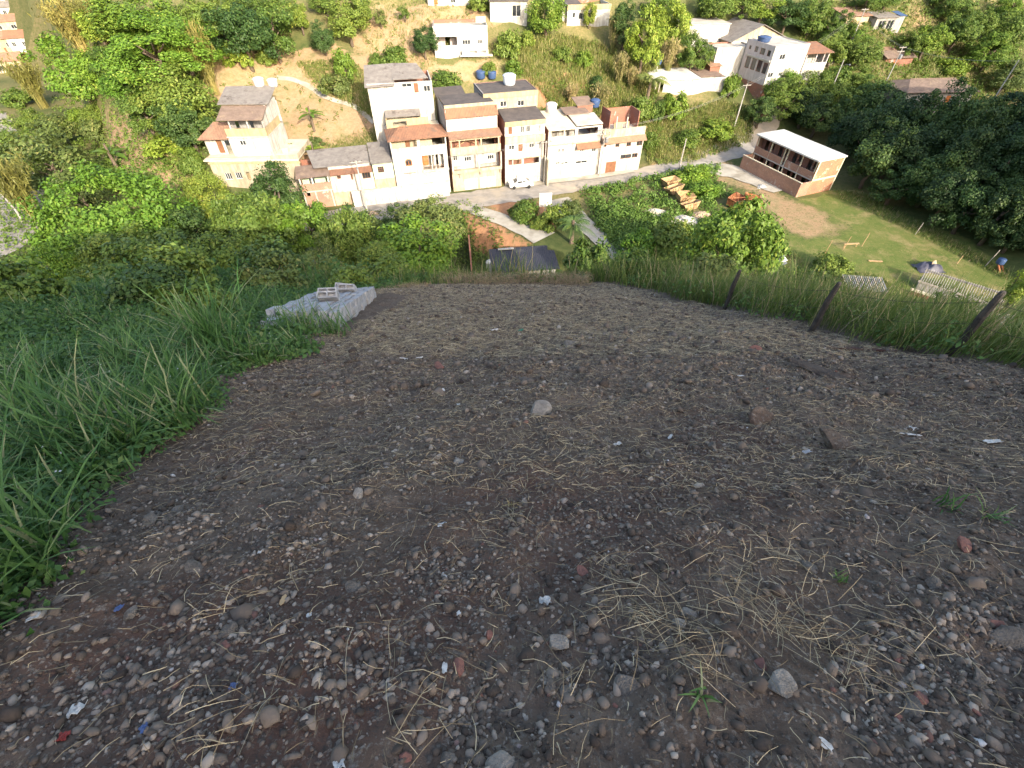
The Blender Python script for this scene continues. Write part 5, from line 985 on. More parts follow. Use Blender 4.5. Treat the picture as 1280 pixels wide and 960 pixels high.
PK = {'round': [crown_mesh('crown', s, 58, 150, .031, .088) for s in (1,2,3,4)], 'dense': [crown_mesh('crown', s, 64, 160, .030, .080, .9, 1.1, -.5, 8) for s in (11,12,13)],
      'loose': [crown_mesh('crown', s, 42, 130, .033, .090, 1.0, 1.25, -.7, 5) for s in (21,22,23)], 'big': [crown_mesh('crown', s, 120, 190, .018, .058, .8, 1.0, -.35, 14) for s in (31,32)],
      'shrub': [crown_mesh('crown', s, 60, 62, .055, .10, .9, 1.0, -.25, 6) for s in (41,42,43)], 'bamboo': [bamboo_mesh('crown', s) for s in (51,52)], 'reed': [bamboo_mesh('crown', s, 130, 1300, .40, .35, .055) for s in (61,62)],
      'palm': [frond_mesh('crown', 71)], 'banana': [frond_mesh('crown', s, 8, 0, .75, .075, True) for s in (81,82)]}
NM = {'round':'broadleaf_tree','dense':'dense_tree','loose':'loose_tree','big':'spreading_tree','shrub':'shrub','bamboo':'bamboo_clump','reed':'reed_clump','palm':'palm_tree','banana':'banana_plant'}
CT_ = {'shrub':'shrub','bamboo':'bamboo','reed':'reeds','palm':'palm','banana':'banana plant'}
_cnt = 0
def place_tree(kind, mat, p, Wd, H, label, group, ctop=None):
    """p = foot on the ground; Wd crown width, H total height, ctop = crown share of H"""
    global _cnt
    _cnt += 1; o = thing(NM[kind], label, CT_.get(kind, 'tree'), p, (_cnt*2.39) % 6.28, group); lst = PK[kind]; me = lst[_cnt % len(lst)]
    share = ctop or {'shrub':.97,'bamboo':1,'reed':1,'palm':.62,'banana':.75,'big':.72}.get(kind, .80); share = min(share, max(.35, ctop or share))
    c = bpy.data.objects.new('crown', me); COL.objects.link(c); c.parent = o; ch = H*share; c.location = (0, 0, H-ch); c.scale = (Wd, Wd*(.9+.2*((_cnt*7) % 10)/10), ch)
    if kind == 'palm': c.scale = (Wd, Wd, Wd*.9); c.location = (0,0,H-Wd*.5)
    if kind == 'banana': c.scale = (Wd, Wd, H*.85); c.location = (0,0,H*.25)
    c.material_slots[0].link = 'OBJECT'; c.material_slots[0].material = M[mat]
    if kind not in ('bamboo', 'reed'):
        t = bpy.data.objects.new('trunk' if kind != 'shrub' else 'stem', TR[_cnt % 4]); COL.objects.link(t); t.parent = o; th = H-ch*.55; tw = min(Wd*.75, 3.4+Wd*.25) if kind not in ('palm','banana') else .1
        t.scale = (tw, tw, th) if kind not in ('palm', 'banana') else (Wd*.45, Wd*.45, H*.8)
        if kind in ('palm', 'banana'): t.data = TRP
    return o
mt_ = MB().path([(0,0,-.05),(.02,.01,.5),(0,0,1.02)], [.10,.075,.055], 8); TRP = bpy.data.meshes.new('trunk'); TRP.from_pydata(mt_.v, [], mt_.f); TRP.materials.append(M['bark'])
GRP = 'trees on the far hillside'
def tb(kind, mat, px, yb, w, h, label, group=GRP):
    """a plant standing where the picture shows its foot"""
    bx = px-(px-640)*h*.5/(1060-yb); p = at(bx, yb); mp = m_per_px(p); place_tree(kind, mat, p, w*mp, h*vert_px_m(p, yb-h/2), label, group)
def td(kind, mat, px, yt, ybm, w, D, label, group='trees in the valley below the lot'):
    """a plant at depth D whose crown spans yt..ybm in the picture"""
    q = ray(px, (yt+ybm)/2)*D; z = T1(q[0], q[1]); up = (ybm-yt)/2*vert_px_m(q, (yt+ybm)/2); top = q[2]+up; H = max(top-z, up*1.2); sh = min(.97, max(.3, 2*up/H)); place_tree(kind, mat, (q[0], q[1], z), w*D/FPX, H, label, group, sh)
for a in [
 ('bamboo','L_bamboo',88,68,72,72,'tall yellowish bamboo clump at the upper left end of the wooded hill'), ('bamboo','L_bamboo',36,135,46,62,'drooping olive bamboo clump on the left edge above the pale tree'),
 ('loose','L_bright',92,142,84,98,'bright yellow-green tree at the left, over the dark hollow'), ('round','L_lime',76,96,44,50,'bright green tree left of the hollow under the tall bamboo'), ('big','L_bright',188,112,150,98,'broad feathery tree, biggest crown of the left wooded hill'), ('round','L_lime',165,58,110,66,'light green tree at the top edge right of the tall bamboo'),
 ('round','L_mid',215,168,94,84,'round tree above the small banana plant and left of the bare slope'), ('dense','L_dark',233,192,70,68,'dark tree with yellowish flowers left of the terraced house'), ('bamboo','L_bamboo',252,118,48,86,'brownish bamboo at the left edge of the bare slope'),
 ('dense','L_dark',300,88,84,92,'dark tree mass at the top of the bare slope, left part'), ('loose','L_mid',338,78,62,84,'lighter tree right of the dark mass at the top of the bare slope'), ('dense','L_mid',262,60,66,80,'dark green tree at the top edge left of the bare slope'), ('shrub','L_lime',296,84,36,36,'bright lime bush hanging at the left top of the bare slope'), ('shrub','L_mid',330,80,28,24,'low green bush beside the lime bush on the bare slope'),
 ('dense','L_dark',402,70,34,46,'small bluish-dark round tree above the pale footpath'), ('loose','L_mid',433,58,56,74,'layered tall tree at the top edge right of the dark round tree'), ('loose','L_yellow',374,44,26,46,'yellow-green slim tree at the top edge between two dark trees'), ('round','L_mid',408,22,40,36,'green tree cut by the top edge above the dark round tree'),
 ('shrub','L_lime',430,98,30,38,'upright pale green bush above the footpath'), ('shrub','L_olive',420,118,42,26,'olive bush just above the middle of the footpath'), ('shrub','L_mid',494,86,42,28,'green bush on the earth below the dark tank'), ('loose','L_olive',474,36,20,34,'thin leaning tree on bare earth below the top house'), ('loose','L_mid',505,28,18,24,'small sparse tree on the bare earth near the top edge'), ('shrub','L_mid',470,84,20,18,'little bush at the left of the green bush below the dark tank'),
 ('round','L_dark',530,74,36,42,'dark bushy tree at the left wall of the single white box house'), ('shrub','L_mid',560,114,50,28,'rounded bush above the cream house with lower tile skirt'), ('shrub','L_lime',536,116,20,16,'pale bush between the hillside house and the rounded bush'), ('shrub','L_mid',634,72,34,38,'bush right of the single white box house'), ('shrub','L_yellow',658,60,20,24,'yellow-leaved bush under the mango tree at the top'),
 ('round','L_lime',682,48,56,56,'bright mango tree standing between the two upper white houses'), ('shrub','L_mid',598,14,30,22,'bush at the top edge left of the windowless box building'), ('shrub','L_mid',610,92,22,16,'small bush below the single white box house'), ('shrub','L_lime',640,96,26,22,'pale bush beside the pair of blue tanks'), ('shrub','L_mid',702,78,26,20,'bush in the middle of the green slope'), ('shrub','L_lime',728,82,26,20,'lime bush at the right of the green slope'), ('shrub','L_dark',745,112,24,18,'dark bush low on the green slope'), ('shrub','L_mid',682,148,16,14,'small bush behind the pale cement roof'), ('round','L_yellow',737,36,20,34,'yellowish thin tree before the house with yellow parapet'),
 ('reed','L_dry',768,66,30,50,'dry reed clump right of the house with yellow parapet'), ('reed','L_dry',775,108,34,42,'tall dry reeds left of the bright twin-crowned tree'), ('reed','L_dry',752,140,36,36,'dry reeds above the roofless brick rooms'), ('reed','L_dry',838,92,30,44,'sandy dry reeds behind the small blue tank on a post'), ('reed','L_dry',715,132,30,28,'dry reeds in the middle of the reddish slope'), ('reed','L_dry',790,112,26,28,'dry reeds below the bright twin-crowned tree'),
 ('dense','L_lime',806,94,56,90,'bright twin-crowned tall tree left of the sandy reeds'), ('dense','L_dark',782,62,40,66,'dark tree behind the bright twin-crowned tree'), ('round','L_lime',846,66,52,68,'bright tree top right of the twin-crowned tree'), ('round','L_mid',867,94,44,56,'olive-green rounded tree left of the plain white block'), ('round','L_mid',822,30,44,40,'green tree at the top edge above the twin-crowned tree'),
 ('shrub','L_mid',800,150,34,32,'green bush behind the roofless brick rooms'), ('palm','L_olive',812,134,60,44,'small palm left of the long low white house'), ('shrub','L_lime',842,148,36,34,'bright bush under the left end of the long low house'), ('shrub','L_mid',822,150,24,26,'bush between small palm and bright bush'), ('shrub','L_mid',812,186,22,22,'grey-green agave-like bush beside the last row house'), ('shrub','L_lime',914,122,22,30,'slim bright bush at the corner of the tall house brick base'), ('shrub','L_lime',892,170,50,20,'low bright bush on the grassy bank above the road'), ('shrub','L_mid',860,182,40,20,'low green bush at the left of the grassy bank'),
 ('round','L_mid',893,30,50,44,'round tree behind the plain white block'), ('dense','L_mid',928,28,46,44,'second tree of the top row, above the grey pitched roof'), ('loose','L_lime',955,32,44,48,'lighter tree of the top row, above the gable peak'), ('dense','L_dark',985,44,48,50,'dark tree right behind the cream gable'), ('round','L_mid',1016,48,50,50,'round tree above the orange veranda roof'), ('dense','L_mid',1046,58,44,46,'tree below the low beige house, left'), ('round','L_mid',1042,84,46,44,'leafy tree right of the balcony house'), ('loose','L_lime',1068,62,44,34,'pale tree right below the low beige house'), ('round','L_mid',1076,86,48,40,'mid green tree left of the reddish-roofed hut'), ('shrub','L_mid',1046,108,40,28,'bush at the foot of the street lamp pole'), ('round','L_mid',1068,118,44,38,'tree by the pale car'),
 ('round','L_lime',1160,76,50,48,'brightest lime tree right of the reddish-roofed hut'), ('dense','L_mid',1200,66,48,52,'tree between the two lime trees at the right'), ('round','L_lime',1240,92,54,54,'second lime tree, farther right on the hillside'), ('round','L_mid',1195,34,46,40,'green tree under the orange gully'), ('dense','L_mid',1220,52,44,44,'green tree right of the orange gully'), ('round','L_mid',1262,62,46,50,'tree at the right edge near the top'), ('loose','L_lime',1268,28,42,44,'yellow-green tree in the upper right corner'), ('dense','L_mid',1110,14,44,34,'tree cut by the top edge behind the grey house'), ('round','L_mid',1180,12,40,30,'tree at the top edge beside the orange gully'), ('dense','L_mid',1085,14,40,30,'tree cut by the top edge behind the low beige house'), ('round','L_olive',1262,118,44,44,'wispy grey-green tree at the right edge'), ('shrub','L_lime',1190,92,40,20,'bright bush behind the broad brown-grey roof'), ('round','L_mid',1140,72,34,34,'green tree immediately left of the brightest lime tree'),
 ('banana','L_lime',388,164,34,38,'banana plant on bare earth between terraced house and footpath'), ('banana','L_lime',392,208,34,36,'small banana plant above the patched sheet roof'), ('shrub','L_mid',364,195,12,16,'small bush at the terrace parapet'), ('shrub','L_olive',395,182,20,12,'olive tuft below the banana plant'), ('shrub','L_lime',210,190,60,22,'bright low bush at the foot of the flowering dark tree'), ('shrub','L_mid',240,215,34,30,'grey-green bush left of the terraced house base'), ('banana','L_lime',138,218,52,46,'drooping banana plant above the big bright valley tree'), ('shrub','L_olive',120,172,40,26,'pale olive bush left of the dry grass patch')]: tb(*a)
for a in [('round','L_bright',128,120,64,60,'bright tree between the bright left tree and the broad feathery tree'),('round','L_lime',228,96,72,66,'light tree right of the broad feathery tree'),('loose','L_mid',178,168,64,58,'green tree above the dry grass patch'),('round','L_lime',130,34,56,40,'light tree at the top edge right of the tall bamboo tip'),('dense','L_mid',345,40,56,50,'green tree at the top edge above the bare slope'),('round','L_mid',300,36,60,44,'green tree at the top edge over the dark mass'),('bamboo','L_bamboo',118,52,60,56,'second yellowish bamboo clump right of the tall one'),('round','L_mid',450,34,40,40,'round tree at the top edge right of the layered tall tree'),('loose','L_bright',150,136,60,60,'bright tree over the upper end of the dry grass patch'),('round','L_mid',38,172,44,36,'green tree left of the bright yellow-green tree at the far left'),('round','L_olive',66,185,60,40,'olive tree below the bright yellow-green tree at the far left'),('dense','L_mid',14,200,46,36,'green tree at the left edge above the feathery tree'),('shrub','L_lime',95,160,40,24,'low bush under the bright yellow-green tree at the far left'),('shrub','L_mid',22,132,40,22,'small bush at the left edge below the distant town'),('shrub','L_mid',140,236,46,24,'bush below the dry grass patch'),('shrub','L_olive',180,240,46,22,'olive bush at the lower end of the dry grass patch'),('round','L_lime',120,60,50,50,'light tree right beside the tall bamboo top'),('dense','L_mid',140,110,56,52,'mid green tree left inside the broad feathery tree')]: tb(*a)
for a in [
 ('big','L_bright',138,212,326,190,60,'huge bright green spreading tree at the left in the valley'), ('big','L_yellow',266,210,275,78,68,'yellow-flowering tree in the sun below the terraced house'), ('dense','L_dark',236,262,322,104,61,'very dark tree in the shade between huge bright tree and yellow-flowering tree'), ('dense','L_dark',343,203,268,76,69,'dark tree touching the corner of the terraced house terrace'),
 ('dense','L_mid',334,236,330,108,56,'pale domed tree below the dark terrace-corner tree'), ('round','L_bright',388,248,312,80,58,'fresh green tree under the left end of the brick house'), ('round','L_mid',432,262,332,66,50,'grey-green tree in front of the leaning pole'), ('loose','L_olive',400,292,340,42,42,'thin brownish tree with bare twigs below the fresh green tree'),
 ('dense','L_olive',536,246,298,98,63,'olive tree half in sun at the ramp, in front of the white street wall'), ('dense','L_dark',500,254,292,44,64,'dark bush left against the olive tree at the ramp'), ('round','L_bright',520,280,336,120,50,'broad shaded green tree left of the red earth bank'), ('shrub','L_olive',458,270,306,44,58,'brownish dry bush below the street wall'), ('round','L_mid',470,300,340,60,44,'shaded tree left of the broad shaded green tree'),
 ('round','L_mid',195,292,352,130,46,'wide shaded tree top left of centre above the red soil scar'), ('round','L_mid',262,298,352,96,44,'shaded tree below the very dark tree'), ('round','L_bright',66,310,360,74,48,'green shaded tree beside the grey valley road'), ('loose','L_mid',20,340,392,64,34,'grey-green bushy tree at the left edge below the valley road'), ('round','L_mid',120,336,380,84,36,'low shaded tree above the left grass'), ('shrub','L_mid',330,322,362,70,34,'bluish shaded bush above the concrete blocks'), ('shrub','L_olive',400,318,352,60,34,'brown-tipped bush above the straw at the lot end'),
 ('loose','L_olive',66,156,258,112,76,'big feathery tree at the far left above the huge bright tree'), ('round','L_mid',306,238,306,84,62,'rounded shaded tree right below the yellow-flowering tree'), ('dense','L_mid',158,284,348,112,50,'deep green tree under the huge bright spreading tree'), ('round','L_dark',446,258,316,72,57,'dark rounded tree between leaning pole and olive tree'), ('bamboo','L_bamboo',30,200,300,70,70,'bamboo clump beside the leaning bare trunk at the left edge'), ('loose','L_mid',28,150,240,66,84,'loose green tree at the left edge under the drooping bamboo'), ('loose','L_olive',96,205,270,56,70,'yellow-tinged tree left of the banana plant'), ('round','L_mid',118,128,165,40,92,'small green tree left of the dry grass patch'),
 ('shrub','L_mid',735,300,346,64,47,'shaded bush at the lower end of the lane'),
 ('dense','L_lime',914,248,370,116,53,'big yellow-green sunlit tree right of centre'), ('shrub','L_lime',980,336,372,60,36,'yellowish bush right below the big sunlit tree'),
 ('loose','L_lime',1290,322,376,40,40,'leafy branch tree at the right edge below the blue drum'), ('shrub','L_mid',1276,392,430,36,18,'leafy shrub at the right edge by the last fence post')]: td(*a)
for a in [
 ('shrub','L_mid',655,276,44,26,'bush on the earth left below the signboard'), ('shrub','L_mid',694,284,40,26,'bush at the signboard foot'), ('shrub','L_olive',714,270,30,20,'olive bush between signboard and lane'), ('shrub','L_mid',676,286,26,16,'bush beside the ramp left of the young palm'), ('palm','L_dark',716,304,66,34,'dark young palm beside the concrete lane'), ('shrub','L_bright',882,247,44,18,'bright bush between worn skips and rusted skip'), ('shrub','L_bright',870,226,50,18,'bright bush at the far edge of the rank lot'), ('shrub','L_mid',1042,340,46,22,'dark bush beside the small slatted shed'), ('shrub','L_mid',845,318,70,40,'dark bush in front of the rubble heaps'), ('shrub','L_bright',800,326,60,36,'green bush at the near corner of the rank lot')]: tb(*a, 'plants around the lane and lot')
# trees behind the brick building and the shaded wood
for a in [('dense','L_mid',985,150,58,58,'dark tree behind the left half of the brick building'), ('round','L_bright',975,128,44,42,'sun-flecked tree under the balcony house'), ('dense','L_dark',1025,172,56,54,'dark tree behind the roof of the brick building'), ('round','L_mid',1015,132,50,44,'tree below the orange veranda roof'), ('dense','L_dark',952,160,40,40,'dark tree in the gap under the tall white house'), ('round','L_mid',1050,148,52,48,'tree above the right end of the brick building'), ('dense','L_shade',1072,196,58,60,'dark tree right beside the end wall of the brick building'), ('round','L_dark',1090,160,60,56,'dark tree below the broad brown-grey roof, left'), ('dense','L_dark',1062,172,52,52,'dark tree rising over the right roof corner of the brick building'), ('round','L_dark',1100,186,58,56,'dark tree at the left end of the shaded wood'), ('loose','L_mid',1085,136,50,44,'looser tree between the pale car and the shaded wood'), ('dense','L_shade',1008,160,52,50,'darkest tree behind the middle of the brick building roof')]: tb(*a, 'trees around the brick building')
wood = []
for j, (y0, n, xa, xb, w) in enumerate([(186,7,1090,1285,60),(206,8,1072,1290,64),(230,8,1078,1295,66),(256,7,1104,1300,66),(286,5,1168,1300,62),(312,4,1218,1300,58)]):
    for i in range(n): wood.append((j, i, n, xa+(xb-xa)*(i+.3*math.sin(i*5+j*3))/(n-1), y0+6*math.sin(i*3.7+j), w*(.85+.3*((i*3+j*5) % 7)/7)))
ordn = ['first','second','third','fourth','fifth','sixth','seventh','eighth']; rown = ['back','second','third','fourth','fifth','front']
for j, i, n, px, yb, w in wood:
    k = ['dense','round','loose','dense'][(i*2+j) % 4]; mt = ['L_shade','L_dark','L_shade','L_shade','L_dark'][(i*3+j*2) % 5]  # darker leaf colours put the wood's shade into its foliage
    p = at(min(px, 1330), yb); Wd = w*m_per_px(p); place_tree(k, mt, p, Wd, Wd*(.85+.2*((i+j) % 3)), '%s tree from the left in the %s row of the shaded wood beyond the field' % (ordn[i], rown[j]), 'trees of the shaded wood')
# bare leaning trunk at the left edge
a_, b_ = at(32, 282), ray(2, 243)*72; o = thing('bare_trunk', 'pale bare trunk leaning at the left edge above the valley road', 'tree trunk', a_); MB().path([(0,0,-.4), tuple((b_-a_)*.5+np.array((.3,0,.1))), tuple(b_-a_)], [.2,.15,.1], 8).build('trunk', M['wood_grey'], o)

# ---------------------------------------------------------------- ground cover nobody could count
def blades(P, h, w, seg=3, lean=.5, mat=None, name='grass', az=None):
    n = len(P); h = np.broadcast_to(h, (n,)); w = np.broadcast_to(w, (n,)); az = rng.uniform(0, 6.283, n) if az is None else az; b = rng.uniform(.15, 1.0, n)*lean; d = np.stack([np.cos(az), np.sin(az), np.zeros(n)], 1); tw = az+np.pi/2+rng.normal(0, .5, n); s = np.stack([np.cos(tw), np.sin(tw), np.zeros(n)], 1)
    rows = []
    for k in range(seg):
        t = k/seg; c = P+d*(h*b*t**1.7)[:, None]; c[:, 2] += h*t*(1-.45*b*b*t); ww = (w*(1-.55*t)*(.55+.45*min(1, t*3+.2)))[:, None]*.5; rows += [c-s*ww, c+s*ww]
    c = P+d*(h*b)[:, None]; c[:, 2] += h*(1-.45*b*b); rows.append(c); m = 2*seg+1; V = np.stack(rows, 1).reshape(-1, 3); base = (np.arange(n)*m)[:, None]
    Fq = np.concatenate([base+np.array([[2*k, 2*k+1, 2*k+3, 2*k+2]]) for k in range(seg-1)]) if seg > 1 else None; Ft = base+np.array([[2*seg-2, 2*seg-1, 2*seg]])
    return V, Fq, Ft, np.repeat(rng.random(n), m)
def merge(parts):
    V = []; Q = []; Tr = []; tt = []; b = 0
    for v, q, t, c in parts:
        V.append(v); tt.append(c)
        if q is not None: Q.append(q+b)
        if t is not None: Tr.append(t+b)
        b += len(v)
    return np.concatenate(V), (np.concatenate(Q) if Q else None), (np.concatenate(Tr) if Tr else None), np.concatenate(tt)
def scatter(name, parts, mat):
    V, Q, Tr, tt = merge(parts); o = fastmesh(name, V, Q, Tr, M[mat], tt); return tag(o, kind='stuff')
def tufts(P, k, spread, h, w, seg=2, lean=.6):
    q = np.repeat(P, k, 0); q = q+np.concatenate([rng.normal(0, spread, (len(q), 2)), np.zeros((len(q), 1))], 1); q[:, 2] = T(q[:, 0], q[:, 1]); hh = np.repeat(rng.uniform(.5, 1.2, len(P)), k)*h*rng.uniform(.6, 1.2, len(q)); return blades(q, hh, w, seg, lean)
def cover(P, k, spread, hmax, size):
    """leafy weeds: leaves in low mounds"""
    q = np.repeat(P, k, 0); n = len(q); hm = np.repeat(hmax*rng.uniform(.3, 1.15, len(P)), k); r = np.sqrt(rng.random(n)); a = rng.uniform(0, 6.283, n); sp = np.repeat(spread*rng.uniform(.6, 1.3, len(P)), k); z = hm*(1-r**2*.75)*rng.uniform(.5, 1.05, n)
    C = np.stack([q[:, 0]+sp*r*np.cos(a), q[:, 1]+sp*r*np.sin(a), np.zeros(n)], 1); C[:, 2] = T(C[:, 0], C[:, 1])+z; N = np.stack([np.cos(a)*r, np.sin(a)*r, np.full(n, .8)], 1)+rng.normal(0, .45, (n, 3)); s = size*rng.uniform(.6, 1.4, n); V, F = leafquads(C, N, s*1.4, s*.75, .3)
    return V, F, None, np.repeat(np.clip(np.repeat(rng.random(len(P)), k)*.45+rng.random(n)*.5, 0, 1), 4)
G1 = [(612,60),(700,45),(760,60),(830,95),(815,130),(830,190),(812,200),(800,160),(700,142),(660,100)]; G2 = [(812,140),(905,128),(940,140),(938,178),(862,204),(812,206)]; G3 = [(372,80),(440,75),(470,110),(470,150),(400,110)]; G4 = [(430,0),(560,0),(620,30),(540,70),(540,100),(470,80)]; G5 = [(1000,0),(1280,0),(1280,130),(1000,130)]; G6 = [(80,20),(260,20),(260,215),(60,215)]; G7 = [(0,140),(240,200),(300,270),(310,330),(0,330)]; G8 = [(440,270),(600,252),(640,330),(440,345)]; G9 = [(380,190),(470,160),(480,182),(420,200)]
scatter('hillside_grass', [tufts(spts(G1, 3800), 7, .35, 1.0, .09), tufts(spts(G2, 2200), 7, .35, .9, .09), tufts(spts(G3, 1500), 6, .3, .6, .08), tufts(spts(G4, 500), 6, .3, .6, .08), tufts(spts(G5, 2200), 6, .4, .9, .12), tufts(spts(G9, 300), 6, .3, .6, .08)], 'hillgrass')
scatter('hillside_undergrowth', [cover(spts(G1, 420), 22, .8, 1.1, .24), cover(spts(G2, 240), 22, .8, 1.1, .24), cover(spts(G5, 900), 16, 1.2, 1.6, .36), cover(spts(G6, 700), 14, 1.2, 1.4, .34), cover(spts(G7, 900), 16, 1.1, 1.5, .30), cover(spts(G8, 300), 18, .8, 1.1, .24), cover(spts(G4, 130), 16, .6, .8, .2), cover(spts(G3, 150), 16, .6, .6, .2), cover(spts(EARTH[0], 90), 14, .5, .5, .2)], 'L_mid')
LOT = [(726,240),(760,232),(850,214),(900,207),(893,228),(930,248),(958,262),(985,318),(960,345),(790,345),(768,312),(745,282)]
P = spts(LOT, 1900); bare = np.zeros(len(P), bool)
for (px, py, rr) in [(840,236,2.2),(850,250,2.2),(861,262,2),(918,258,3.2),(940,262,2.0),(856,276,2.0),(878,270,1.6),(820,266,1.6),(868,233,1.4)]:
    c = at(px, py); bare |= np.hypot(P[:, 0]-c[0], P[:, 1]-c[1]) < rr
scatter('rank_weeds', [cover(P[~bare], 24, .75, 1.25, .26)], 'lotleaf')
FP = [(960,262),(1040,240),(1080,240),(1150,275),(1262,340),(1262,400),(1000,360)]
scatter('field_grass', [tufts(spts(FP, 2600), 5, .25, .16, .05, 1), tufts(spts([(1040,238),(1076,240),(1150,277),(1262,342),(1262,352),(1140,290),(1050,248)], 900), 6, .3, .5, .06), tufts(spts([(960,290),(1010,330),(1130,352),(1130,372),(980,352)], 700), 6, .3, .45, .06)], 'grasspale')
# ---------------------------------------------------------------- the near slope: grass, fence, blocks, stones, straw
LEFT = np.array([(-9,-.6),(-2.05,-.6),(-1.9,.55),(-2.2,1.3),(-2.7,2.6),(-2.95,4.0),(-2.75,4.9),(-3.3,6.3),(-5.6,6.5),(-5.9,10.6),(-4.2,11.6),(-4.3,13.4)])
def leftx(y): return np.interp(y, [-1,.55,1.3,2.6,4.0,4.9,6.2,11.5,14,16,20], [-2.0,-1.95,-2.25,-2.75,-3.0,-2.8,-3.3,-4.3,-3.6,-3.2,-3.2])+.12*np.sin(y*3)
def rightx(y): return np.interp(y, [-1,3.8,5.2,8.3,12,14.2,16], [6.3,5.95,5.35,4.65,3.9,3.2,2.6])+.1*np.sin(y*2.3)
def endy(x): return np.interp(x, [-5,-3,-1,3,6], [12.0,13.2,14.3,14.3,13.5])
def samp(n, x0, x1, y0, y1, f, pw=1.0):
    out = []; m = 0
    while m < n:
        y = y0+(y1-y0)*rng.random(n*2)**pw; x = rng.uniform(x0, x1, n*2); k = f(x, y); out.append(np.stack([x[k], y[k], T(x[k], y[k])], 1)); m += int(k.sum())
    return np.concatenate(out)[:n]
blockzone = lambda x, y: (x > -4.6) & (x < -2.75) & (y > 6.15) & (y < 10.9)
lf = lambda x, y: (x < leftx(y)) & ~blockzone(x, y)
near = samp(3600, -7, -1.8, .1, 5, lambda x, y: lf(x, y) & (x > -3.2-1.0*y-.8)); mid = samp(2000, -16, -2.6, 3, 16, lambda x, y: lf(x, y) & (x > -4-1.05*y))
front = samp(1700, -4.5, -1.85, .0, 3.2, lambda x, y: lf(x, y) & (x > leftx(y)-1.6))
scatter('left_grass', [blades(near, rng.uniform(.10, .36, len(near)), .011, 3, .9), blades(front, rng.uniform(.12, .40, len(front)), .016, 4, 1.3), blades(mid, rng.uniform(.10, .36, len(mid)), .016, 3, 1.0),
  tufts(samp(75, -14, -2.7, 4, 15, lambda x, y: lf(x, y) & (x > -4-1.05*y)), 30, .13, .58, .018, 4, 1.0), tufts(samp(75, -5.5, -2.0, .3, 5, lambda x, y: lf(x, y)), 34, .07, .55, .018, 4, 1.2)], 'grassblade')
weeds = samp(4200, -7, -1.8, .0, 5, lambda x, y: lf(x, y) & (x > -3.2-1.0*y-.8)); w2 = samp(5200, -18, -2.6, 4, 18, lambda x, y: lf(x, y) & (x > -5-1.1*y))
scatter('left_weeds', [cover(weeds, 24, .15, .20, .030), cover(w2, 24, .32, .40, .055), cover(samp(500, -30, -6, 14, 34, lambda x, y: (x < -4) & (x > -6-1.1*y)), 30, 1.0, 1.2, .16)], 'weedleaf')
fl = samp(140, -4.5, -1.9, .3, 6, lambda x, y: lf(x, y)); C = fl+np.stack([np.zeros(140), np.zeros(140), rng.uniform(.14, .3, 140)], 1); V, F = leafquads(C, rng.normal(0, .4, (140, 3))+np.array((0,0,1)), .016, .016); tag(fastmesh('small_flowers', V, F, None, M['paper']), kind='stuff')
rf = lambda x, y: (x > rightx(y)+.05)
r1 = samp(11000, 4.4, 12, 2.2, 12, lambda x, y: rf(x, y) & (x < 4.5+1.15*y)); r2 = samp(9000, 2.5, 24, 9, 24, lambda x, y: rf(x, y) & (x < 4+1.1*y))
scatter('fence_side_grass', [blades(r1, rng.uniform(.35, .85, len(r1)), .013, 3, .75), blades(r2, rng.uniform(.5, 1.1, len(r2)), .022, 3, .7), tufts(samp(260, 4.6, 12, 3, 13, lambda x, y: rf(x, y)), 28, .15, 1.0, .014, 3, .6)], 'grasspale')
scatter('fence_side_weeds', [cover(samp(420, 4.8, 10, 3, 11, rf), 26, .26, .5, .05), cover(samp(520, 4, 26, 9, 28, lambda x, y: rf(x, y) & (x < 4+1.1*y)), 26, .5, .8, .08), cover(samp(360, 8, 40, 24, 46, lambda x, y: x > -2), 26, .9, 1.2, .18)], 'weedleaf')
ef = lambda x, y: (y > endy(x)+.3)
scatter('lot_end_grass', [blades(samp(5000, -9, 4, 13.2, 20, ef), rng.uniform(.15, .45, 5000), .02, 3, .7), tufts(samp(120, -9, 6, 13.6, 19, ef), 26, .16, .75, .02, 3, .6), tufts(samp(160, -3, 12, 16, 26, ef), 26, .25, 1.3, .03, 3, .6), tufts(samp(90, 2.2, 7.5, 13.6, 17, lambda x, y: (y > endy(x)+.3) & (x > rightx(np.minimum(y, 14.2))-.2)), 30, .2, 1.15, .02, 3, .6)], 'grasspale')
scatter('lot_end_weeds', [cover(samp(260, -9, 6, 14.6, 20, ef), 26, .35, .45, .08), cover(samp(420, -14, 14, 20, 44, ef), 26, .9, 1.1, .18)], 'weedleaf')
SH = []
for x, y, w, hh, mt, lb in [(-6.2,7.4,1.6,1.0,'L_mid','rounded weed bush beside the far left end of the block stack'),(-8.6,9.2,2.0,1.2,'L_dark','dark bush on the left slope beyond the tall tussock'),(-5.2,12.6,1.7,1.0,'L_mid','bush just beyond the block stack'),(-7.6,12.8,2.2,1.3,'L_olive','olive bush on the left slope behind the block stack'),(-10.5,12.4,2.6,1.5,'L_mid','big bush on the left slope, farthest left'),(-4.6,15.4,2.0,1.1,'L_mid','bush at the lot end left of the marker stake'),(-11.8,9.4,2.0,1.2,'L_mid','bush at the left edge of the mid slope'),(-9.4,16.2,2.6,1.6,'L_dark','dark bush at the far edge of the left slope'),(6.6,13.4,2.0,1.3,'L_olive','olive bush behind the far right fence post'),(8.8,11.6,1.8,1.2,'L_mid','bush behind the middle fence post'),(9.6,8.2,1.5,1.0,'L_mid','bush between middle and nearest fence posts'),(4.6,15.6,2.2,1.3,'L_mid','bush at the far right end of the lot'),(11.2,14.6,2.2,1.5,'L_lime','light bush below the big yellow-green tree')]:
    place_tree('shrub', mt, (x, y, T1(x, y)-.1), w, hh, lb, 'bushes around the lot')
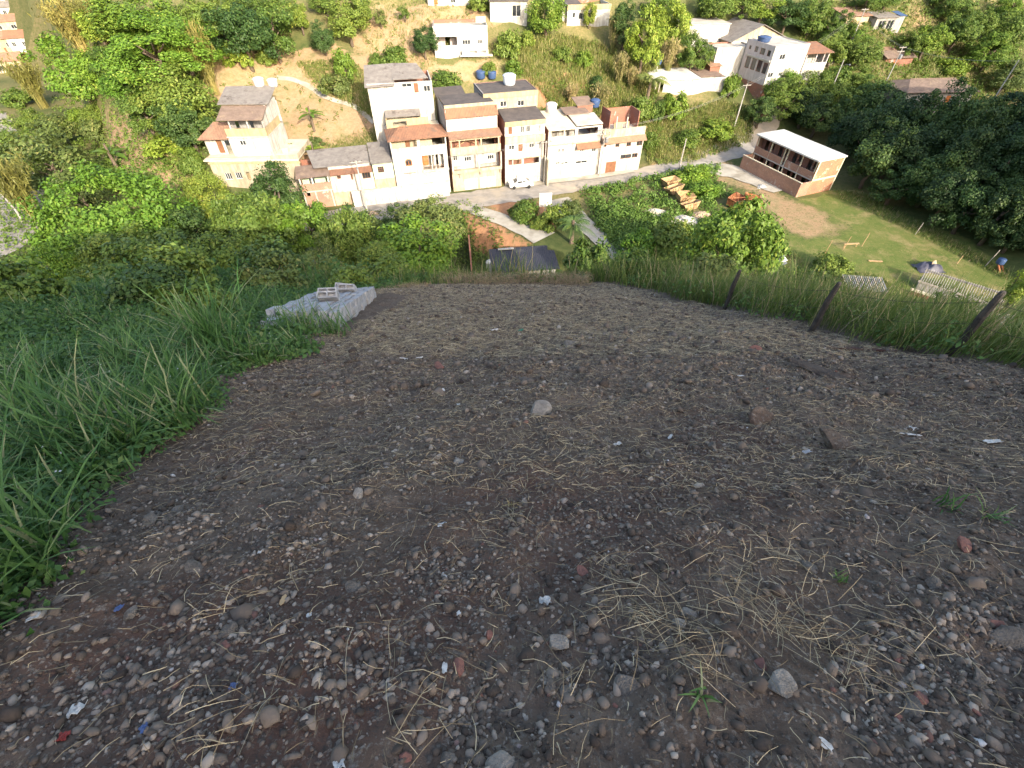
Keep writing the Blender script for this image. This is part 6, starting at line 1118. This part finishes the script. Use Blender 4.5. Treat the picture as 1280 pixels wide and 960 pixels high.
# cut straw heaped at the lot end and the clumps at the fence
hp = samp(4200, -2.6, 2.8, 13.9, 15.3, lambda x, y: np.abs(y-14.5-.1*np.sin(x*2)) < .5*(1-.0*x)); hp[:, 2] += rng.random(len(hp))*.46*np.maximum(0, 1-(np.abs(hp[:, 1]-14.5)/.55)**2)
h3 = samp(900, -4.4, -2.6, 12.3, 13.6, lambda x, y: y > 0); h3[:, 2] += rng.random(900)*.14
V, Q, Tr, tt = merge([blades(hp, rng.uniform(.1, .22, len(hp)), .012, 2, 2.6), blades(h3, rng.uniform(.08, .18, 900), .012, 2, 2.6)]); o = fastmesh('cut_straw', V, Q, Tr, M['cuthay'], tt); tag(o, kind='stuff')
def tussock(px, py, h, label, k=110, sp=.10, mat='grassblade', w=.016):
    p = atl(px, py); q = np.zeros((k, 3)); q[:, :2] = rng.normal(0, sp, (k, 2)); V, Q, Tr, tt = blades(q, rng.uniform(.5, 1.1, k)*h, w, 4, 1.0); o = fastmesh('grass_tussock', V, Q, Tr, M[mat], tt); o.location = p; return tag(o, label, 'grass tussock', 'grass tussocks beside the lot')
def atl(px, py):
    d = ray(px, py); t = -1.6/(d[2]+.55*d[1]); p = d*t; p[2] = float(LZ(np.array([p[0]]), np.array([p[1]]))[0]); return p
tussock(275, 446, .92, 'tall bluish grass tussock beside the block stack', 300, .17, 'grassblade', .02); tussock(370, 420, .55, 'grass tussock hiding the near side of the block stack', 160, .2); tussock(420, 418, .4, 'short tussock at the near corner of the block stack', 110, .14); tussock(110, 560, .7, 'arching long-bladed tussock at the left edge of the dark soil', 130, .14); tussock(215, 520, .6, 'tussock leaning onto the soil between two taller tussocks', 110, .14); tussock(30, 720, .55, 'lowest tussock in the left grass', 90, .1)
tussock(1045, 728, .09, 'tiny green sprout right of the dry stalks', 12, .012, 'grassblade', .008); tussock(872, 872, .10, 'broad-bladed green sprout near the bottom centre', 9, .012, 'grassblade', .010); tussock(1170, 640, .16, 'green sprout on the dark soil at the right', 16, .03, 'grassblade', .010); tussock(1225, 655, .14, 'small green sprout right of the other right-hand sprout', 14, .03, 'grassblade', .010); tussock(150, 600, .2, 'lone green blades on the soil at the left', 8, .03); tussock(640, 625, .10, 'little dry yellow tuft in the middle of the soil', 10, .02, 'L_dry', .005)
# fence posts
posts = []
for px, py, H, lean, lb in [(905,386,.98,(.05,.05),'dark fence post at the far right corner of the lot'), (1013,414,.92,(.06,.05),'dark fence post in the middle of the right edge'), (1190,441,1.0,(.03,.05),'nearest and thickest dark fence post on the right edge')]:
    p = atl(px, py); o = thing('fence_post', lb, 'fence post', p, 0, 'old fence posts along the right edge'); m = MB(); m.path([(0,0,-.3),(lean[0]*.3+.02,lean[1]*.5,H*.3),(lean[0]*.6-.01,lean[1]*.6,H*.65),(lean[0],lean[1],H)], [.052,.046,.048,.036], 7); m.build('shaft', M['wood_dark'], o); MB().lathe([(.037,0),(.030,.03),(.012,.04)], 7, (lean[0],lean[1],H-.005)).build('worn_top', M['wood_dark'], o); posts.append(Vector(p)+Vector((lean[0],lean[1],H)))
pe = atl(1320, 470); posts.append(Vector(pe)+Vector((.1,.1,.9)))
o = thing('fence_wire', 'thin rusty wire strung between the dark fence posts', 'fence wire', posts[0])
for dz in (.12, .45):
    for a, b in zip(posts[:-1], posts[1:]): MB().path([(a-posts[0])+(b-a)*(i/8)+Vector((0,0,-dz-.10*4*(i/8)*(1-i/8))) for i in range(9)], .0028, 4).build('strand', M['wood_dark'], o)
p = atl(478, 352); o = MB().hexa([(-.035,-.03,-.2),(.035,-.03,-.2),(.035,.03,-.2),(-.035,.03,-.2)], [(-.04,-.03,.36),(.03,-.03,.40),(.03,.03,.40),(-.04,.03,.36)]).build('marker_stake', M['roof_white'], None, loc=p); tag(o, 'short white marker stake at the far left corner of the lot', 'stake')
# stack of cement blocks
def block_mesh(hollow):
    m = MB(); L, Wb, Hb, t = .385, .138, .19, .025
    if hollow:
        m.box(0,L,0,t,0,Hb).box(0,L,Wb-t,Wb,0,Hb)
        for x in (0, L/2-t/2, L-t): m.box(x, x+t, t, Wb-t, 0, Hb)
        m.box(t, L-t, t, Wb-t, Hb*.45, Hb*.5)
    else:
        c = .006; m.hexa([(0,0,0),(L,0,0),(L,Wb,0),(0,Wb,0)], [(0,0,Hb-c),(L,0,Hb-c),(L,Wb,Hb-c),(0,Wb,Hb-c)]); m.hexa([(0,0,Hb-c),(L,0,Hb-c),(L,Wb,Hb-c),(0,Wb,Hb-c)], [(c,c,Hb),(L-c,c,Hb),(L-c,Wb-c,Hb),(c,Wb-c,Hb)])
    me = bpy.data.meshes.new('cement_block'); me.from_pydata(m.v, [], m.f); me.materials.append(M['block']); return me
BM, BH = block_mesh(False), block_mesh(True); o0 = np.array((-2.95, 6.35)); vv = np.array((-.155, .988)); uu = np.array((-.988, -.155)); rzb = math.atan2(vv[1], vv[0])
def blk(i, j, lev, me, label, jit=.012, tilt=0.0):
    q = o0+uu*(.160*i+rng.normal(0, jit))+vv*(.412*j+(.06 if i % 2 else 0)+rng.normal(0, jit*1.6)); o = bpy.data.objects.new('cement_block', me); COL.objects.link(o); z = T1(q[0], q[1])-.03+.15*lev+rng.normal(0, .011); o.location = (q[0], q[1], z); o.rotation_euler = (rng.normal(0, .02)+tilt, R(27.0)*1.0+rng.normal(0, .02), rzb+rng.normal(0, .03)); return tag(o, label, 'cement block', 'cement blocks stacked at the lot edge')
for i in range(8):
    blk(i, 0, .0, BM, 'grey cement block in the near bottom course of the stack, half in grass') if 0 < i <= 8 else None
    for j in range(10):
        if rng.random() < .05 or (i > 4 and j < 1): continue
        if i in (4, 5) and j in (5, 6): continue
        blk(i, j, 1, BM, 'grey cement block packed flat in the low stack at the left lot edge')
for j in range(10): blk(0, j, 0, BM, 'grey cement block in the bottom course along the lot side of the stack')
for (i, j, lb, rx) in [(4,7.4,'topmost grey block lying across the far middle of the stack',1.2),(5,5.2,'hollow block lying open on top of the middle of the stack',1.57),(4,3.6,'hollow block showing two dark holes toward the lot',1.57),(5,8.6,'block resting crosswise at the far end of the stack',.4)]:
    o = blk(i, j, 1.95, BH, lb); o.rotation_euler = (.55, 0, -.05+.2*rx-.2); o.location.z += .06
# loose stones
def rock(px, py, wpx, label, mat='stone', seed=1, flat=.6, lng=1.0, name='stone', cat='stone', grp='larger stones on the dark soil'):
    p = atl(px, py); r = wpx*depth(p)/FPX/2; rr = np.random.default_rng(seed); import bmesh
    bm = bmesh.new(); bmesh.ops.create_icosphere(bm, subdivisions=3, radius=1); cut = [(Vector(rr.normal(size=3)).normalized(), rr.uniform(.45,.85)) for _ in range(13)]
    for v in bm.verts:
        for n, dd in cut:
            e = v.co.dot(n)-dd
            if e > 0: v.co -= n*e*.97
        k = 1+.10*float(fbm(v.co.x*2+seed, v.co.y*2+v.co.z*1.7, 1.0, 3)); v.co = Vector((v.co.x*r*lng*k, v.co.y*r*k, v.co.z*r*flat*k))
    me = bpy.data.meshes.new(name); bm.to_mesh(me); bm.free(); me.materials.append(M[mat]); o = bpy.data.objects.new(name, me); COL.objects.link(o); o.location = (p[0], p[1], p[2]+r*flat*.30); o.rotation_euler = (-.35, .1, seed*1.3); return tag(o, label, cat, grp)
for i, a in enumerate([(676,518,30,'pale-edged flat stone in the middle of the dark soil','stone_pale',.45,1.1),(975,856,42,'big rounded pale stone near the bottom right','stone_pale',.75,1.1),(697,801,31,'oval pale stone near the bottom centre','stone_pale',.7,1.15),(191,655,27,'round grey stone near the left grass','stone',.7,1.0),(787,858,34,'dark grey stone half sunk near the bottom centre','stone',.5,1.1),(950,524,34,'dark earth clod above the right cluster of gravel','soil',.7,1.2),(1045,553,44,'biggest dark earth clod on the right','soil',.6,1.3),(625,955,36,'pale stone cut by the bottom edge, right of a small one','stone_pale',.6,1.1),(556,950,26,'grey stone at the bottom edge left of the pale one','stone',.7,1.0),(1262,798,42,'angular grey slab at the right edge','stone',.4,1.4),(1230,850,30,'grey broken stone below the angular slab','stone',.5,1.2),(1242,775,20,'small grey chunk above the angular slab','stone',.6,1.1),(131,842,24,'brown-grey stone in the lower left','stone',.6,1.1),(165,770,22,'brownish stone left of the blue scrap','stone',.6,1.2),(343,845,20,'pale lump in the lower left gravel','stone_pale',.7,1.0),(290,795,26,'grey cluster stone left of centre','stone',.6,1.1),(572,575,18,'pale stone in the centre left gravel','stone_pale',.6,1.1),(548,575,13,'small pale stone beside another in centre left gravel','stone_pale',.6,1.0),(862,767,22,'whitish broken stone among dry stalks','stone_pale',.6,1.0),(848,780,18,'lower whitish stone among dry stalks','stone_pale',.6,1.0),(690,855,20,'dark blue-grey stone in the bottom centre clump','stone',.7,1.0),(708,862,18,'right stone of the bottom centre clump','stone',.7,1.0),(728,785,18,'grey stone right of the oval pale stone','stone',.6,1.0),(760,718,15,'grey pebble beside the brick fragment','stone',.6,1.0),(520,688,18,'flat stone left of the soil centre','stone',.4,1.3),(712,430,18,'flat dark stone far up the soil','stone',.4,1.6),(1010,712,22,'grey stone by the right dry stalks','stone',.6,1.0),(1150,880,26,'blue-grey stone in the lower right rubble','stone',.5,1.2),(1165,735,22,'greyish stone at right among straw','stone',.5,1.1),(440,735,20,'grey lump left of centre','stone',.6,1.1),(250,715,22,'grey flat stone left above the gravel','stone',.4,1.3),(225,640,16,'brown pebble near round grey stone','stone',.6,1.0),(640,740,16,'grey pebble left of the crumpled paper','stone',.7,1.0),(450,620,16,'pale pebble on the left of the soil','stone_pale',.6,1.1),(890,560,16,'upper pebble of the right gravel cluster','stone',.7,1.0),(1100,600,20,'dark lump at the right','soil',.7,1.1)]): rock(a[0], a[1], a[2], a[3], a[4], i+3, a[5], a[6])
# scraps
def scrap(px, py, w, h, label, mat, rz=0.3, bend=.25, name='scrap', cat='scrap', th=.002):
    p = atl(px, py); k = depth(p)/FPX; W2, H2 = w*k*.8, h*k*1.0; n = 5; m = MB(); g = [[(W2*(i/(n-1)-.5)*(1+.15*math.sin(j*2+px)), H2*(j/(n-1)-.5)*(1+.2*math.sin(i*1.7+py)), bend*W2*(abs(math.sin(i*1.3+j*.9+px))-.4)*.5) for i in range(n)] for j in range(n)]
    vs = [v for r_ in g for v in r_]; vs += [(x, y, z-th) for x, y, z in vs]; N = n*n; fs = []
    for j in range(n-1):
        for i in range(n-1): q = (j*n+i, j*n+i+1, (j+1)*n+i+1, (j+1)*n+i); fs += [q, tuple(N+v for v in reversed(q))]
    for i in range(n-1): fs += [(i, N+i, N+i+1, i+1), ((n-1)*n+i+1, N+(n-1)*n+i+1, N+(n-1)*n+i, (n-1)*n+i), (i*n, (i+1)*n, N+(i+1)*n, N+i*n), ((i+1)*n+n-1, i*n+n-1, N+i*n+n-1, N+(i+1)*n+n-1)]
    o = m.add(vs, fs).build(name, M[mat], None, loc=(p[0], p[1], p[2]+.006+W2*.10)); o.rotation_euler = (-.45, .1*math.sin(px), rz); return tag(o, label, cat, 'litter scattered on the soil')
for a in [(682,747,17,14,'crumpled white-blue paper near the bottom centre','paper',.4,.6),(1034,929,20,12,'white paper shard at the bottom right','paper',-.6,.1),(60,780,17,10,'white scrap at the left beside the grass','paper',.5,.2),(93,886,22,16,'crumpled pale scrap in the lower left corner','paper',.2,.6),(156,765,12,9,'blue plastic scrap at the left','plastic_blue',.3,.5),(77,920,13,11,'red plastic scrap in the lower left corner','plastic_red',.2,.7),(184,911,11,11,'bright blue scrap at the lower left','plastic_blue',.9,.6),(296,860,10,8,'dark blue scrap in the left gravel','plastic_blue',.1,.5),(618,414,11,6,'white paper scrap far up the soil','paper',.2,.5),(651,413,9,6,'green plastic scrap far up the soil','plastic_green',.4,.5),(505,449,12,4,'white strip far up at the left','paper',-.2,.3),(524,449,12,4,'second white strip right beside the first','paper',.3,.3),(573,504,5,5,'tiny white chip left of the flat stone','paper',.2,.1),(632,500,5,8,'white chip above left of the flat stone','paper',.3,.2),(553,657,13,7,'white chip left of the soil centre','paper',.2,.2),(1247,546,27,8,'white plate fragment at the right edge','paper',.1,.1),(1142,539,28,5,'long white strip at the right','paper',-.25,.1),(1146,528,12,7,'pale scrap above the long white strip','paper',.6,.3),(956,454,9,4,'white chip on the far right of the soil','paper',.1,.1),(925,471,9,4,'white chip left below another on the far right','paper',.2,.1),(773,551,12,6,'pale folded scrap right of centre','paper',.4,.5),(333,700,5,4,'white bead-like chip on the left','paper',.1,.1),(389,772,8,6,'white chip in the left gravel','paper',.4,.2),(356,752,8,16,'tan wood chip in the left gravel','wood',.2,.1),(556,835,8,14,'pale chip beside a brick piece at the bottom','paper',.1,.1),(572,763,7,5,'small white tag left of the crumpled paper','paper',.6,.1),(422,955,16,12,'white-green scrap at the bottom edge','paper',.4,.5),(1161,861,6,7,'white bead in the lower right rubble','paper',.1,.1),(1008,565,14,6,'grey paper on the right','block',.3,.3),(272,462,10,5,'small bottle-like white scrap under the tall tussock','paper',.2,.4),(840,540,10,4,'pale shard right of centre','paper',.9,.2)]: scrap(*a)
for a in [(729,712,17,'square brick fragment right of the crumpled paper'),(572,832,20,'dull brick fragment at the bottom centre'),(612,792,15,'red brick shard left of the oval pale stone'),(545,738,10,'small pinkish brick bit left of centre'),(1197,690,26,'red brick piece at the right'),(1127,822,14,'brick bit in the right straw'),(1160,872,22,'larger brick bit in the lower right rubble'),(1135,895,14,'narrow brick bit in the lower right rubble'),(1240,782,22,'orange-brown brick lump beside the angular slab'),(1232,888,14,'orange pebble-like brick bit at lower right'),(945,437,16,'reddish crumb on the far right of the soil'),(548,458,16,'reddish patch crumb far up the left'),(949,830,20,'dark red brick sliver by the big rounded stone'),(505,945,14,'pink brick bit at the bottom edge'),(285,810,14,'brown-orange shard in the left gravel'),(770,880,8,'tiny orange bit at the bottom centre')]: rock(a[0], a[1], a[2], a[3], 'brickbit', a[0], .45, 1.2, 'brick_fragment', 'brick fragment', 'brick fragments on the soil')
pp = atl(1048, 466); o = MB().path([(-.38,.30,.02),(-.1,.08,.03),(.15,-.12,.02),(.36,-.22,.03)], [.05,.09,.08,.03], 6).build('black_strip', M['wood_dark'], None, loc=pp); o.scale = (1,1,.35); tag(o, 'black charred strip lying on the right of the soil', 'charred strip')
pp = atl(1068, 432); o = MB().hexa([(-.55,.05,-.1),(.55,-.20,-.1),(.6,.0,-.1),(-.5,.25,-.1)], [(-.55,.07,.0),(.5,-.16,.115),(.55,-.05,.055),(-.5,.17,-.06)]).build('red_board', M['red_board'], None, loc=pp); tag(o, 'dull red board lying along the foot of the fence grass', 'board')
pp = atl(160, 376); o = MB().path([(-.9,0,-.1),(-.3,.1,.05),(.4,.05,.06),(1.0,.1,-.1)], [.1,.22,.2,.08], 7).build('soil_scar', M['beige'], None, loc=pp); o.scale = (1.0,.8,.4); tag(o, 'bare tan soil bank in the left shaded greenery', 'soil bank')
# gravel, clods and straw
ph = (1+5**.5)/2; ICO = np.array([(-1,ph,0),(1,ph,0),(-1,-ph,0),(1,-ph,0),(0,-1,ph),(0,1,ph),(0,-1,-ph),(0,1,-ph),(ph,0,-1),(ph,0,1),(-ph,0,-1),(-ph,0,1)])/1.902
ICF = np.array([(0,11,5),(0,5,1),(0,1,7),(0,7,10),(0,10,11),(1,5,9),(5,11,4),(11,10,2),(10,7,6),(7,1,8),(3,9,4),(3,4,2),(3,2,6),(3,6,8),(3,8,9),(4,9,5),(2,4,11),(6,2,10),(8,6,7),(9,8,1)])
def sub(v, f):
    v = list(map(tuple, v)); idx = {}; out = []
    def mid(a, b):
        k = (min(a, b), max(a, b))
        if k not in idx: q = (np.array(v[a])+np.array(v[b]))/2; v.append(tuple(q/np.linalg.norm(q))); idx[k] = len(v)-1
        return idx[k]
    for a, b, c in f: x, y, z = mid(a, b), mid(b, c), mid(c, a); out += [(a,x,z),(b,y,x),(c,z,y),(x,y,z)]
    return np.array(v), np.array(out)
IC2, IF2 = sub(ICO, ICF)
def lotpts(n, y0, y1, pw, thr=None, sc=.5, ox=0):
    out = []; m = 0
    while m < n:
        y = y0+(y1-y0)*rng.random(n*2)**pw; x = rng.uniform(-5.5, 6.8, n*2); k = (x > leftx(y)-.12) & (x < rightx(y)+.1) & (np.abs(x) < 1.3*(y+1.6)+.6) & ~blockzone(x, y) & (y < endy(x)+.2)
        if thr is not None: k &= fbm(x, y, sc, 3, ox)+rng.normal(0, .12, len(x)) > thr
        out.append(np.stack([x[k], y[k]], 1)); m += int(k.sum())
    return np.concatenate(out)[:n]
def stones(P, r, tintv, fine=False, sink=.25):
    n = len(P); B, Fc = (IC2, IF2) if fine else (ICO, ICF); nb = len(B); S = rng.uniform(.65, 1.25, (n, 3))*np.array((1,1,.75)); J = 1+rng.normal(0, .20 if not fine else .10, (n, nb)); q = rng.normal(size=(n, 4)); q /= np.linalg.norm(q, axis=1, keepdims=True); w, x, y, z = q.T
    Rm = np.stack([1-2*(y*y+z*z), 2*(x*y-z*w), 2*(x*z+y*w), 2*(x*y+z*w), 1-2*(x*x+z*z), 2*(y*z-x*w), 2*(x*z-y*w), 2*(y*z+x*w), 1-2*(x*x+y*y)], 1).reshape(n, 3, 3)
    V = B[None]*S[:, None, :]*J[:, :, None]*r[:, None, None]; V = np.einsum('nij,nbj->nbi', Rm, V); V[:, :, 2] *= .8; z0 = LZ(P[:, 0], P[:, 1])+r*(.55-sink); V += np.stack([P[:, 0], P[:, 1], z0], 1)[:, None, :]
    return V.reshape(-1, 3), None, (Fc[None]+(np.arange(n)*nb)[:, None, None]).reshape(-1, 3), np.repeat(tintv, nb)
M['gravel'] = tintmat('gravel', [(0,(.052,.042,.035)),(.45,(.118,.095,.077)),(.80,(.205,.172,.142)),(.975,(.33,.29,.245)),(.98,(.13,.075,.06)),(.994,(.15,.08,.065)),(1,(.50,.50,.49))], .92, .5, 80)
A = lotpts(21000, .0, 4.4, 1.25, -.08, .55, 4); B = lotpts(24000, .0, 6.5, 1.25, -.25, .8, 9); Cc = lotpts(15000, 3, 14.3, .9)
lg = lambda n, m, s, lo, hi: np.clip(np.exp(rng.normal(math.log(m), s, n)), lo, hi)
def near_px(px, py, n, sp):
    c = atl(px, py); q = np.stack([rng.normal(c[0], sp, n), rng.normal(c[1], sp*.7, n)], 1); return q[(q[:, 0] > leftx(q[:, 1])-.05)]
cls = [near_px(x, y, n, s_) for x, y, n, s_ in [(300,800,560,.15),(120,860,380,.14),(230,900,320,.12),(450,830,420,.12),(380,690,420,.16),(230,660,500,.18),(560,720,500,.14),(700,850,140,.035),(780,830,200,.07),(880,565,260,.16),(1200,840,700,.16),(1250,780,500,.12),(1130,900,500,.12),(600,900,400,.10),(560,580,400,.22),(690,650,300,.18),(330,560,400,.3),(1050,640,200,.3)]]; CL = np.concatenate(cls)
scatter('gravel', [stones(CL, lg(len(CL), .0080, .5, .003, .024), rng.random(len(CL)), False, .6), stones(A, lg(len(A), .0064, .55, .0025, .026), rng.random(len(A)), False, .55), stones(B, lg(len(B), .0052, .45, .002, .018), rng.random(len(B))*.9), stones(Cc, lg(len(Cc), .0115, .5, .004, .045), rng.random(len(Cc))), stones(lotpts(700, .0, 4.5, 1.3, .0, .5, 4), lg(700, .016, .3, .01, .03), rng.random(700)*.8, True)], 'gravel')
M['clods'] = tintmat('soil_clods', [(0,(.045,.035,.029)),(1,(.165,.134,.108))], .97, .5, 60)
scatter('soil_clods', [stones(lotpts(14000, .0, 5, 1.25), lg(14000, .008, .55, .003, .035), rng.random(14000)), stones(lotpts(11000, 3, 14.3, .9), lg(11000, .016, .55, .006, .06), rng.random(11000)), stones(lotpts(260, .3, 9, 1.1), lg(260, .035, .35, .02, .08), rng.random(260), False, .75)], 'clods')
def straws(P, L, w, lift=.012, arch=.12):
    n = len(P); az = rng.uniform(0, 6.283, n); d = np.stack([np.cos(az), np.sin(az)], 1); s = np.stack([-d[:, 1], d[:, 0]], 1); cv = rng.normal(0, .12, n)*L; ar = np.abs(rng.normal(0, arch, n))*L; rows = []
    for k in range(4):
        t = k/3; xy = P+d*(L*(t-.5))[:, None]+s*(cv*(t-.5)**2*2)[:, None]; z = LZ(xy[:, 0], xy[:, 1])+lift+ar*4*t*(1-t)+rng.random(n)*.012; ww = (w*(1-.5*t))[:, None]*.5
        rows += [np.concatenate([xy-s*ww, z[:, None]], 1), np.concatenate([xy+s*ww, z[:, None]+.0008], 1)]
    V = np.stack(rows, 1).reshape(-1, 3); base = (np.arange(n)*8)[:, None]; Fq = np.concatenate([base+np.array([[2*k, 2*k+1, 2*k+3, 2*k+2]]) for k in range(3)]); return V, Fq, None, np.repeat(rng.random(n), 8)
n1, n2, n3 = 4200, 24000, 42000
P1 = lotpts(n1, .0, 3.2, 1.2); P2 = lotpts(n2, 1.5, 7.5, 1.0); P3 = lotpts(n3, 4.5, 14.4, .9)
cl = []
for px, py, nn, sp in [(1150,600,70,.3),(1200,520,90,.5),(1000,560,60,.35),(900,620,60,.25),(1180,700,50,.2),(700,560,40,.3),(600,660,30,.2),(450,640,25,.2),(330,740,20,.12),(500,900,14,.08),(300,900,12,.08),(800,760,60,.10),(850,800,60,.10),(930,760,45,.10),(1000,790,45,.10),(1060,810,40,.10),(900,700,40,.10),(1000,700,40,.12),(640,640,14,.06),(560,590,20,.10),(1130,800,26,.1),(760,700,16,.06),(480,800,10,.08),(700,840,10,.07)]:
    c = atl(px, py); cl.append(np.stack([rng.normal(c[0], sp, nn), rng.normal(c[1], sp*.8, nn)], 1))
cl = np.concatenate(cl); lg2 = lambda n, a, b: rng.uniform(a, b, n)**1.0
scatter('straw_litter', [straws(P1, rng.uniform(.02, .10, n1), rng.uniform(.0015, .0032, n1)), straws(P2, rng.uniform(.025, .12, n2), rng.uniform(.0018, .0038, n2), .008, .07), straws(P3, rng.uniform(.04, .18, n3), rng.uniform(.003, .007, n3), .010, .06), straws(cl, rng.uniform(.06, .22, len(cl)), rng.uniform(.0015, .0030, len(cl)), .015, .20)], 'straw')
